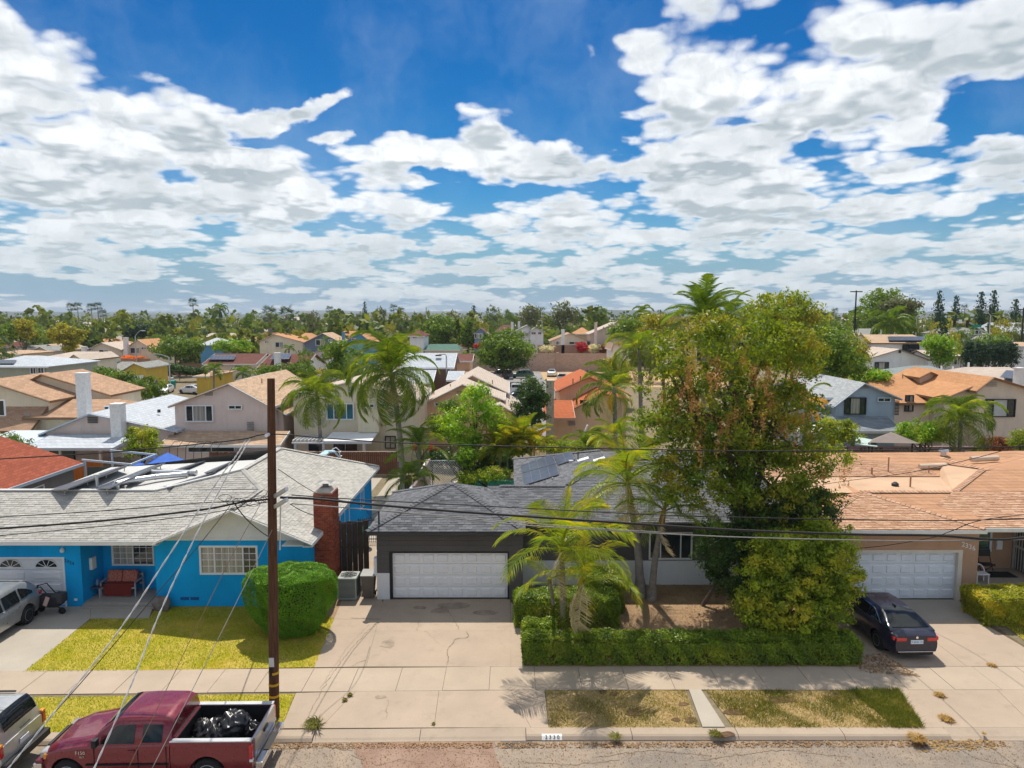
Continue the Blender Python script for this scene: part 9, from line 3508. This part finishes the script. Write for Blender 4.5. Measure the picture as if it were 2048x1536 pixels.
BM.node_tree.nodes['Principled BSDF'].inputs['Coat Weight'].default_value = .35
sp_sed = dict(L=4.64, W=1.83, H=1.39, wheels=(1.42, -1.38), r=.335, spokes=10, wid=[(-2.32, .80), (-2.1, .93), (-1.5, 1.0), (1.4, .98), (2.0, .92), (2.32, .72)],
    top=[(-2.32, .90), (-2.2, .98), (-1.95, 1.03), (-1.0, 1.02), (.8, .98), (1.2, .95), (1.9, .82), (2.32, .58)], bot=[(-2.32, .30), (-1.9, .20), (1.8, .18), (2.32, .24)],
    belt=[(-2.32, .86), (-1.9, .94), (-1.0, .93), (.9, .88), (2.0, .74), (2.32, .52)], gh=(-2.05, -.80, .25, 1.15), tumble=.66, pr=1.0,
    side_glass=[(-1.52, -.55, .10, lambda x: .90 - .75 * max(0, (-x - .7)) / .85), (-.48, .62, .06, lambda x: .90 - .25 * max(0, x - .3) / .35)], chrome=True)
sd = car('sedan_car', 'shiny black sedan seen from behind on the driveway of the tan house', 'car', (14.0, 26.0, .01), math.pi / 2 + R(1.5), sp_sed, BM)
bits(sd, [('tail_light', M_tail, [(-2.335, -2.15, .36, .72, .71, .84), (-2.27, -2.05, .60, .80, .72, .85)]), ('license_plate', M_trim, [(-2.345, -2.325, -.22, .22, .62, .76)]), ('bumper_trim', M_chrome, [(-2.36, -2.30, -.66, .66, .335, .355)]),
   ('diffuser', M_blackp, [(-2.33, -2.24, -.6, .6, .22, .33)]), ('door_handle', BM, [(-.75, -.55, .905, .93, .78, .81), (.25, .45, .90, .925, .76, .79)]), ('mirror', BM, [(.80, .95, .92, 1.08, .88, 1.0)]),
   ('antenna', BM, [(-.95, -.75, -.03, .03, 1.38, 1.46)])])
g = MB()
g.lathe((-2.325, 0, .85), [(.045, 0), (.045, -.015)], 16, 0, 'x')
g.build('emblem', M_chrome, sd, rel=False)
text_mesh('plate_text', '7 BMK 75', (-2.352, 0, .655), (math.pi / 2, 0, -math.pi / 2), .10, M_blue, sd, .002)
def quick(kind, label, px, py, rz, col, cat='car', group='cars on the back streets', sz=1.0):
 base = dict(sedan=sp_sed, suv=sp_suv, cross=sp_cross)[kind]
 p = G(px, py, 0)
 pm = MC.get('far_' + str(col)) or carpaint('far_' + str(col), col, .2, .35)
 c = car({'sedan': 'parked_car', 'suv': 'parked_suv', 'cross': 'parked_car'}[kind], label, cat, (p.x, p.y, 0), rz, {**base, 'chrome': False}, pm, group, False)
 c.scale = (sz, sz, sz)
 return c
Wc, Dc, Bc = (.72, .73, .74), (.09, .09, .095), (.02, .022, .03)
quick('cross', 'white suv parked beside the back street lamp', 318, 767, math.pi, Wc)
quick('suv', 'teal green van parked left of the white suv', 293, 773, math.pi, (.02, .17, .15), 'van')
quick('sedan', 'white car facing the viewer below the white suv', 330, 786, -math.pi / 2 + .2, Wc)
quick('sedan', 'white car at the end of the row below the white suv', 385, 787, 2.7, Wc)
quick('suv', 'dark grey van on the central back street', 1000, 758, math.pi, Dc, 'van', sz=1.05)
quick('cross', 'white pickup like car in front of the dark grey van', 977, 767, math.pi - .1, Wc)
quick('cross', 'rounded dark green car right of the dark grey van', 1043, 756, math.pi, (.03, .10, .07))
quick('sedan', 'white sedan facing away on the central street', 1104, 752, math.pi / 2 - .1, Wc)
quick('suv', 'white truck seen from behind near the white sedan', 1124, 766, math.pi / 2 - .1, Wc, 'truck')
quick('sedan', 'black sedan side on at the edge of the dirt lot', 1177, 754, .1, Bc)
quick('suv', 'white van in the driveway left of the dark glossy tree', 1032, 790, math.pi / 2, Wc, 'van')
quick('cross', 'dark blue car below the white van', 1033, 806, math.pi / 2, (.03, .10, .22))
quick('sedan', 'red car at the right edge below the dark conifers', 2046, 738, math.pi / 2, (.45, .03, .03))
g = MB()
for k, (px, c_) in enumerate(((308, (.01, .03, .30)), (345, (.01, .25, .20)))):
 p = G(px, 777)
 g = MB()
 g.add([(p.x - .35, p.y - .35, 0), (p.x + .35, p.y - .35, 0), (p.x + .35, p.y + .35, 0), (p.x - .35, p.y + .35, 0), (p.x - .45, p.y - .45, 1.25), (p.x + .45, p.y - .45, 1.25), (p.x + .45, p.y + .45, 1.35), (p.x - .45, p.y + .45, 1.35)],
   [(3, 2, 1, 0), (4, 5, 6, 7), (0, 1, 5, 4), (1, 2, 6, 5), (2, 3, 7, 6), (3, 0, 4, 7)])
 tag(g.build('wheeled_bin', mat('bin_%d' % k, c_, .5)), ['dark blue wheeled bin beside the teal van', 'teal wheeled bin right of the street lamp'][k], 'bin')
up = thing('utility_pole', 'tall dark brown wooden utility pole rising behind the maroon pickup', 'utility pole', (-7.12, 20.2, 0))
M_pole = wood('pole_wood', (.115, .055, .030), (10, 10, .5), .85, .4, .6)
g = MB()
pt = A(542, 757, 20.2)
pb = Vector((-7.12, 20.2, -.1))
g.tube([pb, pb.lerp(pt, .25), pb.lerp(pt, .5), pb.lerp(pt, .75), pt], [.15, .142, .132, .12, .105], 16)
g.build('pole', M_pole, up, angle=50)
M_yel = paint('pole_yellow', (.62, .36, .02))
def pole_at(py):
 for i in range(200):
  p = pb.lerp(pt, i / 200)
  v = Vector(p) - Vector((0, 0, CAMH))
  zz = v.y * cp - v.z * sp
  if 768 - F * (v.y * sp + v.z * cp) / zz < py:
   return p
 return pt
for py in (1349, 1372, 1393):
 p = pole_at(py)
 g = MB()
 g.tube([p, p + Vector((0, 0, .07))], .156, 16)
 g.build('band', M_yel, up)
p = pole_at(1322)
g = MB()
g.box(p.x - .09, p.x + .06, p.y - .165, p.y - .155, p.z - .14, p.z + .14)
g.build('notice', paint('notice_white', (.62, .62, .62)), up)
g = MB()
g.box(p.x - .09, p.x - .01, p.y - .163, p.y - .155, p.z - .42, p.z - .18)
g.build('tag', M_black, up)
for i, py in enumerate((985, 1008)):
 p = pole_at(py + 6)
 g = MB()
 g.bar((p.x + .1, p.y - .06, p.z - .02), (p.x + .58, p.y - .12 - .35, p.z + .30), .1, .1)
 g.build('bracket', M_galv, up)
p = pole_at(868)
g = MB()
g.tube([(p.x - .05, p.y - .1, p.z), (p.x - .05, p.y - .3, p.z)], .05, 8)
g.build('insulator', M_trim, up)
p = pole_at(1030)
g = MB()
g.bar((p.x + .35, p.y - .3, p.z + .35), (p.x + .25, p.y - .2, p.z - 1.0), .03, .03)
g.build('brace', M_galv, up)
M_wire = mat('wire_black', (.022, .020, .020), .6)
M_wireg = mat('wire_grey', (.28, .27, .26), .5)
M_wirew = mat('wire_white', (.62, .61, .60), .6)
def smooth_path(P, n=6):
 out = []
 for i in range(len(P) - 1):
  p0, p1, p2, p3 = P[max(i - 1, 0)], P[i], P[i + 1], P[min(i + 2, len(P) - 1)]
  for k in range(n):
   t = k / n
   out.append(.5 * ((2 * p1) + (p2 - p0) * t + (2 * p0 - 5 * p1 + 4 * p2 - p3) * t * t + (3 * p1 - p0 - 3 * p2 + p3) * t ** 3))
 out.append(P[-1])
 return out
def wire(label, pts, r, m=None, Y=20.1, extra=0, name='wire'):
 """pts: photo points, or photo points with a depth (px, py, Y)"""
 P = [A(p[0], p[1], p[2] if len(p) > 2 else Y) for p in pts]
 P = smooth_path(P)
 g = MB()
 g.tube(P, r, 6)
 o = g.build(name, m or M_wire, smooth=True)
 return tag(o, label, 'cable')
wire('highest thin cable crossing the whole photo at pole height', [(-40, 922), (0, 918), (200, 906), (400, 888), (487, 878), (541, 868), (660, 877), (790, 885), (1000, 892), (1300, 899), (1536, 902), (1800, 900), (2048, 893), (2100, 891)], .018)
wire('thin upper cable of the three right of the pole', [(583, 990, 19.8), (735, 1000), (1045, 1016), (1300, 1029), (1536, 1036), (1700, 1039), (1900, 1041), (2100, 1036)], .016, M_wire)
wire('thick black cable sagging across the garage roofs', [(560, 995, 19.9), (620, 997), (735, 1008), (900, 1022), (1100, 1036), (1250, 1046), (1400, 1056), (1536, 1063), (1720, 1069), (1870, 1071), (1990, 1079), (2048, 1075), (2100, 1070)], .036)
wire('lower grey cable of the three right of the pole', [(583, 1007, 19.8), (735, 1019), (860, 1032), (1045, 1050), (1200, 1060), (1400, 1071), (1536, 1076), (1750, 1081), (1900, 1081), (2100, 1078)], .016, M_wireg)
wire('second low grey cable beside the thick black cable', [(583, 1008, 19.8), (650, 1012), (860, 1029), (1000, 1042), (1180, 1056), (1320, 1064)], .013, M_wireg)
wire('upper thin cable left of the pole over the blue house roof', [(-40, 1037), (0, 1034), (200, 1022), (400, 1006), (480, 1002), (541, 992)], .014)
wire('thick cable left of the pole over the blue house roof', [(-40, 1060), (0, 1057), (200, 1042), (400, 1020), (480, 1005), (541, 998)], .03)
wire('lowest thin cable left of the pole over the blue house roof', [(-40, 1075), (0, 1071), (200, 1053), (400, 1029), (480, 1014), (541, 1003)], .012)
wire('short cable from the pole down to the tan house eave', [(2048, 888, 20), (1955, 915, 24), (1820, 945, 28), (1670, 965, 31), (1560, 985, 33)], .012)
wire('thin dark cable crossing above the tan garage number', [(2100, 1024, 20), (1965, 1040, 20), (1900, 1063, 21), (1850, 1078, 22), (1712, 1097, 26), (1500, 1105, 29)], .012)
wire('service cable drooping from the pole to the blue house gable', [(466, 1003, 20.1), (490, 1035, 22), (520, 1062, 25), (545, 1078, 27.3)], .018)
wire('service cable from the cable bundle down to the dark garage mast', [(580, 1008, 20), (620, 1028, 22), (700, 1048, 26), (758, 1022, 28.9)], .012)
wire('thin cable between the pole and the brick chimney roof edge', [(556, 938, 20.3), (640, 990, 23), (720, 1010, 25), (745, 1040, 27)], .010)
g = MB()
pr2 = random.Random(3)
for i in range(7):
 P = []
 c0_ = Vector((450 + i * 14, 1000 + pr2.uniform(-8, 8), 0))
 for t in range(13):
  a = t / 12 * math.pi * 2
  P.append(A(c0_.x + 13 * math.cos(a) * pr2.uniform(.9, 1.1), c0_.y + 7 * math.sin(a), 20.1 + .05 * math.sin(a * 2)))
 g.tube(P, .008, 5)
o = g.build('cable_loops', M_wire, smooth=True)
tag(o, 'tangle of thin cable loops left of the pole over the blue house roof', 'cable')
wire('thin diagonal cable from the bundle down across the blue porch to the street', [(460, 1012, 20.1), (390, 1100, 19.0), (320, 1180, 18.0), (180, 1345, 16.2), (60, 1480, 15.0), (-10, 1560, 14.3)], .011)
wire('thin brown cable falling from the pole across the lawn left of the pickup roof', [(545, 965, 20.2), (470, 1100, 18.6), (400, 1240, 17.2), (330, 1385, 15.8), (255, 1540, 14.6)], .009, mat('wire_brown', (.20, .12, .07), .7))
wire('thin grey cable falling from the pole across the pickup bed', [(549, 1050, 20.2), (500, 1150, 19.0), (420, 1310, 17.2), (300, 1545, 15.0)], .010, M_wireg)
def twisted(label, pts, r):
 P = smooth_path([A(*p) for p in pts], 30)
 root = MB()
 for ph in (0, math.pi):
  Q = []
  for i, p in enumerate(P):
   d = (P[min(i + 1, len(P) - 1)] - P[max(i - 1, 0)]).normalized()
   s = d.cross(Vector((0, 1, 0))).normalized()
   u = s.cross(d)
   a = i * .55 + ph
   Q.append(p + s * math.cos(a) * r * .9 + u * math.sin(a) * r * .9)
  root.tube(Q, r * .75, 5)
 o = root.build('service_cable', M_wirew, smooth=True)
 tag(o, label, 'cable', 'twisted white service cables')
twisted('left twisted white service cable coming down across the blue house and lawn', [(492, 880, 20.1), (470, 915, 19.6), (440, 955, 19.2), (335, 1115, 17.6), (235, 1265, 16.2), (120, 1410, 15), (10, 1545, 14)], .014)
twisted('right twisted white service cable coming down in front of the maroon pickup', [(500, 878, 20.1), (478, 915, 19.6), (455, 950, 19.2), (385, 1085, 17.8), (320, 1225, 16.6), (262, 1370, 15.4), (185, 1545, 14.2)], .014)
g = MB()
g.box(-6800, 6800, -70, 5700, -1.3, 76)
hz_m = bpy.data.materials.new('haze')
hz_m.use_nodes = True
hz_m.node_tree.nodes.clear()
hv = hz_m.node_tree.nodes.new('ShaderNodeVolumePrincipled')
hv.inputs['Color'].default_value = (.80, .88, 1, 1)
hv.inputs['Density'].default_value = .00014
ho = hz_m.node_tree.nodes.new('ShaderNodeOutputMaterial')
hz_m.node_tree.links.new(hv.outputs[0], ho.inputs['Volume'])
o = g.build('haze', hz_m)
tag(o, 'thin bluish haze over the valley', kind='stuff')
